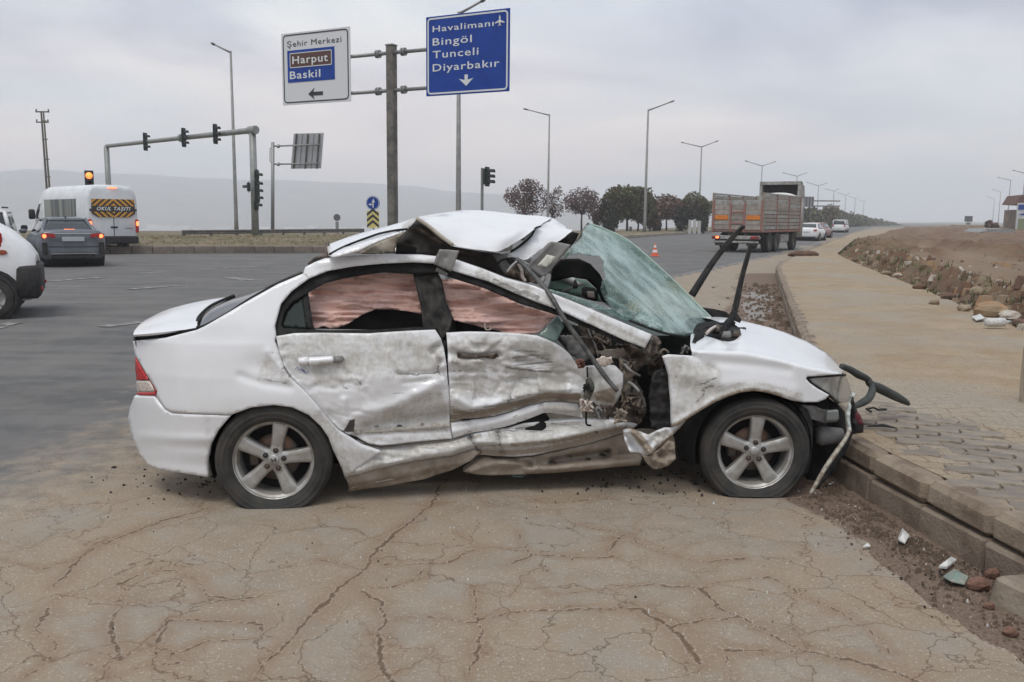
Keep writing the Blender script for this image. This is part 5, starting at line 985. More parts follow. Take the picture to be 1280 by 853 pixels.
def wheel(loc, rot0, cz, front=False, near=True):
    w_ = empty('wheel', loc, 0, car)
    if front: w_.rotation_euler = (0, 0, math.radians(-7))
    V, F_ = tyre_mesh(cz, 1); obj('tyre', V, F_, rubber, w_, True)
    rim = MB(); rim.lathe([(.205, .05), (.214, .0), (.218, -.004), (.2185, .002), (.212, .012), (.200, .02), (.190, .045), (.186, .10), (.19, .2)], 60, 'y')
    rim.lathe([(.001, .016), (.03, .016), (.05, .020), (.058, .035), (.06, .07)], 30, 'y')
    for k in range(5):
        a = rot0 + k * 2 * math.pi / 5; ca_, sa_ = math.cos(a), math.sin(a)
        secs = []
        for rr_k, hw, yf in ((.035, .038, .020), (.075, .033, .022), (.12, .035, .016), (.17, .040, .012), (.203, .046, .014)):
            ring = []
            for (o_, dy_) in ((-hw, .05), (-hw, .012), (-hw * .82, .003), (-.5 * hw, 0), (.5 * hw, 0), (hw * .82, .003), (hw, .012), (hw, .05)):
                ring.append((rr_k * ca_ - o_ * sa_, yf + dy_, rr_k * sa_ + o_ * ca_))
            secs.append(ring)
        v, f = loft(secs); rim.add(v, f)
    ro = rim.build('rim', alloy, w_, False); fix_normals(ro)
    MB().lathe([(.001, .008), (.024, .008), (.029, .012), (.030, .03)], 24, 'y').build('hub_cap', alloy, w_, True)
    if not front:
        e = MB(); e.box(-.013, -.008, .003, .008, -.012, .012); e.box(.008, .013, .003, .008, -.012, .012); e.box(-.008, .008, .003, .008, -.003, .003); eo = e.build('emblem', darkmetal, w_); eo.rotation_euler = (0, math.radians(-12), 0)
    nutm = darkmetal
    for k in range(5):
        a = rot0 + k * 2 * math.pi / 5 + 0.0; p_ = (.052 * math.cos(a), 0, .052 * math.sin(a))
        MB().lathe([(.001, .010), (.007, .010), (.0085, .016), (.0135, .017), (.0135, .012), (.0145, .012), (.0145, .03)], 12, 'y', p_).build('lug_nut', nutm, w_, True)
    MB().lathe([(.05, .085), (.13, .085), (.132, .09), (.132, .10), (.05, .10)], 36, 'y').build('brake_disc', discm, w_, True)
    MB().lathe([(.001, .13), (.2, .13)], 30, 'y').build('backing_plate', inner, w_, True)
    cal = MB().box(-.145, -.085, .07, .12, -.05, .06, .01).build('caliper', darkmetal, w_)
    return w_
hr, hf = LP(342, 576, .02), LP(945, 566, .02)
wheel((hr[0], .02, hr[2]), math.radians(79), hr[2]); wheel((hf[0], .03, hf[2]), math.radians(86), hf[2], True)
for x_ in (hr[0], hf[0]):
    w2 = empty('wheel', (x_, 1.70, .30), math.pi, car); V, F_ = tyre_mesh(.30, 2); obj('tyre', V, F_, rubber, w2, True); MB().lathe([(.001, .03), (.2, .03), (.214, 0), (.2, .2)], 30, 'y').build('rim', alloy, w2, True)
# hidden but needed: floor, far side, seats, arches
MB().box(-.38, 2.95, .34, 1.62, .20, .26, .02).build('floor_pan', brownsteel, car)
for x_ in (hr[0], hf[0]):
    a_ = [math.radians(k) for k in range(-20, 201, 10)]; R1 = [[(x_ + .35 * math.cos(q), y_, .27 + .35 * math.sin(q)) for q in a_] for y_ in (.06, .34)]
    v, f = loft(R1, closed=False, caps=False); obj('wheel_housing', v, f, inner, car, True)
    obj('wheel_housing', [(x_ + .36 * math.cos(q), .34, .27 + .36 * math.sin(q)) for q in a_], [tuple(range(len(a_)))], inner, car)
far_side = [(-.78,.35),(-.35,.30),(-.33,.45),(-.2,.58),(0,.63),(.2,.58),(.33,.45),(.36,.25),(2.33,.25),(2.36,.45),(2.5,.58),(2.7,.63),(2.9,.58),(3.04,.42),(3.35,.38),(3.42,.62),(3.2,.78),(2.4,.90),(2.25,.92),(-.1,.94),(-.75,.9),(-.85,.6)]
MB().prism(far_side, 1.68, 1.71, 'y').build('far_side_panel', paint, car)
for p in ([(-.1,1.66,.93),(.45,1.52,1.28),(.8,1.48,1.36),(1.3,1.48,1.34)], [(.95,1.66,.93),(1.0,1.5,1.34)], [(2.3,1.62,.9),(1.9,1.5,1.12),(1.5,1.46,1.32)]):
    MB().tube(catmull(p, 5), .03, 6).build('far_pillar', paint, car, True)
for x_, y_ in ((1.15, .42), (1.15, 1.15)):
    s_ = empty('front_seat', (x_, y_, .26), 0, car)
    MB().box(-.1, .4, -.22, .22, 0, .2, .06).build('seat_cushion', inner, s_, True)
    b_ = MB().box(-.08, .05, -.21, .21, .12, .62, .05).build('seat_back', inner, s_, True); b_.rotation_euler = (0, math.radians(-18), 0)
    h_ = MB().box(-.24, -.16, -.11, .11, .60, .76, .03).build('headrest', inner, s_, True)
MB().box(.0, .45, .35, 1.55, .30, .50, .05).build('rear_seat', inner, car, True)
rb = MB().box(-.12, .05, .35, 1.55, .45, .92, .05).build('rear_seat_back', inner, car, True)
MB().box(-.42, .0, .45, 1.5, .30, .60, .04).build('boot_floor', inner, car)
MB().box(1.95, 2.25, .55, 1.55, .45, .86, .06).build('dashboard', inner, car, True)
MB().box(2.30, 3.15, .35, 1.5, .30, .68, .05).build('engine', torn, car)
MB().box(3.15, 3.28, .30, 1.5, .30, .6, .04).build('front_carrier', darkplastic, car)
# ================================================================== ISLAND, MEDIAN, SIGNS, LAMPS
m, t, b, pos = base_mat('dry_grass', 0.95)
n1_, n2_ = noise(t, pos, .6, 6, .65), noise(t, pos, 6, 5, .7)
c_ = mixc(t, ramp(t, n1_, [(.4, 0.), (.6, 1.)]), (0.105, 0.10, 0.045), (0.20, 0.155, 0.095)); c_ = mixc(t, ramp(t, n2_, [(.5, 0.), (.7, .6)]), c_, (0.26, 0.21, 0.13)); LK(t, c_, b.inputs['Base Color']); mat_grass = m
medkerb = M('old_kerb_stone', (0.24, 0.20, 0.17), 0.9, 0, (0.16, 0.13, 0.11), 1.5, bump=.4, bscale=20, var=.22)
medkerb2 = M('pale_kerb_stone', (0.34, 0.30, 0.24), 0.9, 0, (0.26, 0.22, 0.18), 1.5, var=.12)
def strip_obj(name, front, back, z0, zf, mat, nu=16, seed=1, step=1.0, amp=.15, **tags):
    a, La = resamp(front, n=max(8, int(resamp(front, n=2)[1] / step))); bb, _ = resamp(back, n=len(a)); u_ = np.linspace(0, 1, nu)[None, :, None]
    P = a[:, None] * (1 - u_) + bb[:, None] * u_; x, y = P[..., 0], P[..., 1]; e = np.minimum(u_[..., 0] * 4, 1)
    z = z0 + zf * np.sin(np.pi * np.clip(u_[..., 0], 0, 1)) + amp * fbm(x * .7, y * .7, 4, seed) * e
    z[:, -1] = -.4
    return grid_obj(name, np.stack([x, y, z], -1), mat, kind='structure', **tags)
isl_f = [(-70, 20), (-40, 28.2), (-15.4, 35.9), (-8.4, 38.4), (-3.0, 40.3), (-.6, 42), (-.2, 45)]
isl_b = [(-84, 52), (-50, 66), (-24, 66), (-14, 68), (-8, 66), (-3, 52), (-.5, 46)]
strip_obj('traffic_island', [(x, y + .05) for x, y in isl_f], isl_b, .28, .15, mat_grass, 20, 3)
med_f = [(3.2, 62), (6, 67), (10.3, 76.6), (25.6, 116.6), (62, 210), (150, 420)]; med_b = [(-1, 66), (2, 74), (5.5, 84), (18, 121), (52, 216), (138, 428)]
strip_obj('median', med_f, med_b, .22, .1, mat_grass, 14, 4, step=2.0)
ik = empty('island_kerb', (-8.4, 38.4, 0), kind='structure')
pts, _ = resamp(isl_f, step=.8)
for i in range(len(pts) - 1):
    if pts[i][0] > -24: stone(ik, 'kerb_stone', pts[i][::1], pts[i + 1], 0, .18, -.02, .31, medkerb, .03, .01)
mk = empty('median_kerb', (10.3, 76.6, 0), kind='structure')
pts, _ = resamp(med_f[:4] + [(40, 154)], step=1.6)
for i in range(len(pts) - 1): stone(mk, 'kerb_stone', pts[i], pts[i + 1], 0, .2, -.02, .27, medkerb2, .03, .01)
# faded lane markings, sheets just above the asphalt
markm = M('worn_road_paint', (0.30, 0.29, 0.28), .8, 0, (0.135, 0.133, 0.13), 5, amt=(.40, .54))
def mark(p0, p1, w_=.14):
    a, b_ = G(*p0), G(*p1); d = (b_ - a); d /= np.linalg.norm(d); n_ = np.array([-d[1], d[0], 0]) * w_ / 2
    L = np.linalg.norm(b_ - a); k = max(1, int(L / .4)); v = []; f = []
    for i in range(k + 1):
        c = a + (b_ - a) * i / k; ww = 1 + .25 * math.sin(i * 2.3); v += [tuple(c + n_ * ww + [0, 0, .008]), tuple(c - n_ * ww + [0, 0, .008])]
        if i: f.append((2 * i - 2, 2 * i - 1, 2 * i + 1, 2 * i))
    return obj('lane_marking', v, f, markm, None, kind='structure')
for p0, p1, w_ in [((-60, 425), (0, 409), .2), ((0, 408), (20, 404), .2), ((128, 409), (176, 403), .22), ((60, 352), (130, 347), .25), ((160, 362), (235, 357), .2), ((275, 336), (335, 333), .25), ((175, 342), (205, 341), .3), ((285, 347), (312, 351), .35), ((845, 345), (960, 321), .16), ((960, 321), (1000, 311.5), .16), ((1000, 311.5), (1045, 297), .18), ((835, 306), (856, 303.5), .2), ((852, 315), (880, 311), .2), ((1005, 293), (1030, 290), .3), ((795, 308), (812, 316), .12)]: mark(p0, p1, w_)
# ---- tall street lamps
lampm = M('lamp_post_steel', (0.20, 0.20, 0.20), .55, .3, (0.27, 0.26, 0.25), 3)
fark = M('lamp_head_grey', (0.13, 0.13, 0.135), .5)
def street_lamp(pxx, pybase, Y, top, arms, label, r=.11):
    base = AT(pxx, pybase, Y); base[2] = .2
    topz = AT(pxx, top, Y)[2]; o = empty('street_lamp', base, 0, label=label, category='street lamp', group='tall street lamps along the road')
    MB().tube([(0, 0, -.3), (0, 0, 1.2), (0, 0, topz - base[2])], [r * 1.5, r * 1.15, r * .6], 8).build('pole', lampm, o, True)
    for ax, ay in arms:
        e = AT(ax, ay, Y); d = Vector((e[0] - base[0], 0, e[2] - base[2])); s_ = Vector((0, 0, topz - base[2] - .1))
        MB().tube([s_, s_ + (d - s_) * .85], [r * .55, r * .4], 6).build('arm', lampm, o, True)
        dd = (d - s_).normalized(); MB().tube([s_ + (d - s_) * .8, s_ + (d - s_) * .9, d], [(.05, .06), (.09, .17), (.05, .1)], 8, flat=(0, 0, 1)).build('lamp_head', fark, o, True)
    return o
street_lamp(296, 300, 56, 64, [(264, 54)], 'tallest street lamp with one arm to the left, beside the traffic light gantry')
street_lamp(573, 285, 44, 15, [(607, -1)], 'street lamp standing behind the blue direction sign', .12)
street_lamp(684.5, 287, 88, 143, [(654, 136)], 'street lamp with arm pointing left above the bare reddish trees')
street_lamp(805.5, 293, 92, 137, [(843, 126)], 'street lamp with one arm to the right beside the big round tree', .14)
street_lamp(873, 288, 127, 183, [(851, 178), (898, 176)], 'double armed street lamp nearest to the truck on its left', .13)
street_lamp(949, 285, 166, 207, [(931, 201), (970, 202)], 'double armed street lamp rising right behind the truck bed', .13)
street_lamp(993, 284, 206, 220, [(978, 216), (1009, 216)], 'double armed street lamp just right of the truck cab', .14)
street_lamp(1020.5, 283, 262, 232, [(1008, 228), (1034, 229)], 'double armed street lamp above the gantry sign on the far road', .15)
for i, (x_, y_, Y_) in enumerate([(1040, 239, 320), (1055, 244, 380), (1067, 248, 440), (1078, 252, 520)]):
    street_lamp(x_, 283, Y_, y_, [(x_ - 9 + i, y_ - 3), (x_ + 9 - i, y_ - 3)], ['hazy double street lamp, first beyond the gantry sign', 'hazy double street lamp, second beyond the gantry sign', 'hazy double street lamp, third beyond the gantry sign', 'faintest double street lamp above the dark hedge'][i], .17)
for i, (x_, yb, y_, Y_, ax) in enumerate([(1275, 290, 216, 170, 1266), (1258, 288, 225, 215, 1247), (1247, 287, 240, 300, 1240), (1240, 286, 249, 380, 1234)]):
    street_lamp(x_, yb, Y_, y_, [(ax, y_ - 3)], ['hazy street lamp rising above the shop sign at the right edge', 'hazy single lamp left of the shop sign', 'pale lamp third from the right edge over the field', 'smallest pale lamp over the far side of the field'][i], .13)
# ---- twin leg power pole
pp = AT(56, 268, 73); pp[2] = -.1; o = empty('power_pole', pp, 0, label='old twin legged power pole with short crossarms, leaning left of the school van', category='power pole')
woodm = M('weathered_pole_steel', (0.09, 0.085, 0.08), .8, 0, (0.14, 0.12, 0.10), 5)
def rel(px, py, Y, b_): q = AT(px, py, Y); return (q[0] - b_[0], 0, q[2] - b_[2])
MB().tube([(0, 0, -.2), rel(58.5, 236, 73, pp), rel(51.5, 140, 73, pp)], [.10, .09, .07], 7).build('pole_leg', woodm, o)
MB().tube([(.42, 0, -.2), rel(62, 236, 73, pp), rel(54.3, 140, 73, pp)], [.09, .08, .06], 7).build('pole_leg', woodm, o)
for yy_ in (152, 175, 200, 222): q = rel(52.5 + (yy_ - 140) * .075, yy_, 73, pp); MB().box(q[0] - .05, q[0] + .30, -.03, .03, q[2], q[2] + .08).build('brace', woodm, o)
for yy_, hw in ((140, .55), (153, .5)):
    q = rel(53, yy_, 73, pp); MB().box(q[0] - hw, q[0] + hw, -.05, .05, q[2] - .05, q[2] + .05).build('crossarm', woodm, o)
    for s_ in (-1, 1): MB().tube([(q[0] + s_ * hw * .9, 0, q[2]), (q[0] + s_ * hw * .9, 0, q[2] + .22)], [.06, .05], 7).build('insulator', woodm, o)
# ---- direction signs on the central post
SA = math.radians(-27.5); PY = 36.5; sp = AT(491, 280, PY); sp[2] = .3
sgn = empty('direction_sign', sp, SA, label='tall steel post carrying a white town centre sign and a blue direction board', category='road sign')
postm = M('weathered_sign_post', (0.10, 0.095, 0.085), .7, .3, (0.20, 0.18, 0.155), 3, bump=.3)
SZ = -.3
MB().box(-.17, .17, -.17, .17, -.4, 8.35 + SZ, .03).build('post', postm, sgn)
MB().box(-.19, .19, -.19, .19, 8.35 + SZ, 8.42 + SZ, .02).build('post_cap', galv, sgn)
whitesign = M('white_sign_face', (0.64, 0.645, 0.65), .5); bluesign = M('blue_sign_face', (0.006, 0.040, 0.25), .55, 0, (0.008, 0.05, 0.30), 2, spec=.25)
brownsign = M('brown_sign_face', (0.085, 0.035, 0.025), .5); signwhite = M('white_lettering', (0.66, 0.68, 0.68), .5); signblack = M('black_lettering', (0.025, 0.025, 0.028), .5); signback = M('sign_edge_metal', (0.30, 0.31, 0.33), .5, .4)
def text_obj(s_, mat, w_, cap, x, z, y, parent, italic=False, bold=.012):
    c = bpy.data.curves.new('lettering', 'FONT'); c.body = s_; c.size = 1; c.resolution_u = 3; c.offset = bold; c.space_character = 1.12; c.extrude = .01
    if italic: c.shear = .35
    o = bpy.data.objects.new('lettering_tmp', c); COL.objects.link(o); dg = bpy.context.evaluated_depsgraph_get(); me = bpy.data.meshes.new_from_object(o.evaluated_get(dg)); bpy.data.objects.remove(o)
    n_ = len(me.vertices); co = np.empty(n_ * 3, np.float32); me.vertices.foreach_get('co', co); co = co.reshape(-1, 3)
    x0, x1 = co[:, 0].min(), co[:, 0].max(); kx = w_ / (x1 - x0); kz = cap / .70
    new = np.stack([x + (co[:, 0] - x0) * kx, y + co[:, 2] * .4, z + co[:, 1] * kz], -1).astype(np.float32); me.vertices.foreach_set('co', new.reshape(-1)); me.materials.clear(); me.materials.append(mat); me.name = 'lettering'; me.update()
    q = bpy.data.objects.new('lettering', me); COL.objects.link(q); q.parent = parent; return q
def rrect(x0, x1, z0, z1, r, n=5):
    o = []
    for cx_, cz_, a0 in ((x1 - r, z1 - r, 0), (x0 + r, z1 - r, 90), (x0 + r, z0 + r, 180), (x1 - r, z0 + r, 270)):
        o += [(cx_ + r * math.cos(math.radians(a0 + 90 * k / n)), cz_ + r * math.sin(math.radians(a0 + 90 * k / n))) for k in range(n + 1)]
    return o
def ring_border(x0, x1, z0, z1, r, wd, y, mat, parent, name='border'):
    a = rrect(x0, x1, z0, z1, r); b_ = rrect(x0 + wd, x1 - wd, z0 + wd, z1 - wd, max(r - wd, .01)); n = len(a)
    v = [(p[0], y, p[1]) for p in a] + [(p[0], y, p[1]) for p in b_]; f = [(i, (i + 1) % n, n + (i + 1) % n, n + i) for i in range(n)]
    v += [(p[0], y + .012, p[1]) for p in a]; f += [(i, 2 * n + i, 2 * n + (i + 1) % n, (i + 1) % n) for i in range(n)]
    return obj(name, v, f, mat, parent)
def board(x0, x1, z0, z1, face, nm):
    bb = MB().box(x0, x1, -.235, -.20, z0, z1, .01).build(nm, face, sgn)
    for k in (.2, .5, .8): MB().box(x0 + (x1 - x0) * k - .04, x0 + (x1 - x0) * k + .04, -.198, -.13, z0 + .05, z1 - .05).build('back_rail', galv, sgn)
    return bb
W0, W1, Z0, Z1 = -5.52, -1.87, 6.28 + SZ, 9.24 + SZ
wb = board(W0, W1, Z0, Z1, whitesign, 'white_board'); ww, hh = W1 - W0, Z1 - Z0
U = lambda u_: W0 + ww * u_
Vv = lambda v_: Z1 - hh * v_
ring_border(U(.025), U(.975), Vv(.975), Vv(.025), .18, .05, -.245, signblack, wb)
text_obj('Şehir Merkezi', signblack, ww * .79, hh * .078, U(.09), Vv(.195), -.242, wb, bold=.0)
def plate(x0, x1, z0, z1, y, mat, nm, par): return MB().box(x0, x1, y, y + .02, z0, z1, .003).build(nm, mat, par)
pb = plate(U(.09), U(.78), Vv(.69), Vv(.245), -.25, bluesign, 'blue_panel', wb)
plate(U(.13), U(.745), Vv(.49), Vv(.285), -.262, brownsign, 'brown_panel', wb); ring_border(U(.13), U(.745), Vv(.49), Vv(.285), .05, .03, -.266, signwhite, wb)
text_obj('Harput', signwhite, ww * .52, hh * .105, U(.17), Vv(.435), -.268, wb, bold=.01); text_obj('Baskil', signwhite, ww * .45, hh * .105, U(.125), Vv(.64), -.256, wb, bold=.01)
cx_, cz_ = U(.50), Vv(.865)
MB().prism([(cx_ - .40, cz_), (cx_ - .07, cz_ + .23), (cx_ - .14, cz_ + .075), (cx_ + .38, cz_ + .075), (cx_ + .38, cz_ - .075), (cx_ - .14, cz_ - .075), (cx_ - .07, cz_ - .23)], -.25, -.238, 'y').build('arrow', signblack, wb)
W0, W1, Z0, Z1 = 1.80, 5.48, 6.27 + SZ, 9.25 + SZ; ww, hh = W1 - W0, Z1 - Z0
bbd = board(W0, W1, Z0, Z1, bluesign, 'blue_board'); ring_border(U(.02), U(.98), Vv(.98), Vv(.02), .15, .06, -.245, signwhite, bbd)
for s_, v_, w2, cap in (('Havalimanı', .195, .73, .075), ('Bingöl', .365, .475, .092), ('Tunceli', .525, .555, .092), ('Diyarbakır', .69, .80, .092)): text_obj(s_, signwhite, ww * w2, hh * cap, U(.085), Vv(v_), -.242, bbd, bold=.006)
cx_, cz_ = U(.495), Vv(.90)
MB().prism([(cx_, cz_), (cx_ + .32, cz_ + .28), (cx_ + .07, cz_ + .22), (cx_ + .07, cz_ + .42), (cx_ - .07, cz_ + .42), (cx_ - .07, cz_ + .22), (cx_ - .32, cz_ + .28)], -.25, -.238, 'y').build('arrow', signwhite, bbd)
cx_, cz_ = U(.885), Vv(.145)
MB().prism([(cx_, cz_ + .22), (cx_ + .03, cz_ + .14), (cx_ + .03, cz_ + .04), (cx_ + .20, cz_ - .04), (cx_ + .20, cz_ - .08), (cx_ + .03, cz_ - .04), (cx_ + .025, cz_ - .12), (cx_ + .07, cz_ - .17), (cx_, cz_ - .15), (cx_ - .07, cz_ - .17), (cx_ - .025, cz_ - .12), (cx_ - .03, cz_ - .04), (cx_ - .20, cz_ - .08), (cx_ - .20, cz_ - .04), (cx_ - .03, cz_ + .04), (cx_ - .03, cz_ + .14)], -.25, -.238, 'y').build('aeroplane_symbol', signwhite, bbd)
for z_ in (8.08 + SZ, 6.62 + SZ):
    MB().tube([(-5.3, -.05, z_), (-.17, -.05, z_)], .075, 10).build('arm', galv, sgn, True); MB().tube([(.17, -.05, z_), (5.2, -.05, z_)], .075, 10).build('arm', galv, sgn, True)
    for x_ in (-.62, .62): MB().lathe([(.02, -.09), (.16, -.09), (.16, -.02), (.12, -.02), (.12, .02), (.16, .02), (.16, .09), (.02, .09)], 12, 'x', (x_, -.05, z_)).build('flange', galv, sgn)
# ---- round blue sign over a chevron plate
q = AT(466.5, 290, 39); q[2] = .3; rs_ = empty('keep_straight_sign', q, math.radians(-8), label='round blue ahead or left arrow sign above a yellow and black chevron plate', category='road sign')
cz = AT(466.5, 254, 39)[2] - .3; MB().tube([(0, .05, -.3), (0, .05, cz)], .035, 8).build('post', galv, rs_)
MB().lathe([(.001, -.02), (.30, -.02), (.31, -.01), (.31, .01), (.001, .01)], 28, 'y', (0, 0, cz)).build('blue_disc', bluesign, rs_)
MB().lathe([(.27, -.024), (.295, -.024)], 28, 'y', (0, 0, cz)).build('disc_border', signwhite, rs_)
MB().prism([(.04, cz - .2), (.04, cz + .02), (.10, cz + .02), (.03, cz + .2), (-.05, cz + .02), (0, cz + .02), (0, cz - .04), (-.10, cz - .04), (-.08, cz + .0), (-.2, cz - .06), (-.08, cz - .13), (-.10, cz - .085), (-.01, cz - .085), (-.01, cz - .2)], -.03, -.022, 'y').build('arrow_symbol', signwhite, rs_)
cz2 = AT(466.5, 274.5, 39)[2] - .3; yel = M('yellow_sign_face', (0.68, 0.58, 0.20), .5)
cp = MB().box(-.27, .27, -.02, .01, cz2 - .37, cz2 + .37).build('chevron_plate', yel, rs_)
for k in range(3):
    z_ = cz2 - .31 + k * .25; MB().prism([(-.27, z_ - .05), (0, z_ + .17), (.27, z_ - .05), (.27, z_ + .07), (0, z_ + .29 if k < 2 else z_ + .29), (-.27, z_ + .07)], -.03, -.022, 'y').build('chevron', signblack, cp)
MB().box(.10, .22, -.1, .05, cz2 - .6, cz2 - .35, .02).build('small_bracket', white_far, rs_)
q = AT(421.5, 291, 66); q[2] = .2; o = empty('small_round_sign', q, 0, label='small grey back of a round road sign on the grass behind the guard rail', category='road sign')
MB().tube([(0, 0, -.3), (0, 0, 1.0)], .12, 8).build('post', galv, o); MB().lathe([(.001, -.02), (.26, -.02), (.26, .02), (.001, .02)], 20, 'y', (0, 0, 1.3)).build('disc', M('sign_back_grey', (0.10, 0.10, 0.12), .6), o)
# ---- back of the far direction sign
q = AT(340.5, 291, 80); q[2] = -.1; fs = empty('sign_seen_from_behind', q, 0, label='overhead road sign seen from behind with steel ribs, right of the gantry post', category='road sign')
f2_ = lambda px, py: tuple(np.array(AT(px, py, 80)) - q)
MB().tube([(0, 0, -.5), f2_(341, 178)], [.17, .15], 8).build('post', galv, fs, True)
for ya, yb_ in ((183, 181), (205.5, 204.5)): MB().tube([f2_(341, ya), f2_(400, yb_)], .07, 6).build('arm', galv, fs, True); MB().lathe([(.02, -.1), (.16, -.1), (.16, .1), (.02, .1)], 8, 'x', f2_(348, ya)).build('flange', galv, fs)
MB().tube([f2_(341, 184), f2_(337.5, 186), f2_(337.5, 202), f2_(341, 205)], .04, 6).build('ladder_bar', galv, fs)
a_, b2_, c2_, d2_ = f2_(366.5, 167), f2_(404, 166), f2_(400.5, 210.5), f2_(362.5, 211)
MB().add([(p[0], .25, p[2]) for p in (a_, b2_, c2_, d2_)] + [(p[0], .30, p[2]) for p in (a_, b2_, c2_, d2_)], [(0, 1, 2, 3), (7, 6, 5, 4), (0, 4, 5, 1), (1, 5, 6, 2), (2, 6, 7, 3), (3, 7, 4, 0)]).build('board', M('sign_back_alu', (0.36, 0.37, 0.39), .5, .3), fs)
for s_ in (.10, .48, .86): MB().tube([(a_[0] + (b2_[0] - a_[0]) * s_, .15, a_[2]), (d2_[0] + (c2_[0] - d2_[0]) * s_, .15, d2_[2])], .08, 6).build('rib', darkmetal, fs)
for s_ in (.29, .67): MB().tube([(a_[0] + (b2_[0] - a_[0]) * s_, .2, a_[2]), (d2_[0] + (c2_[0] - d2_[0]) * s_, .2, d2_[2])], .035, 6).build('rib', galv, fs)
# ---- traffic light gantry
GR, GL = AT(315.5, 163, 51), AT(133, 183, 63); gb = np.array([GR[0], GR[1], .2])
gan = empty('traffic_gantry', gb, 0, label='grey tubular gantry reaching over the road with its tall right post', category='gantry')
gm = M('painted_gantry_steel', (0.22, 0.235, 0.235), .5, .2, (0.28, 0.28, 0.27), 4)
gr, gl = Vector(GR - gb), Vector(GL - gb)
MB().tube([(0, 0, -.4), (gr[0], gr[1], gr[2] + .05)], [.21, .19], 12).build('post', gm, gan, True)
MB().tube([(gl[0], gl[1], -.4), (gl[0], gl[1], gl[2])], [.20, .18], 12).build('post', gm, gan, True)
mid = gl + (gr - gl) * .57
MB().tube([gl, mid], [.13, .14], 10).build('beam', gm, gan, True); MB().tube([mid, gr + Vector((.15, -.1, 0))], [.15, .17], 10).build('beam', gm, gan, True)
dv = (gr - gl).normalized(); MB().tube([mid - dv * .12, mid + dv * .12], .26, 12).build('flange', gm, gan); MB().tube([gr - dv * .3, gr + dv * .35], .24, 12).build('flange', gm, gan)
sigm = M('signal_black_housing', (0.012, 0.02, 0.018), .6); lensm = M('dark_signal_lens', (0.05, 0.012, 0.012), .2)
def signal(pos_, rz, h_, label, lit=False, three=3, nm='traffic_light', hoods=True, parent=None, sc=1.0):
    o = empty(nm, pos_, rz, label=label, category='traffic light')
    w_ = .17 * sc; seg = h_ / three
    MB().box(-w_, w_, -.0, .22 * sc, -h_ / 2, h_ / 2, .03).build('housing', sigm, o)
    MB().box(-w_ * 1.35, w_ * 1.35, .08, .10, -h_ / 2 - .08, h_ / 2 + .08, .005).build('backing_plate', sigm, o)
    for k in range(three):
        z_ = h_ / 2 - seg * (k + .5); r_ = min(.12 * sc, seg * .4)
        on = lit and k == 0
        MB().lathe([(.001, -.01), (r_ * (1.5 if on else 1), -.005), (r_ * 1.02, .02)], 14, 'y', (0, 0, z_)).build('lens', lamp_amber if on else lensm, o, True)
        if not on:
            v = []; f = []; n = 10
            for i_ in range(n + 1):
                a = math.radians(-20 + 220 * i_ / n); v += [(r_ * 1.12 * math.cos(a), 0, z_ + r_ * 1.12 * math.sin(a)), (r_ * 1.12 * math.cos(a), -.28 * sc, z_ + r_ * 1.12 * math.sin(a) - .02)]
                if i_: f.append((2 * i_ - 2, 2 * i_ - 1, 2 * i_ + 1, 2 * i_))
            obj('visor', v, f, sigm, o, True)
    return o
# signals point along the crossing road: seen from the side
for px_, lab in ((185, 'traffic light hanging on the gantry beam nearest the far left post'), (233, 'traffic light hanging in the middle of the gantry beam'), (272.5, 'traffic light hanging on the gantry beam nearest the right post')):
    k = (px_ - 133) / (315.5 - 133); Yk = 63 + (51 - 63) * (k * 1.1 if k < .9 else 1) ; y_px = 183 + (163 - 183) * k
    p_ = AT(px_, y_px + .5, Yk); signal((p_[0], p_[1] - .25, p_[2]), math.radians(70), 1.0, lab, sc=.82)
for px_, py_, h_, rz, lab in ((323, 219, .45, 75, 'single black signal highest on the right side of the gantry post'), (309, 234, .5, -75, 'small black signal on the left side of the gantry post'), (323.5, 239, 1.2, 70, 'three lamp black signal on the right side of the gantry post'), (322.5, 257, .45, 75, 'lowest small black signal on the gantry post')):
    p_ = AT(px_, py_, 50.5); signal((p_[0], p_[1] - .05, p_[2]), math.radians(rz), h_, lab, three=3 if h_ > 1 else 1, sc=.85)
p_ = AT(111.5, 224, 40); o = signal((p_[0], p_[1], p_[2]), math.radians(25), .60, 'small traffic light showing bright orange above the school van roof', lit=True, three=2, sc=.8)
MB().tube([(0, .1, -.3), (0, .1, -p_[2])], .05, 8).build('pole', galv, o)
p_ = AT(608.5, 221, 42); o = signal((p_[0] + .1, p_[1], p_[2]), math.radians(65), .75, 'traffic light on its own thin grey pole left of the bare trees', sc=1.0)
p0_ = AT(603, 210, 42); MB().tube([(-.32, .15, -p_[2]), (-.32, .15, p0_[2] - p_[2])], .07, 8).build('pole', galv, o)
for c in kids(o):
    if c.name.startswith('pole'): c.rotation_euler = (0, 0, -math.radians(65))
# ---- guard rail on the island
ga, gb_ = G(228, 301.5, .2), G(455, 296.5, .2); gr_ = empty('guard_rail', tuple(ga), 0, label='long low steel guard rail along the back of the grass island', category='guard rail')
d_ = np.array(gb_ - ga); Lr = float(np.hypot(d_[0], d_[1])); gr_.rotation_euler = (0, 0, math.atan2(d_[1], d_[0]))
railm = M('dull_guard_rail_steel', (0.12, 0.12, 0.12), .6, .3, (0.19, 0.17, 0.15), 3)
prof = [(0, .34), (-.04, .38), (-.04, .42), (0, .46), (-.04, .50), (-.04, .54), (0, .58)]
v, f = loft([[(x_, y_, z_) for y_, z_ in prof] + [(x_, y_ + .03, z_) for y_, z_ in prof[::-1]] for x_ in (0, Lr)]); obj('beam', v, f, railm, gr_)
for k in range(int(Lr / 1.9) + 1): MB().box(k * 1.9 + .1, k * 1.9 + .22, .03, .13, -.4, .54).build('post', railm, gr_)
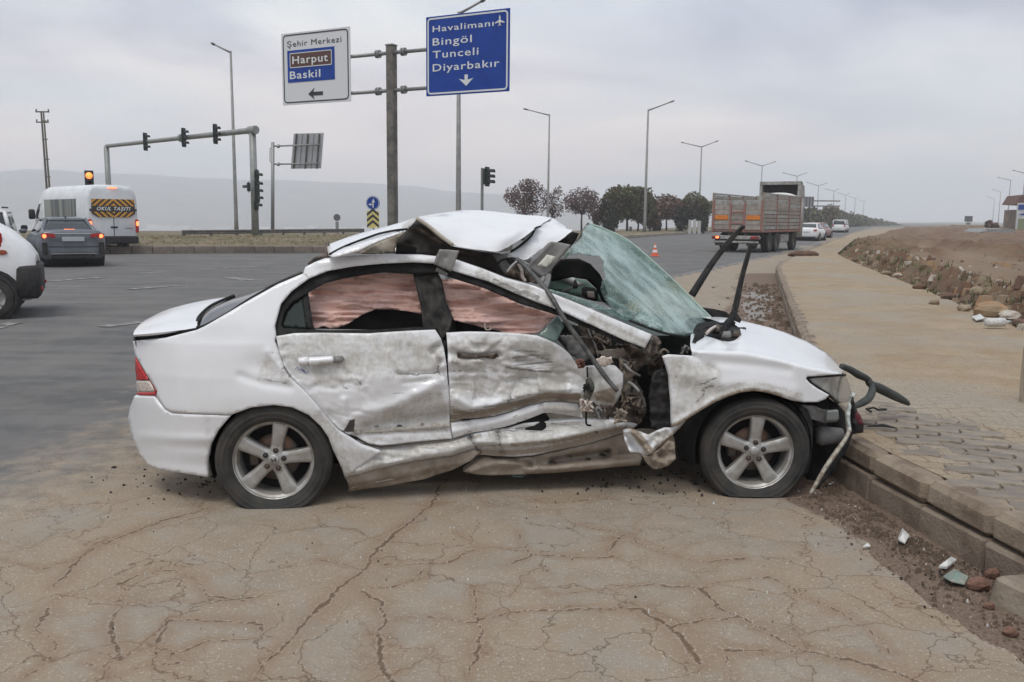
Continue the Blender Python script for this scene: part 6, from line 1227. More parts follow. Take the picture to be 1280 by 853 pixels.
# ---- trees
barkm = M('dark_bark', (0.06, 0.045, 0.035), .9, 0, (0.10, 0.08, 0.06), 8)
leafs = {'red': M('purple_brown_leaves', (0.15, 0.075, 0.07), .8, 0, (0.08, 0.05, 0.042), 1.5, var=0.1), 'green': M('dark_green_leaves', (0.105, 0.115, 0.042), .8, 0, (0.075, 0.052, 0.03), .6), 'brown': M('brown_green_leaves', (0.165, 0.09, 0.065), .8, 0, (0.085, 0.055, 0.04), .8), 'olive': M('yellowing_leaves', (0.20, 0.16, 0.08), .8, 0, (0.11, 0.09, 0.05), 1), 'cone': M('very_dark_conifer_leaves', (0.03, 0.036, 0.02), .9, 0, (0.055, 0.045, 0.03), 1)}
def leaf_cloud(blobs, n, size, seed, shell=.55):
    rs = np.random.RandomState(seed); V = []; tot = sum(b_[3] * b_[4] for b_ in blobs)
    for bx_, by_, bz_, rx, rz_ in blobs:
        k = int(n * rx * rz_ / tot); d = rs.normal(size=(k, 3)); d /= np.linalg.norm(d, axis=1)[:, None]; rr_k = (rs.uniform(shell ** 3, 1, k) ** (1 / 3))[:, None]
        lump = 1 + .75 * (fbm(d[:, 0] * 3 + bx_, d[:, 2] * 3 + d[:, 1] * 2.1 + by_, 3, seed))[:, None]
        c = np.array([bx_, by_, bz_]) + d * rr_k * lump * np.array([rx, rx, rz_])
        u_ = rs.normal(size=(k, 3)); u_ /= np.linalg.norm(u_, axis=1)[:, None]; w2 = np.cross(u_, rs.normal(size=(k, 3))); w2 /= np.linalg.norm(w2, axis=1)[:, None]
        s_ = size * rs.uniform(.5, 1.3, (k, 1)); V.append(np.stack([c - u_ * s_, c + w2 * s_ * .6, c + u_ * s_, c - w2 * s_ * .6], 1))
    V = np.concatenate(V).reshape(-1, 3); return V, np.arange(len(V)).reshape(-1, 4)
def tree(base, blobs, kind, n, size, label, seed, trunk_r=.12, limbs=6, group='trees planted on the road median', shell=.5, cat='tree', name='median_tree'):
    o = empty(name, base, 0, label=label, category=cat)
    if group: o['group'] = group
    V, F_ = leaf_cloud(blobs, n, size, seed, shell)
    me = bpy.data.meshes.new('crown'); me.vertices.add(len(V)); me.vertices.foreach_set('co', V.reshape(-1).astype(np.float32)); me.loops.add(len(V)); me.loops.foreach_set('vertex_index', np.arange(len(V), dtype=np.int32)); me.polygons.add(len(F_)); me.polygons.foreach_set('loop_start', np.arange(0, len(V), 4, dtype=np.int32)); me.update(calc_edges=True); me.materials.append(leafs[kind])
    c = bpy.data.objects.new('crown', me); COL.objects.link(c); c.parent = o
    rn = random.Random(seed); mb = MB(); zt = min(b_[2] - b_[4] * .4 for b_ in blobs); zt = max(zt, .4)
    mb.tube([(0, 0, -.2), (rn.uniform(-.08, .08), 0, zt * .6), (rn.uniform(-.1, .1), 0, zt)], [trunk_r, trunk_r * .8, trunk_r * .65], 7)
    for k in range(limbs):
        b_ = blobs[k % len(blobs)]; a = rn.uniform(0, 6.28); q1 = (b_[0] + b_[3] * .75 * math.cos(a), b_[1] + b_[3] * .75 * math.sin(a), b_[2] + b_[4] * rn.uniform(-.2, .8))
        mb.tube([(0, 0, zt * .85), (q1[0] * .4, q1[1] * .4, zt + (q1[2] - zt) * .45), q1], [trunk_r * .5, trunk_r * .3, trunk_r * .1], 5)
    mb.build('trunk', barkm, o, True); return o
def T(px, Y, cx_list, kind, n, size, label, seed, **k):
    """crown blobs given as (px, py, rx_px, ry_px) at distance Y"""
    b_ = AT(px, 288, Y); b_[2] = .15; s_ = Y / FPX; bl = []
    for x_, y_, rx, ry in cx_list: c = AT(x_, y_, Y); bl.append((c[0] - b_[0], random.uniform(-.6, .6), c[2] - b_[2], rx * s_ * 1.16, ry * s_ * 1.10))
    return tree(b_, bl, kind, n, size, label, seed, **k)
T(656, 92, [(652, 246, 16, 15), (667, 243, 15, 17), (640, 247, 10, 9), (661, 262, 18, 9), (660, 232, 9, 8)], 'red', 3000, .115, 'wide bare reddish tree, leftmost on the median', 1, shell=.05, limbs=14)
T(690, 92, [(688, 252, 11, 12), (694, 264, 10, 9), (697, 240, 6, 6)], 'red', 900, .11, 'thin sparse reddish sapling between the two reddish trees', 2, shell=.05, limbs=9, trunk_r=.08)
T(727, 96, [(727, 248, 16, 13), (714, 254, 11, 11), (738, 250, 11, 12), (727, 262, 12, 7)], 'red', 2800, .11, 'round reddish tree with a visible thin trunk, left of the dense trees', 3, shell=.05, limbs=14)
T(784, 98, [(784, 252, 21, 17), (768, 254, 16, 18), (803, 255, 16, 17), (786, 243, 24, 10), (795, 266, 15, 9), (772, 266, 13, 11), (780, 259, 20, 14)], 'green', 9500, .17, 'biggest dense round green and brown tree on the median', 4, trunk_r=.16)
T(762, 94, [(761, 262, 10, 10), (762, 277, 9, 12)], 'cone', 2200, .18, 'dark column shaped conifer at the left foot of the biggest tree', 5, name='median_conifer')
T(812, 100, [(812, 262, 11, 12), (816, 274, 9, 11)], 'brown', 2000, .2, 'brownish bushy tree tucked behind the single right armed lamp', 6)
T(833, 106, [(834, 258, 15, 13), (844, 263, 10, 10), (826, 264, 11, 10), (835, 268, 14, 6)], 'brown', 4200, .16, 'purple brown round tree left of the tree beside the truck', 7)
T(868, 108, [(867, 257, 16, 13), (876, 264, 11, 12), (857, 263, 10, 10), (867, 268, 14, 7)], 'green', 4600, .16, 'green round tree directly left of the truck', 8)
T(853, 104, [(853, 274, 8, 14), (858, 266, 8, 8)], 'cone', 1700, .18, 'small dark conifer between the purple brown tree and the green tree', 9, name='median_conifer')
T(822, 104, [(820, 281, 6, 9)], 'cone', 900, .18, 'small dark shrub to the right of the single right armed lamp post', 10, name='median_conifer')
T(879, 106, [(880, 277, 5, 12)], 'cone', 900, .18, 'narrow dark conifer against the left side of the truck', 11, name='median_conifer')
T(903, 150, [(900, 256, 12, 8), (911, 258, 10, 8)], 'green', 1700, .28, 'low dark tree top showing over the left part of the truck gate', 12)
T(932, 155, [(930, 256, 13, 8), (942, 257, 10, 7)], 'green', 1700, .28, 'low dark tree top showing over the right part of the truck gate', 13)
T(1038, 200, [(1039, 264, 9, 7), (1037, 274, 6, 8)], 'olive', 1200, .3, 'yellowing tree beside the far road under the gantry sign', 14, limbs=5)
T(797, 103, [(799, 262, 12, 14), (806, 270, 9, 11)], 'brown', 2300, .17, 'brown bushy tree filling the right side of the biggest tree', 15)
T(850, 112, [(849, 259, 11, 10), (853, 267, 10, 10)], 'brown', 2300, .17, 'brown tree squeezed between the purple brown tree and the green tree', 16)
T(743, 101, [(744, 266, 9, 10), (748, 274, 7, 8)], 'red', 1100, .13, 'small reddish bush between the round reddish tree and the biggest tree', 17, shell=.1)
posts_m = M('pale_plastic_post', (0.42, 0.42, 0.40), .7)
for i, (x_, y0_, y1_) in enumerate([(868, 272, 289), (862, 273, 289), (874, 273, 288), (788, 284, 291), (814, 284, 290)]):
    a_ = AT(x_, y1_, 100); hgt = (y1_ - y0_) * 100 / FPX; o = empty('marker_post', (a_[0], a_[1], .15), 0, label=['pale post under the green tree, middle one of the three', 'pale post under the green tree, left one of the three', 'pale post under the green tree, right one of the three', 'short pale stub at the foot of the biggest tree', 'short pale stub right of the single armed lamp'][i], category='post')
    MB().box(-.16, .16, -.05, .05, -.1, hgt, .02).build('post_body', posts_m, o)
# far wooded slope beside the road
tlp = [(1003, 182, 262, 286), (1020, 210, 264, 286), (1040, 240, 264, 287), (1060, 280, 268, 287), (1080, 330, 271.5, 286), (1100, 400, 276, 285.5), (1128, 520, 283, 285.5)]
bl = []
for i in range(70):
    k = i / 69 * (len(tlp) - 1); j = min(int(k), len(tlp) - 2); u_ = k - j; x_, Y_, y0_, y1_ = [tlp[j][c] * (1 - u_) + tlp[j + 1][c] * u_ for c in range(4)]
    s_ = Y_ / FPX; ym = (y0_ + y1_) / 2 + random.uniform(-.8, 1.2); c = AT(x_, ym, Y_ + random.uniform(-4, 8)); bl.append((c[0], c[1], c[2], s_ * random.uniform(7, 10), s_ * (y1_ - y0_) / 2 * random.uniform(.85, 1.08) + .2))
V, F_ = leaf_cloud(bl, 22000, .55, 77, .5); me = bpy.data.meshes.new('far_tree_line'); me.vertices.add(len(V)); me.vertices.foreach_set('co', V.reshape(-1).astype(np.float32)); me.loops.add(len(V)); me.loops.foreach_set('vertex_index', np.arange(len(V), dtype=np.int32)); me.polygons.add(len(F_)); me.polygons.foreach_set('loop_start', np.arange(0, len(V), 4, dtype=np.int32)); me.update(calc_edges=True); me.materials.append(leafs['green'])
o = bpy.data.objects.new('far_tree_line', me); COL.objects.link(o); o['kind'] = 'stuff'; o['label'] = 'dark band of trees lining the far road as it climbs away'; o['category'] = 'trees'
# gantry sign over the far road
q = AT(1004, 284, 175); q[2] = .1; fg = empty('far_gantry_sign', q, 0, label='grey overhead gantry with a sign board far up the road beyond the truck', category='gantry')
g_ = lambda px, py: tuple(np.array(AT(px, py, 175)) - q)
MB().tube([(0, 0, -.5), g_(1004, 258)], [.3, .28], 8).build('post', darkmetal, fg)
for y_ in (251, 257.5): MB().tube([g_(1000, y_), g_(1050, y_ + .5)], .14, 6).build('arm', lampm, fg)
a_, b2_ = g_(1002, 246), g_(1016, 259); MB().box(a_[0], b2_[0], -.4, -.2, b2_[2], a_[2]).build('board', M('far_sign_grey', (0.22, 0.22, 0.24), .6), fg)
for k in range(4): x_ = a_[0] + (b2_[0] - a_[0]) * (.1 + .27 * k); MB().box(x_ - .1, x_ + .1, -.5, -.41, b2_[2], a_[2]).build('rib', darkmetal, fg)
# traffic cone
q = G(818.5, 320.5); o = empty('traffic_cone', q, 0, label='small orange and white traffic cone standing on the road', category='traffic cone')
orm = M('orange_cone_plastic', (0.62, 0.10, 0.04), .5)
MB().box(-.19, .19, -.19, .19, 0, .04, .01).build('cone_base', orm, o)
cz_ = lambda z_: .15 - z_ / .55 * .12
MB().lathe([(cz_(0), .04), (cz_(.15), .17)], 18, 'z').build('cone_body', orm, o, True); MB().lathe([(cz_(.15), .17), (cz_(.27), .28)], 18, 'z').build('white_band', signwhite, o, True); MB().lathe([(cz_(.27), .28), (cz_(.38), .38)], 18, 'z').build('cone_body', orm, o, True); MB().lathe([(cz_(.38), .38), (cz_(.48), .48)], 18, 'z').build('white_band', signwhite, o, True); MB().lathe([(cz_(.48), .48), (.02, .56), (.001, .56)], 18, 'z').build('cone_tip', orm, o, True)
# far town in the haze
rn = random.Random(3); cm = M('pale_town_walls', (0.55, 0.54, 0.52), .9); mb = MB()
for i in range(900):
    a = math.radians(rn.uniform(-33, -4)); R_d = rn.uniform(1000, 2300); x_, y_ = R_d * math.sin(a), R_d * math.cos(a); w_ = rn.uniform(5, 13); h_ = rn.choice([5, 6, 7, 9, 12, 15]) * rn.uniform(.7, 1)
    mb.box(x_ - w_, x_ + w_, y_ - 6, y_ + 6, -33, -29.5 + h_)
mb.build('far_town', cm, None, kind='stuff', label='pale houses of a distant town in the haze below the hills', category='town')
V, F_ = leaf_cloud([(R_d * math.sin(a), R_d * math.cos(a), -29, rn.uniform(8, 25), rn.uniform(3, 6)) for R_d, a in [(rn.uniform(900, 2200), math.radians(rn.uniform(-33, -4))) for _ in range(160)]], 9000, 2.2, 5, .3)
me = bpy.data.meshes.new('far_scrub'); me.from_pydata(V.tolist(), [], F_.tolist()); me.materials.append(leafs['green']); o = bpy.data.objects.new('far_scrub', me); COL.objects.link(o); o['kind'] = 'stuff'; o['label'] = 'hazy trees scattered among the houses of the distant town'; o['category'] = 'trees'
# ================================================================== OTHER VEHICLES
def rring(hw, hd, cx_, cy_, z, r=.25, n=4, squash=1.0):
    """rounded rectangle ring at height z, x along the vehicle"""
    o = []; r = min(r, hw * .95, hd * .95)
    for sx_, sy_, a0 in ((1, 1, 0), (-1, 1, 90), (-1, -1, 180), (1, -1, 270)):
        for k in range(n + 1):
            a = math.radians(a0 + 90 * k / n); o.append((cx_ + sx_ * (hd - r) + r * math.cos(a), cy_ + sy_ * (hw - r) + r * math.sin(a), z))
    return o
def section(x, zb, zt, w_, wt=None, crown=.03, bulge=.03):
    wt = wt if wt is not None else w_ * .86; h_ = zt - zb
    half = [(0, zb), (w_ * .80, zb), (w_ * .95, zb + h_ * .10), (w_ + bulge * .3, zb + h_ * .30), (w_ + bulge, zb + h_ * .55), (w_ + bulge * .2, zb + h_ * .80), (w_ - (w_ - wt) * .4, zt - h_ * .06), (wt, zt), (wt * .5, zt + crown * .8), (0, zt + crown)]
    return [(x, y, z) for y, z in half] + [(x, -y, z) for y, z in half[-2:0:-1]]
def vwheel(par, x, y, r, w_=.19, s_=1, rimm=None, name='wheel'):
    wh = empty(name, (x, y, r), 0, par)
    MB().lathe([(r * .62, -w_ / 2), (r * .9, -w_ / 2 - .01), (r, -w_ / 2 + .03), (r, w_ / 2 - .03), (r * .9, w_ / 2 + .01), (r * .62, w_ / 2)], 22, 'y').build('tyre', rubber, wh, True)
    rm = MB().lathe([(.001, -w_ * .25), (r * .5, -w_ * .25), (r * .62, -w_ * .42), (r * .66, -w_ * .5), (r * .66, w_ * .5), (r * .62, w_ * .42), (r * .5, w_ * .25), (.001, w_ * .25)], 22, 'y')
    rm.build('rim', rimm or alloy, wh, True)
    return wh
def gcar(name, loc, heading, label, cat, paintm, L=4.6, W_=.88, secs=None, gh=None, wheels=(.85, 3.5), wr_=.32, group=None):
    """heading: compass style angle from +Y, clockwise; local +x forward"""
    o = empty(name, loc, math.radians(90) - heading, label=label, category=cat)
    if group: o['group'] = group
    rings = [section(*s_) for s_ in secs]; v, f = loft(rings); b_ = obj('body', v, f, paintm, o, True); fix_normals(b_)
    gb2, gt = gh    # bottom (x0,x1,hw,z) top (x0,x1,hw,z)
    def gr2(a, ins, z): return rring(a[2] - ins, (a[1] - a[0]) / 2 - ins, (a[0] + a[1]) / 2, 0, z, .18)
    n_ = 3; rr_l = []
    for i in range(n_ + 1):
        u_ = i / n_; a = [gb2[k] * (1 - u_) + gt[k] * u_ for k in range(4)]; rr_l.append(gr2(a, 0, a[3]))
    v, f = loft(rr_l); obj('windows', v, f, glass_dark, o, True)
    a = gt; v, f = loft([gr2(a, -.025, a[3] - .03), gr2(a, -.02, a[3] + .02), gr2(a, .12, a[3] + .055), gr2(a, .35, a[3] + .07)]); fix_normals(obj('roof', v, f, paintm, o, True))
    for sy_ in (-1, 1):
        for xb, xt, rr3 in ((gb2[0] + .04, gt[0] + .03, (.10, .05)), (gb2[1] - .05, gt[1] - .03, (.05, .04)), (gb2[0] * .5 + gb2[1] * .5, gt[0] * .48 + gt[1] * .52, (.05, .03))):
            MB().tube([(xb, sy_ * (gb2[2] - .03), gb2[3] - .03), (xt, sy_ * (gt[2] - .03), gt[3] + .01)], rr3[0] * .6, 6).build('pillar', paintm, o, True)
    for x_ in wheels:
        for y_ in (-1, 1): vwheel(o, x_, y_ * (W_ - .045), wr_)
        MB().lathe([(wr_ * 1.0, -W_ - .035), (wr_ * 1.16, -W_ - .035), (wr_ * 1.18, -W_), (wr_ * 1.18, W_), (wr_ * 1.16, W_ + .035), (wr_ * 1.0, W_ + .035)], 20, 'y', (x_, 0, wr_ + .0)).build('wheel_arch', darkplastic, o, True)
    return o
# grey saloon waiting behind the school van
greyp = M('blue_grey_car_paint', (0.13, 0.142, 0.165), .35, .3, (0.16, 0.172, 0.195), 3)
secs = [(0.02, .50, .80, .62, .55), (0.0, .36, .98, .74, .66), (.06, .30, 1.07, .82, .70), (.18, .24, 1.09, .87, .74), (.6, .2, 1.07, .89, .76), (1.3, .2, .98, .89, .80), (3.2, .2, .97, .89, .80), (3.6, .2, .93, .89, .78), (4.2, .22, .80, .84, .70), (4.5, .28, .66, .74, .6), (4.6, .36, .55, .6, .5)]
cl_ = G(93, 330); hd = math.radians(-34)
gc = gcar('grey_saloon', (cl_[0] + .95, cl_[1] - 1.9, 0), hd, 'blue grey saloon seen from behind with its brake lights on, beside the school van', 'car', greyp, secs=secs, gh=((.55, 3.45, .80, .95), (1.30, 2.75, .58, 1.40)), wheels=(.92, 3.6), wr_=.33)
for sy_ in (-1, 1):
    tlx = empty('tail_light', (-.02, sy_ * .66, .93), 0, gc)
    MB().prism([(-.19, -.05), (-.17, .06), (.04, .085), (.19, .06), (.17, -.06), (.03, -.02)] if sy_ > 0 else [(.19, -.05), (.17, .06), (-.04, .085), (-.19, .06), (-.17, -.06), (-.03, -.02)][::-1], -.03, .08, 'x').build('lamp_housing', red_lamp, tlx)
    MB().lathe([(.001, -.035), (.055, -.03), (.065, .0)], 14, 'x', (0, sy_ * .10, 0)).build('lit_bulb', lamp_on, tlx)
    MB().box(-.05, .0, -.07, .07, -.28, .10, .02).build('reflector_panel', darkplastic, tlx).location = (0.0, sy_ * .10, -.28)
    mi = MB().box(-.09, .09, -.10, .10, -.07, .07, .04).build('door_mirror', greyp, gc, True); mi.location = (3.05, sy_ * 1.02, 1.02)
MB().tube([(-.035, -.5, .985), (-.05, 0, .995), (-.035, .5, .985)], .014, 6).build('chrome_strip', M('bright_chrome', (0.6, 0.6, 0.6), .2, .8), gc)
MB().tube([(-.035, .5, .985), (-.03, .62, .87)], .014, 6).build('chrome_strip', galv, gc); MB().tube([(-.035, -.5, .985), (-.03, -.62, .87)], .014, 6).build('chrome_strip', galv, gc)
MB().box(-.05, .0, -.30, .30, .77, .90, .01).build('number_plate', M('number_plate_white', (0.40, 0.42, 0.44), .5), gc)
MB().box(-.01, .1, -.60, .60, .26, .40, .02).build('lower_bumper', darkplastic, gc)
MB().tube([(-.02, -.62, .40), (-.03, 0, .41), (-.02, .62, .40)], .013, 6).build('bumper_trim', galv, gc)
MB().tube([(.02, -.70, .62), (-.04, -.3, .61), (-.04, .3, .61), (.02, .70, .62)], .012, 6).build('bumper_crease', darkplastic, gc)
tb = MB().box(-.03, .02, -.15, .15, -.02, .03, .01).build('high_brake_light', lamp_amber, gc); tb.location = (.66, 0, 1.09)
MB().box(1.3, 1.42, -.02, .02, 1.45, 1.50, .01).build('roof_fin', darkplastic, gc)
# school van
vp = AT(112, 318, 34.5); hv = math.radians(-49)
van = empty('school_van', (-15.75, 35.0, 0), math.radians(90) - hv, label='tall white school minibus with a black and orange chevron rear window', category='minibus')
vanp = M('white_van_paint', (0.70, 0.72, 0.74), .35, 0, (0.60, 0.62, 0.64), 2)
def vsec(x, zb, zt, w_, wt): return section(x, zb, zt, w_, wt, .05, .02)
secs = [(0.0, .55, 2.50, .92, .72), (.03, .48, 2.60, .96, .76), (.12, .45, 2.66, .98, .78), (.5, .42, 2.68, .99, .80), (3.8, .42, 2.66, .99, .80), (4.4, .42, 2.58, .99, .76), (4.75, .42, 2.25, .98, .72), (5.15, .42, 1.70, .96, .74), (5.4, .42, 1.38, .94, .74), (5.8, .45, 1.15, .88, .70), (6.0, .5, .85, .75, .6)]
v, f = loft([vsec(*s_) for s_ in secs]); fix_normals(obj('body', v, f, vanp, van, True))
m, t, b, pos = base_mat('chevron_window_print', 0.35)
tco = N(t, 'ShaderNodeTexCoord').outputs['Object']; sp_ = N(t, 'ShaderNodeSeparateXYZ'); LK(t, tco, sp_.inputs[0])
up = math_(t, 'SUBTRACT', math_(t, 'MULTIPLY', math_(t, 'ABSOLUTE', sp_.outputs[2]), 1.15), math_(t, 'MULTIPLY', math_(t, 'ABSOLUTE', sp_.outputs[1]), -1.0))
fr_ = math_(t, 'FRACT', math_(t, 'MULTIPLY', up, 4.2)); st = math_(t, 'GREATER_THAN', fr_, .48)
band = math_(t, 'GREATER_THAN', math_(t, 'ABSOLUTE', math_(t, 'ADD', sp_.outputs[2], .02)), .115)
LK(t, mixc(t, math_(t, 'MULTIPLY', st, band), (0.035, 0.025, 0.022), (0.62, 0.30, 0.035)), b.inputs['Base Color'])
cw = MB().prism([(-.84, .30), (-.82, .36), (.82, .36), (.84, .30), (.86, -.20), (.62, -.34), (-.62, -.34), (-.86, -.20)], -.03, .06, 'x').build('rear_window', m, van); cw.location = (-.02, 0, 1.80)
tx = text_obj('OKUL TAŞITI', M('pale_print', (0.75, 0.75, 0.75), .5), 1.34, .135, 0, 0, 0, cw, italic=True, bold=.02)
tx.rotation_euler = (0, 0, math.radians(-90)); tx.location = (-.045, .67, -.075)
cz = .012
MB().box(-.012, .02, -cz, cz, .60, 1.45).build('door_seam', darkplastic, van)
MB().box(-.03, .05, -.16, .16, 2.58, 2.62, .01).build('high_brake_light', lamp_on, van)
for sy_ in (-1, 1):
    q = MB().box(-.05, .08, -.06, .06, .85, 1.38, .02).build('tail_light', red_lamp, van); q.location = (0.0, sy_ * .93, 0)
    q = MB().box(-.06, .05, -.05, .05, 1.12, 1.3, .02).build('lit_lamp', lamp_on, van); q.location = (-.01, sy_ * .93, 0)
    MB().box(-.035, .0, sy_ * .9 - .03, sy_ * .9 + .03, 1.70, 1.78, .01).build('door_hinge', darkplastic, van)
    ml = MB().box(-.12, .10, -.10, .12, -.22, .20, .05).build('door_mirror', darkplastic, van, True); ml.location = (4.95, sy_ * 1.16, 1.55)
MB().box(-.03, .0, -.14, .14, 1.03, 1.10, .01).build('handle_trim', darkplastic, van); MB().box(-.03, .0, -.75, -.45, 1.02, 1.05, .005).build('badge_strip', galv, van)
MB().box(-.10, .25, -.95, .95, .42, .72, .05).build('rear_bumper', darkplastic, van)
m, t, b, pos = base_mat('curtained_van_window', 0.15); tco = N(t, 'ShaderNodeTexCoord').outputs['Object']; mpn = N(t, 'ShaderNodeMapping'); mpn.inputs['Scale'].default_value = (2.4, .1, .05); LK(t, tco, mpn.inputs[0])
LK(t, mixc(t, ramp(t, noise(t, mpn.outputs[0], 1.0, 2), [(.42, 0.), (.58, 1.)]), (0.055, 0.065, 0.062), (0.24, 0.25, 0.22)), b.inputs['Base Color']); curtm = m
for sy_ in (-1, 1):
    MB().prism([(1.0, 1.48), (1.0, 2.16), (4.0, 2.14), (4.0, 1.40), (2.5, 1.44)], sy_ * .985, sy_ * 1.02, 'y').build('side_window', curtm, van)
    MB().prism([(4.25, 1.36), (4.25, 1.98), (4.62, 1.96), (5.05, 1.50), (5.05, 1.36)], sy_ * .965, sy_ * 1.0, 'y').build('cab_window', glass_dark, van)
    MB().tube([(5.05, sy_ * .95, 1.38), (5.35, sy_ * .9, 1.10)], .03, 5).build('side_trim', darkplastic, van)
    MB().box(.2, 5.6, sy_ * .99 - .02, sy_ * .99 + .02, .50, .66, .01).build('sill_trim', darkplastic, van)
for x_ in (1.15, 4.95):
    for y_ in (-.86, .86): vwheel(van, x_, y_, .36)
# white hatchback leaving the frame on the left
_c = AT(49, 400, 13.3); _h = math.radians(-116); _l = np.array([-math.cos(_h), math.sin(_h)])
hb = gcar('white_hatchback', (_c[0] - .88 * _l[0], _c[1] - .88 * _l[1], 0), _h, 'white hatchback cut off by the left edge, its black bumper and rear wheel in view', 'car', white_far,
   secs=[(0.10, .40, .85, .66, .6), (.0, .34, .84, .76, .7), (.02, .30, .92, .82, .72), (.12, .26, 1.08, .86, .76), (.35, .25, 1.30, .87, .72), (.62, .25, 1.46, .87, .70), (1.1, .25, 1.52, .87, .70), (2.4, .25, 1.50, .87, .70), (3.0, .25, 1.25, .87, .70), (3.3, .25, 1.02, .87, .7), (3.9, .3, .85, .8, .66), (4.05, .4, .6, .7, .5)],
   gh=((.75, 2.9, .885, 1.0), (.9, 2.4, .76, 1.42)), wheels=(.62, 3.1), wr_=.32)
MB().box(-.05, .27, -.93, .93, .30, .80, .05).build('black_bumper', darkplastic, hb, True)
for s_ in (-1, 1):
    q = MB().box(.42, .62, s_ * .86 - .03, s_ * .86 + .03, 1.06, 1.30, .03).build('tail_light', redm, hb)
    q = MB().lathe([(.001, -.012), (.06, -.01), (.065, .02)], 14, 'y', (0, 0, 0)).build('side_marker', M('orange_marker', (0.30, 0.07, 0.03), .3), hb); q.location = (.43, s_ * .90, 1.0); q.rotation_euler = (0, 0, 0 if s_ < 0 else math.pi); q.scale = (1.1, 1, .6)
    q = MB().box(0, .1, s_ * .8 - .05, s_ * .8 + .05, .42, .48, .01).build('reflector', red_lamp, hb); q.location = (-.075, 0, 0)
    MB().lathe([(.34, -.02), (.42, -.02), (.42, .02), (.34, .02)], 20, 'y', (.62, s_ * .87, .34)).build('arch_trim', darkplastic, hb)
    for k in range(5):
        a = 2 * math.pi * k / 5; MB().tube([(.62 + .05 * math.cos(a), s_ * .905, .32 + .05 * math.sin(a)), (.62 + .19 * math.cos(a), s_ * .905, .32 + .19 * math.sin(a))], .025, 5).build('wheel_spoke', alloy, hb)
# van behind it with a roof rack
_h = math.radians(-26); _c = AT(17, 300, 27); sv = gcar('small_white_van', (_c[0] - .86 * math.cos(_h), _c[1] + .86 * math.sin(_h), 0), _h, 'small white van with roof rack and dark windows, mostly outside the left edge', 'van', white_far,
   secs=[(0.0, .4, 1.0, .8, .7), (.05, .3, 1.0, .85, .75), (3.4, .3, 1.02, .86, .76), (4.1, .3, .92, .82, .7), (4.3, .4, .7, .7, .6)], gh=((.05, 3.4, .80, 1.0), (.15, 2.75, .68, 1.62)), wheels=(.8, 3.4))
for y_ in (-.6, .6): MB().tube([(.3, y_, 1.75), (2.5, y_, 1.75)], .025, 6).build('roof_bar', darkplastic, sv)
q = MB().box(-.08, .08, -.1, .1, -.09, .09, .04).build('door_mirror', darkplastic, sv, True); q.location = (2.9, -1.02, 1.10)
# white saloon, its dark red neighbour, and minibus on the far road
secs_s = [(0.0, .40, .92, .72, .62), (.06, .30, 1.02, .82, .72), (.2, .24, 1.06, .86, .74), (.7, .2, 1.04, .87, .76), (1.3, .2, .98, .87, .78), (3.2, .2, .96, .87, .78), (4.2, .22, .78, .82, .70), (4.45, .3, .6, .7, .6)]
def lights(c, y_, z_, w_=.13, h_=.14, m_=None):
    for s_ in (-1, 1): MB().box(-.05, .12, s_ * y_ - w_, s_ * y_ + w_, z_ - h_ / 2, z_ + h_ / 2, .02).build('tail_light', m_ or red_lamp, c)
q = G(1009, 301.5); ws = gcar('white_saloon', (q[0] - .1, q[1], 0), math.radians(29), 'white saloon driving away just right of the truck', 'car', white_far, secs=secs_s, gh=((.4, 3.4, .78, .95), (1.2, 2.6, .58, 1.40)), wheels=(.9, 3.5)); lights(ws, .68, .88)
MB().box(-.05, .0, -.28, .28, .72, .84, .01).build('number_plate', signwhite, ws); MB().box(-.03, .1, -.7, .7, .22, .36, .02).build('lower_bumper', darkplastic, ws)
q = G(1016, 298.0); rc = gcar('red_hatchback', (q[0] + .1, q[1], 0), math.radians(31), 'dull red car half hidden behind the white saloon', 'car', M('dull_red_paint', (0.36, 0.22, 0.22), .4), secs=secs_s, gh=((.2, 3.4, .78, .95), (.6, 2.6, .58, 1.42)), wheels=(.9, 3.5)); lights(rc, .68, .9)
q = G(1048, 291.0); mv = gcar('white_minibus', (q[0], q[1], 0), math.radians(27), 'small white minibus farthest away on the road by the hedge', 'minibus', white_far, secs=[(0.0, .4, 1.1, .85, .8), (.06, .3, 1.15, .92, .86), (3.9, .3, 1.15, .92, .86), (4.8, .35, .9, .85, .7)], gh=((.04, 4.2, .90, 1.1), (.12, 3.5, .80, 1.80)), wheels=(.9, 3.9)); lights(mv, .80, 1.0, .08, .3)
MB().box(-.06, .0, -.3, .3, .6, .72, .01).build('number_plate', signwhite, mv)
# ---- the truck
TR = np.array([12.2, 43.5]); ht = math.radians(31.5); fwd = np.array([math.sin(ht), math.cos(ht)]); rgt = np.array([math.cos(ht), -math.sin(ht)]); tcn_ = TR - rgt * 1.25
tk = empty('flatbed_truck', (tcn_[0], tcn_[1], 0), math.radians(90) - ht, label='old high sided lorry with weathered grey boards and a faded red frame, driving away', category='truck')
boardm = M('weathered_grey_boards', (0.36, 0.325, 0.29), .9, 0, (0.24, 0.205, 0.18), 5, amt=(.35, .65), var=.14, bump=.3); redf = M('faded_red_steel', (0.31, 0.12, 0.10), .75, 0, (0.24, 0.15, 0.13), 6); palef = M('pale_grey_steel', (0.36, 0.37, 0.35), .6, 0, (0.24, 0.22, 0.20), 5); orp = M('orange_reflective_plate', (0.70, 0.24, 0.02), .4, 0, (0.55, 0.14, 0.02), 30)
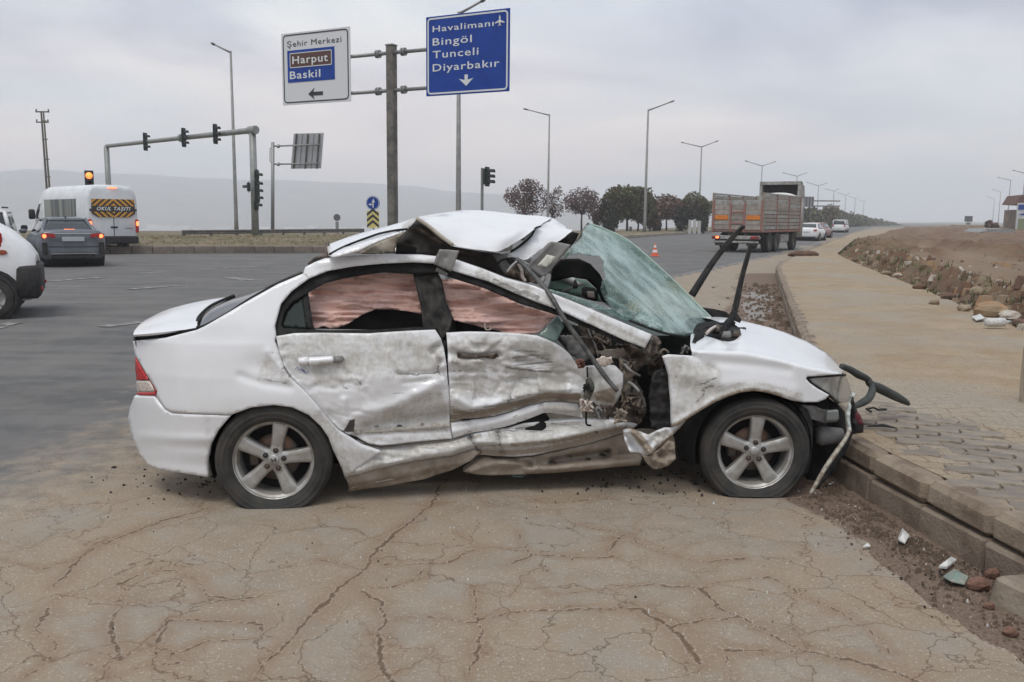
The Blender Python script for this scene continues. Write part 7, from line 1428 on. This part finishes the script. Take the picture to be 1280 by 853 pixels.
# rear gate: x=0 plane, y +-1.25 (left is +y)
nb = 6
for k in range(nb):
    z0_ = 1.12 + k * .245; mt_ = palef if k == nb - 1 else boardm
    for a_, b2_ in ((-1.17, -.40), (-.30, .30), (.40, 1.17)): MB().box(-.03, .03, a_, b2_, z0_ + .008, z0_ + .237, .01).build('gate_board', mt_, tk)
for y_ in (-1.22, -.35, .35, 1.22): MB().box(-.07, .05, y_ - .05, y_ + .05, 1.06, 2.45 if abs(y_) < 1 else 2.60, .01).build('gate_post', redf, tk)
for z_ in (1.45, 2.0): MB().box(-.06, -.031, -.30, .30, z_ - .03, z_ + .03).build('gate_crossbar', redf, tk)
for z_ in (1.10,): MB().box(-.06, .0, -1.17, 1.17, z_ - .05, z_).build('gate_crossbar', redf, tk)
for y_ in (-.80, .80): MB().box(-.055, -.031, y_ - .33, y_ + .33, 1.62, 1.84, .01).build('reflective_plate', orp, tk)
nsb = 9
for s_ in (-1, 1):
    for k in range(nsb):
        z0_ = 1.14 + k * .19
        for seg in range(3): MB().box(.06 + seg * 2.4, 2.40 + seg * 2.4, s_ * 1.25 - .03, s_ * 1.25 + .03, z0_ + .014, z0_ + .176, .01).build('side_board', boardm if (k + seg) % 4 else palef, tk)
    for x_ in (.02, 2.43, 4.83, 7.25): MB().box(x_ - .05, x_ + .05, s_ * 1.25 - .06, s_ * 1.25 + .06, 1.02, 2.95, .01).build('side_post', redf if x_ > 1 else brownsteel, tk)
    MB().box(.0, 7.3, s_ * 1.25 - .05, s_ * 1.25 + .05, 1.02, 1.12, .01).build('side_rail', redf, tk)
    MB().box(.0, 7.3, s_ * 1.25 - .05, s_ * 1.25 + .05, 2.86, 2.95, .01).build('side_rail', palef, tk)
MB().box(.0, 7.3, -1.2, 1.2, 1.0, 1.08).build('load_floor', brownsteel, tk); MB().box(.2, 7.2, -1.15, 1.15, 1.1, 2.2, .1).build('load', beige, tk)
MB().box(7.25, 7.32, -1.25, 1.25, 1.0, 3.0, .02).build('headboard', palef, tk)
for y_ in (-.4, .4): MB().box(.1, 8.5, y_ - .08, y_ + .08, .72, .98, .01).build('chassis_beam', darkmetal, tk)
MB().box(-.22, -.10, -1.22, 1.22, .66, .84, .02).build('rear_bar', palef, tk); MB().box(-.20, -.08, -1.15, 1.15, .48, .58, .02).build('under_bar', palef, tk)
for s_ in (-1, 1):
    MB().box(-.26, -.20, s_ * .98 - .22, s_ * .98 + .22, .67, .83, .02).build('lamp_board', M('dark_red_lamp_board', (0.16, 0.03, 0.03), .5), tk)
    MB().box(-.28, -.25, s_ * .90 - .08, s_ * .90 + .08, .70, .80, .01).build('tail_light', lamp_on if s_ > 0 else red_lamp, tk)
    MB().box(-.16, -.12, s_ * .8 - .25, s_ * .8 + .25, .34, .66, .01).build('mud_flap', rubber, tk)
for x_ in (1.55, 2.85, 6.6):
    for s_ in (-1, 1):
        for dy_ in ((.98, 1.16) if x_ < 5 else (1.06,)):
            vwheel(tk, x_, s_ * dy_ * 1.0, .50, .26 if x_ > 5 else .17, rimm=darkmetal)
    MB().tube([(x_, -1.0, .5), (x_, 1.0, .5)], .09, 8).build('axle', darkmetal, tk)
MB().box(4.0, 5.6, .75, 1.15, .45, .85, .08).build('fuel_tank', galv, tk); MB().box(4.0, 5.6, -1.15, -.75, .45, .9, .05).build('tool_box', palef, tk)
v, f = loft([rring(1.12, .62, 8.1, 0, .7, .12), rring(1.14, .62, 8.1, 0, 1.8, .12), rring(1.12, .6, 8.05, 0, 2.9, .15)]); fix_normals(obj('cab', v, f, palef, tk, True))
MB().box(8.68, 8.74, -1.05, 1.05, 1.7, 2.5, .03).build('windscreen', glass_dark, tk)
# air deflector on the cab roof, open at the back
for s_ in (-1, 1): MB().prism([(7.5, 2.95), (8.7, 2.95), (8.5, 3.55), (7.55, 3.78)], s_ * 1.14, s_ * 1.0, 'y').build('deflector_side', palef, tk)
MB().add([(7.5, -1.14, 3.80), (7.5, 1.14, 3.80), (8.0, 1.14, 3.78), (8.0, -1.14, 3.78), (8.7, 1.1, 3.0), (8.7, -1.1, 3.0), (7.5, -1.14, 3.62), (7.5, 1.14, 3.62)], [(0, 1, 2, 3), (3, 2, 4, 5), (0, 6, 7, 1)]).build('deflector_top', palef, tk)
MB().box(7.95, 8.0, -1.0, 1.0, 2.95, 3.75).build('deflector_inside', darkplastic, tk)
MB().tube(catmull([(7.6, -.9, 2.92), (7.5, -.4, 3.06), (7.5, .4, 3.06), (7.6, .9, 2.92)], 4), [.10] * 13, 8).build('tarpaulin_roll', white_far, tk, True)
# ================================================================== ROADSIDE: stones, rubbish, tufts
def rock_mesh(r, seed, squash=.7):
    rn = np.random.RandomState(seed); V = []; n, m_ = 9, 7
    for j in range(m_ + 1):
        th = math.pi * j / m_
        for i in range(n):
            a = 2 * math.pi * i / n; d = np.array([math.sin(th) * math.cos(a), math.sin(th) * math.sin(a), math.cos(th)]); V.append(d)
    V = np.array(V); nn_ = 1 + .75 * fbm(V[:, 0] * 1.6 + seed, V[:, 1] * 1.6 + V[:, 2] * 1.3, 3, seed); V = V * nn_[:, None] * np.array([1, rn.uniform(.6, .9), squash * rn.uniform(.8, 1.1)]) * r
    F_ = []
    for j in range(m_):
        for i in range(n): F_.append((j * n + i, j * n + (i + 1) % n, (j + 1) * n + (i + 1) % n, (j + 1) * n + i))
    return V, [f_[::-1] for f_ in F_]
rockc = {'tan': M('tan_rock', (0.30, 0.24, 0.17), .9, 0, (0.22, 0.165, 0.115), 5, bump=.8, bscale=18), 'white': M('pale_limestone', (0.46, 0.42, 0.37), .9, 0, (0.33, 0.27, 0.21), 6, bump=.7, bscale=18), 'orange': M('orange_earth_rock', (0.31, 0.18, 0.095), .95, 0, (0.27, 0.20, 0.13), 4, bump=.8, bscale=18), 'dark': M('red_brown_clod', (0.16, 0.09, 0.06), .95, 0, (0.10, 0.065, 0.048), 6, bump=.8, bscale=20)}
def rock(px, py, rpx, kind, label, seed, squash=.7, zg=.3, name='rock', cat='rock'):
    p_ = G(px, py + rpx * .4, zg); r = rpx * p_[1] / FPX; V, F_ = rock_mesh(r, seed, squash); o = obj(name, V, F_, rockc[kind], None, False, label=label, category=cat); o.location = (p_[0], p_[1], max(zg, field_z(p_[0], p_[1])) + r * squash * .3); o.rotation_euler = (0, 0, seed * 1.7)
    return o
RK = [(1272, 378, 15, 'white', 'pale flat rock at the right edge above the orange boulder'), (1238, 385, 24, 'orange', 'largest orange brown boulder beside the pavement edge'), (1262, 392, 15, 'white', 'pale rock between the orange boulder and the white bottle'), (1222, 374, 11, 'tan', 'tan rock left of the orange boulder, upper one'), (1205, 383, 10, 'tan', 'tan rock touching the pavement edge left of the orange boulder'), (1186, 369, 9, 'dark', 'dark red clod beside the pavement edge'), (1168, 376, 7, 'tan', 'small tan rock halfway along the pavement edge'), (1150, 357, 9, 'dark', 'dark clod in front of the pale stone cluster'), (1122, 343, 7, 'white', 'pale stone nearest the grass tufts'), (1108, 340, 6, 'tan', 'tan stone in the grass tufts by the pavement bend'), (1197, 356, 8, 'white', 'pale stone in the middle of the rubble strip'), (1250, 362, 10, 'tan', 'tan rock above the pale rocks near the right edge'), (1274, 402, 10, 'dark', 'dark clod behind the white bottle at the right edge'), (1132, 332, 6, 'tan', 'tan stone farthest along the rubble strip'), (1276, 360, 9, 'orange', 'orange clod at the right edge above the pale rock')]
for i, (x_, y_, r_, k_, lab) in enumerate(RK): rock(x_, y_, r_, k_, lab, i + 2, .55)
rn = random.Random(8); mbs = {k: MB() for k in rockc}
for i in range(2600):
    y_ = rn.choice([rn.uniform(6.5, 16), rn.uniform(8, 34)]); xo_ = float(by_y(kout, y_)); x_ = xo_ + .05 + abs(rn.gauss(0, 1.6)); r = rn.uniform(.02, .085) * (2.0 if rn.random() < .12 else 1)
    k = rn.choice(['tan', 'tan', 'white', 'dark', 'orange', 'dark']); b_ = [(x_ + r * math.cos(a) * rn.uniform(.7, 1.2), y_ + r * math.sin(a) * rn.uniform(.7, 1.2)) for a in [j * 1.257 for j in range(5)]]; z_ = field_z(x_, y_)
    hgt = r * rn.uniform(.5, 1.0); v = [(p[0], p[1], z_ - .05) for p in b_] + [(x_ + (p[0] - x_) * .6, y_ + (p[1] - y_) * .6, z_ + hgt) for p in b_]
    mbs[k].add(v, [(j, (j + 1) % 5, 5 + (j + 1) % 5, 5 + j) for j in range(5)] + [(5, 6, 7, 8, 9)])
for k in mbs: mbs[k].build('rubble', rockc[k], None, kind='stuff', label={'tan': 'tan', 'white': 'pale', 'dark': 'dark', 'orange': 'orange'}[k] + ' broken rubble scattered beside the pavement', category='rubble')
# grass tufts along the pavement edge
def tufts(name, spots, mat, label, hgt=.16, nbl=14, seed=1):
    rn = random.Random(seed); mb = MB()
    for x_, y_, z_ in spots:
        for k in range(nbl):
            a = rn.uniform(0, 6.28); l_ = hgt * rn.uniform(.4, 1.2); dx_, dy_ = math.cos(a), math.sin(a); bx_, by_ = x_ + rn.gauss(0, hgt * .5), y_ + rn.gauss(0, hgt * .5); w2 = .006 + l_ * .03
            mb.add([(bx_ - dy_ * w2, by_ + dx_ * w2, z_), (bx_ + dy_ * w2, by_ - dx_ * w2, z_), (bx_ + dx_ * l_ * .55, by_ + dy_ * l_ * .55, z_ + l_)], [(0, 1, 2)])
    return mb.build(name, mat, None, kind='stuff', label=label, category='grass')
gtm = M('green_weeds', (0.12, 0.13, 0.055), .9, 0, (0.075, 0.085, 0.035), 3); dtm = M('dry_weeds', (0.26, 0.21, 0.12), .9, 0, (0.17, 0.13, 0.075), 3)
rn = random.Random(4); sp1 = []; sp2 = []
for i in range(260):
    y_ = rn.uniform(15, 60) if i % 3 else rn.uniform(9, 30); x_ = float(by_y(kout, y_)) + abs(rn.gauss(0, .8)); sp1.append((x_, y_, field_z(x_, y_)))
for i in range(500):
    y_ = rn.uniform(9, 90); x_ = float(by_y(kout, y_)) + rn.uniform(.3, 24) * (y_ / 40 + .2); sp2.append((x_, y_, field_z(x_, y_)))
tufts('weeds', sp1, gtm, 'green weeds growing along the outer edge of the pavement', .15, 16, 2); tufts('dry_weeds', sp2, dtm, 'dry straw coloured weeds scattered over the dirt field', .13, 10, 3)
sp3 = []
for i in range(2600):
    k = rn.random(); j = rn.uniform(0, 1); f_ = np.array([-26 + 25.5 * k, 0.]); yb_ = np.interp(f_[0], [p[0] for p in isl_f[:6]], [p[1] for p in isl_f[:6]]); sp3.append((f_[0], yb_ + .4 + 22 * j ** 1.6, .34 + .12 * math.sin(math.pi * min(1, j))))
tufts('island_grass', sp3, dtm, 'low dry grass covering the traffic island', .10, 7, 5)
# litter near the kerb
wpm = M('white_litter', (0.62, 0.62, 0.60), .6, 0, (0.45, 0.44, 0.42), 20); gbm = M('blue_green_litter', (0.17, 0.24, 0.21), .6, 0, (0.28, 0.27, 0.23), 25)
def scrap(name, pts, mat, label, z=0.0, th=.012, crumple=.02, cat='litter', seed=1):
    rn = random.Random(seed); P = [G(a, b_, z) for a, b_ in pts]; c = sum(P) / len(P); n = len(P)
    v = [tuple(p - c + np.array([0, 0, .012 + rn.uniform(0, crumple)])) for p in P] + [(0, 0, .02 + crumple)] ; v += [(x, y, z_ + th) for x, y, z_ in v]
    f = [(i, (i + 1) % n, n)[::-1] for i in range(n)] + [(n + 1 + i, n + 1 + (i + 1) % n, 2 * n + 1) for i in range(n)] + [(i, (i + 1) % n, n + 1 + (i + 1) % n, n + 1 + i) for i in range(n)]
    o = obj(name, v, f, mat, None, False, label=label, category=cat); o.location = tuple(c); return o
scrap('paper_scrap', [(1122, 678), (1127, 670), (1136, 679), (1131, 685), (1123, 683)], wpm, 'crumpled white paper scrap at the foot of the kerb, upper left one', 0, .006, .03)
scrap('plastic_scrap', [(1173, 714), (1188, 706), (1195, 709), (1183, 716)], wpm, 'long white plastic scrap in the gutter near the brick pieces', 0, .01, .02)
scrap('green_wrapper', [(1178, 726), (1192, 722), (1210, 731), (1205, 737), (1188, 735)], gbm, 'greenish blue wrapper flattened in the gutter', 0, .004, .03)
scrap('glass_shard', [(638, 596), (648, 594), (659, 596), (652, 600), (641, 599)], M('pale_green_glass', (0.40, 0.55, 0.50), .2), 'pale green glass shard on the ground under the front door', 0, .006, .004, 'glass')
scrap('white_chip', [(1078, 688), (1084, 684), (1088, 688)], wpm, 'tiny white chip in the gutter below the torn bumper', 0, .006, .006)
scrap('white_plate_piece', [(1215, 398), (1225, 396), (1231, 401), (1220, 403)], wpm, 'white plastic plate lying at the pavement edge by the rocks', .3, .01, .02)
bt = empty('white_bottle', tuple(G(1247, 407, .32)), math.radians(12), label='white plastic bottle lying among the rocks at the pavement edge', category='bottle')
bt.location.z = .36; MB().lathe([(.001, -.16), (.05, -.16), (.055, -.14), (.055, .08), (.02, .13), (.02, .15)], 14, 'x').build('bottle_body', wpm, bt, True); MB().lathe([(.022, .15), (.022, .18), (.001, .18)], 10, 'x').build('cap', gbm, bt)
blk = M('broken_concrete', (0.28, 0.235, 0.185), .95, 0, (0.20, 0.16, 0.12), 7, bump=.8)
c0 = G(1268, 772); o = MB().box(-.075, .12, -.10, .12, -.02, .13, .02).build('concrete_block', blk, None, label='broken concrete block in the gutter at the right edge', category='concrete block'); o.location = tuple(c0 + np.array([.075, .06, -.02])); o.rotation_euler = (.1, .15, .5)
brm = M('broken_red_brick', (0.19, 0.105, 0.075), .95, 0, (0.14, 0.075, 0.055), 9, bump=.8)
for i, (x_, y_, s_, lab) in enumerate([(1222, 738, .05, 'largest broken red brick lump in the gutter'), (1240, 722, .035, 'red brick chip just behind the biggest brick lump'), (1262, 795, .03, 'small brick chip below the concrete block'), (1236, 762, .025, 'brick chip left of the concrete block')]):
    V, F_ = rock_mesh(s_, 30 + i, .8); o = obj('brick_lump', V, F_, brm, None, False, label=lab, category='brick'); c0 = G(x_, y_); o.location = (c0[0], c0[1], s_ * .5)
V, F_ = rock_mesh(.50, 91, .38); o = obj('earth_mound', V, F_, rockc['dark'], None, True, label='low brown heap of earth on the pavement beyond the corner', category='earth heap'); c0 = G(1006, 320, .28); o.location = (c0[0], c0[1], .33)
V, F_ = rock_mesh(.16, 95, .6); o = obj('earth_clod', V, F_, rockc['dark'], None, False, label='small brown clod just left of the earth heap', category='earth heap'); c0 = G(990, 321, .28); o.location = (c0[0], c0[1], .36)
# crumbs of glass, plastic and dirt round the car and in the gutter
def crumbs(name, n, fn, rmin, rmax, mat, label, seed):
    rn = random.Random(seed); mb = MB()
    for i in range(n):
        x_, y_ = fn(rn); r = rn.uniform(rmin, rmax) * (1.8 if rn.random() < .07 else 1); a0 = rn.uniform(0, 6.28); b_ = [(x_ + r * math.cos(a0 + a) * rn.uniform(.6, 1.3), y_ + r * math.sin(a0 + a) * rn.uniform(.6, 1.3)) for a in (0, 1.6, 3.1, 4.7)]
        z_ = -.004; h_ = r * rn.uniform(.4, 1.1); mb.add([(p[0], p[1], z_) for p in b_] + [(x_ + (p[0] - x_) * .5, y_ + (p[1] - y_) * .5, z_ + h_ + .006) for p in b_], [(j, (j + 1) % 4, 4 + (j + 1) % 4, 4 + j) for j in range(4)] + [(4, 5, 6, 7)])
    return mb.build(name, mat, None, kind='stuff', label=label, category='debris')
def near_px(cx_, cy_, sx_, sy_): return lambda rn: tuple(G(rn.gauss(cx_, sx_), rn.gauss(cy_, sy_))[:2])
def uni(x0, x1, y0, y1): return lambda rn: (rn.uniform(x0, x1), rn.uniform(y0, y1))
darkdirt = M('dark_debris', (0.035, 0.03, 0.027), .9); glassbit = M('glass_crumbs', (0.55, 0.60, 0.58), .15); paleg = M('pale_grit', (0.50, 0.46, 0.41), .9, var=.1); browng = M('brown_grit', (0.12, 0.085, 0.06), .95)
crumbs('dark_crumbs', 80, near_px(225, 600, 45, 12), .003, .012, darkdirt, 'dark crumbs of dirt and plastic under the rear bumper', 1)
crumbs('dark_crumbs', 110, uni(-3, 2.2, 3.0, 5.4), .0015, .005, darkdirt, 'dark crumbs scattered over the asphalt in front of the car', 2)
crumbs('dark_crumbs', 90, near_px(840, 605, 60, 12), .003, .014, darkdirt, 'dark broken plastic crumbs under the front door and wheel', 9)
crumbs('glass_crumbs', 130, uni(-2.5, 2.3, 3.0, 5.6), .0015, .005, glassbit, 'tiny glass crumbs glinting on the asphalt', 3)
crumbs('pale_grit', 1500, uni(-3.4, 2.0, 2.6, 5.6), .001, .0028, paleg, 'pale grit strewn over the dusty asphalt', 4)
def gut(rn):
    y_ = rn.uniform(3.0, 5.2); xk = float(np.interp(y_, [2.6, 3.2, 4.1, 4.9, 5.4], [2.3, 2.25, 2.1, 2.0, 1.98])); return xk - abs(rn.gauss(0, .16)) - .01, y_
crumbs('gutter_grit', 1500, gut, .003, .013, browng, 'brown earth and grit heaped along the foot of the kerb', 5); crumbs('gutter_rubbish', 40, gut, .003, .010, wpm, 'pale rubbish flecks in the gutter', 6); crumbs('gutter_rubbish', 60, lambda rn: (lambda p: (p[0], p[1]))(G(rn.gauss(1185, 30), rn.gauss(710, 14))), .003, .010, darkdirt, 'dark rubbish caught in the gutter beside the kerb', 7)
def gut2(rn):
    y_ = rn.uniform(8, 22); xk = float(np.interp(y_, [6.5, 9.85, 25.9], [2.30, 3.28, 7.72])); return xk - abs(rn.gauss(0, .45)) - .05, y_
crumbs('verge_clods', 500, gut2, .015, .05, browng, 'brown clods of earth along the far stretch of kerb', 8)
o = empty('plastic_clip', tuple(G(1098, 518, .28)), .3, label='small black broken clip lying on the pavers beside the headlamp', category='plastic piece'); o.location.z = .30
MB().tube([(-.06, 0, 0), (-.06, .05, .01), (.0, .05, .015), (.0, 0, .01), (.06, .0, .01), (.06, .05, .0)], .008, 6).build('clip_body', darkplastic, o)
o = empty('plastic_sliver', tuple(G(1103, 537, .28)), -.1, label='thin black sliver of plastic on the pavers below the broken clip', category='plastic piece'); o.location.z = .295
MB().tube([(-.09, .01, 0), (0, 0, .012), (.08, -.012, 0)], [.004, .012, .004], 6).build('sliver_body', darkplastic, o)
# post at the right edge
q = G(1279.5, 503, .28); o = empty('wooden_post', (q[0], q[1], .28), 0, label='pale wooden post cut off by the right edge of the pavement', category='post')
MB().box(-.02, .07, -.04, .04, -.05, .42, .008).build('post_body', M('pale_wood', (0.40, 0.34, 0.26), .9, 0, (0.28, 0.23, 0.17), 6, stretch=(8, 8, 1)), o)
# ---- stall with hoarding, shed, wall and sign at the far right
q = AT(1285, 288, 118); q[2] = .2; st_ = empty('roadside_shop', tuple(q), 0, label='small roadside building with a blue and white advertising board at the right edge', category='building')
k_ = 118 / FPX; wallm = M('shop_wall', (0.26, 0.20, 0.16), .9, 0, (0.18, 0.14, 0.12), 1)
MB().box(-6 * k_, 34 * k_, 0, 5, -.5, 30 * k_, .05).build('wall', wallm, st_)
MB().prism([(-20 * k_, 36 * k_), (-14 * k_, 47 * k_), (12 * k_, 50 * k_), (30 * k_, 48 * k_), (30 * k_, 34 * k_)], -.3, 3, 'y').build('roof_sign_frame', M('dark_red_frame', (0.12, 0.06, 0.05), .8), st_)
hbm = M('hoarding_white', (0.52, 0.54, 0.56), .6, 0, (0.42, 0.44, 0.46), 2)
hbo = MB().box(-18 * k_, 30 * k_, -.5, -.32, 3 * k_, 38 * k_, .02).build('hoarding', hbm, st_)
MB().box(-17 * k_, 30 * k_, -.55, -.501, 30 * k_, 36 * k_).build('blue_band', bluesign, hbo); MB().prism([(-16 * k_, 24 * k_), (0, 28 * k_), (4 * k_, 25 * k_), (-4 * k_, 22 * k_)], -.55, -.501, 'y').build('blue_stroke', bluesign, hbo); MB().box(-16 * k_, -8 * k_, -.56, -.501, 5 * k_, 19 * k_).build('green_poster', M('olive_poster', (0.20, 0.24, 0.14), .7), hbo)
q = AT(1246, 291, 105); q[2] = .3; sh = empty('grey_shed', tuple(q), 0, label='long low grey tarpaulin covered shed left of the roadside shop', category='shed')
k_ = 105 / FPX; tarm = M('grey_tarpaulin', (0.20, 0.205, 0.205), .8, 0, (0.27, 0.265, 0.26), 2)
MB().prism([(-24 * k_, -.3), (-21 * k_, 3 * k_), (-12 * k_, 7 * k_), (-4 * k_, 6.2 * k_), (8 * k_, 7.5 * k_), (22 * k_, 6 * k_), (26 * k_, -.3)], 0, 4, 'y').build('tarpaulin', tarm, sh); MB().prism([(-20 * k_, 2.5 * k_), (-14 * k_, 6.2 * k_), (-9 * k_, 6.2 * k_), (-13 * k_, 2.2 * k_)], -.06, .05, 'y').build('pale_sheet', palef, sh)
for i, (x_, lab) in enumerate([(1236, 'small dark shrub on the left end of the grey shed'), (1244, 'small dark shrub right of the first one by the shed')]):
    c = AT(x_, 283, 112); tree((c[0], c[1], .3), [(0, 0, .75 + .4 * (1 - i), .5, .55)], 'brown', 260, .16, lab, 60 + i, .04, 3, group=None, cat='shrub', name='shrub')
q = AT(1209, 292, 150); q[2] = .3; o = empty('far_round_sign', tuple(q), 0, label='dark road sign on a thin post standing alone over the dirt field', category='road sign'); k_ = 150 / FPX
MB().tube([(0, 0, -.5), (0, 0, 17 * k_)], .07, 6).build('post', galv, o); MB().box(-5 * k_, 5 * k_, -.1, -.02, 11 * k_, 18 * k_, .2).build('plate', M('dark_plate', (0.10, 0.105, 0.12), .6), o); MB().box(-3 * k_, 3 * k_, -.1, -.02, 7.5 * k_, 10 * k_, .1).build('lower_plate', M('dark_plate_two', (0.16, 0.16, 0.17), .6), o)
a_, b2_ = AT(1188, 291, 140), AT(1232, 291, 140); o = MB().box(0, b2_[0] - a_[0], 0, .3, -.6, 1.0, .03).build('roadside_wall', M('tan_concrete_wall', (0.36, 0.30, 0.24), .9, 0, (0.30, 0.25, 0.2), 1), None, label='low tan concrete wall beyond the dirt field', category='wall'); o.location = (a_[0], a_[1], .3)
# ================================================================== HAZE
hz_ = MB().box(-3450, 3450, -3450, 3450, -34, 125).build('haze', None, None, kind='stuff', label='thin grey haze hanging over the valley and the far road', category='haze')
hm = bpy.data.materials.new('air_haze'); hm.use_nodes = True; t = hm.node_tree; t.nodes.clear(); ho = N(t, 'ShaderNodeOutputMaterial'); pv = N(t, 'ShaderNodeVolumePrincipled'); pv.inputs['Color'].default_value = (0.91, 0.95, 1.0, 1); pv.inputs['Density'].default_value = HAZE
LK(t, pv.outputs[0], ho.inputs['Volume']); hz_.data.materials.clear(); hz_.data.materials.append(hm)

for o in COL.objects:
    if o.parent is None:
        n_ = o.name.split('.')[0]
        g_ = {'traffic_light': 'traffic lights at the junction', 'rock': 'rocks along the pavement edge', 'marker_post': 'pale posts on the road median', 'brick_lump': 'broken brick pieces in the gutter', 'median_conifer': 'dark conifers on the road median', 'shrub': 'small shrubs by the grey shed'}.get(n_)
        if g_ and not o.get('group'): o['group'] = g_
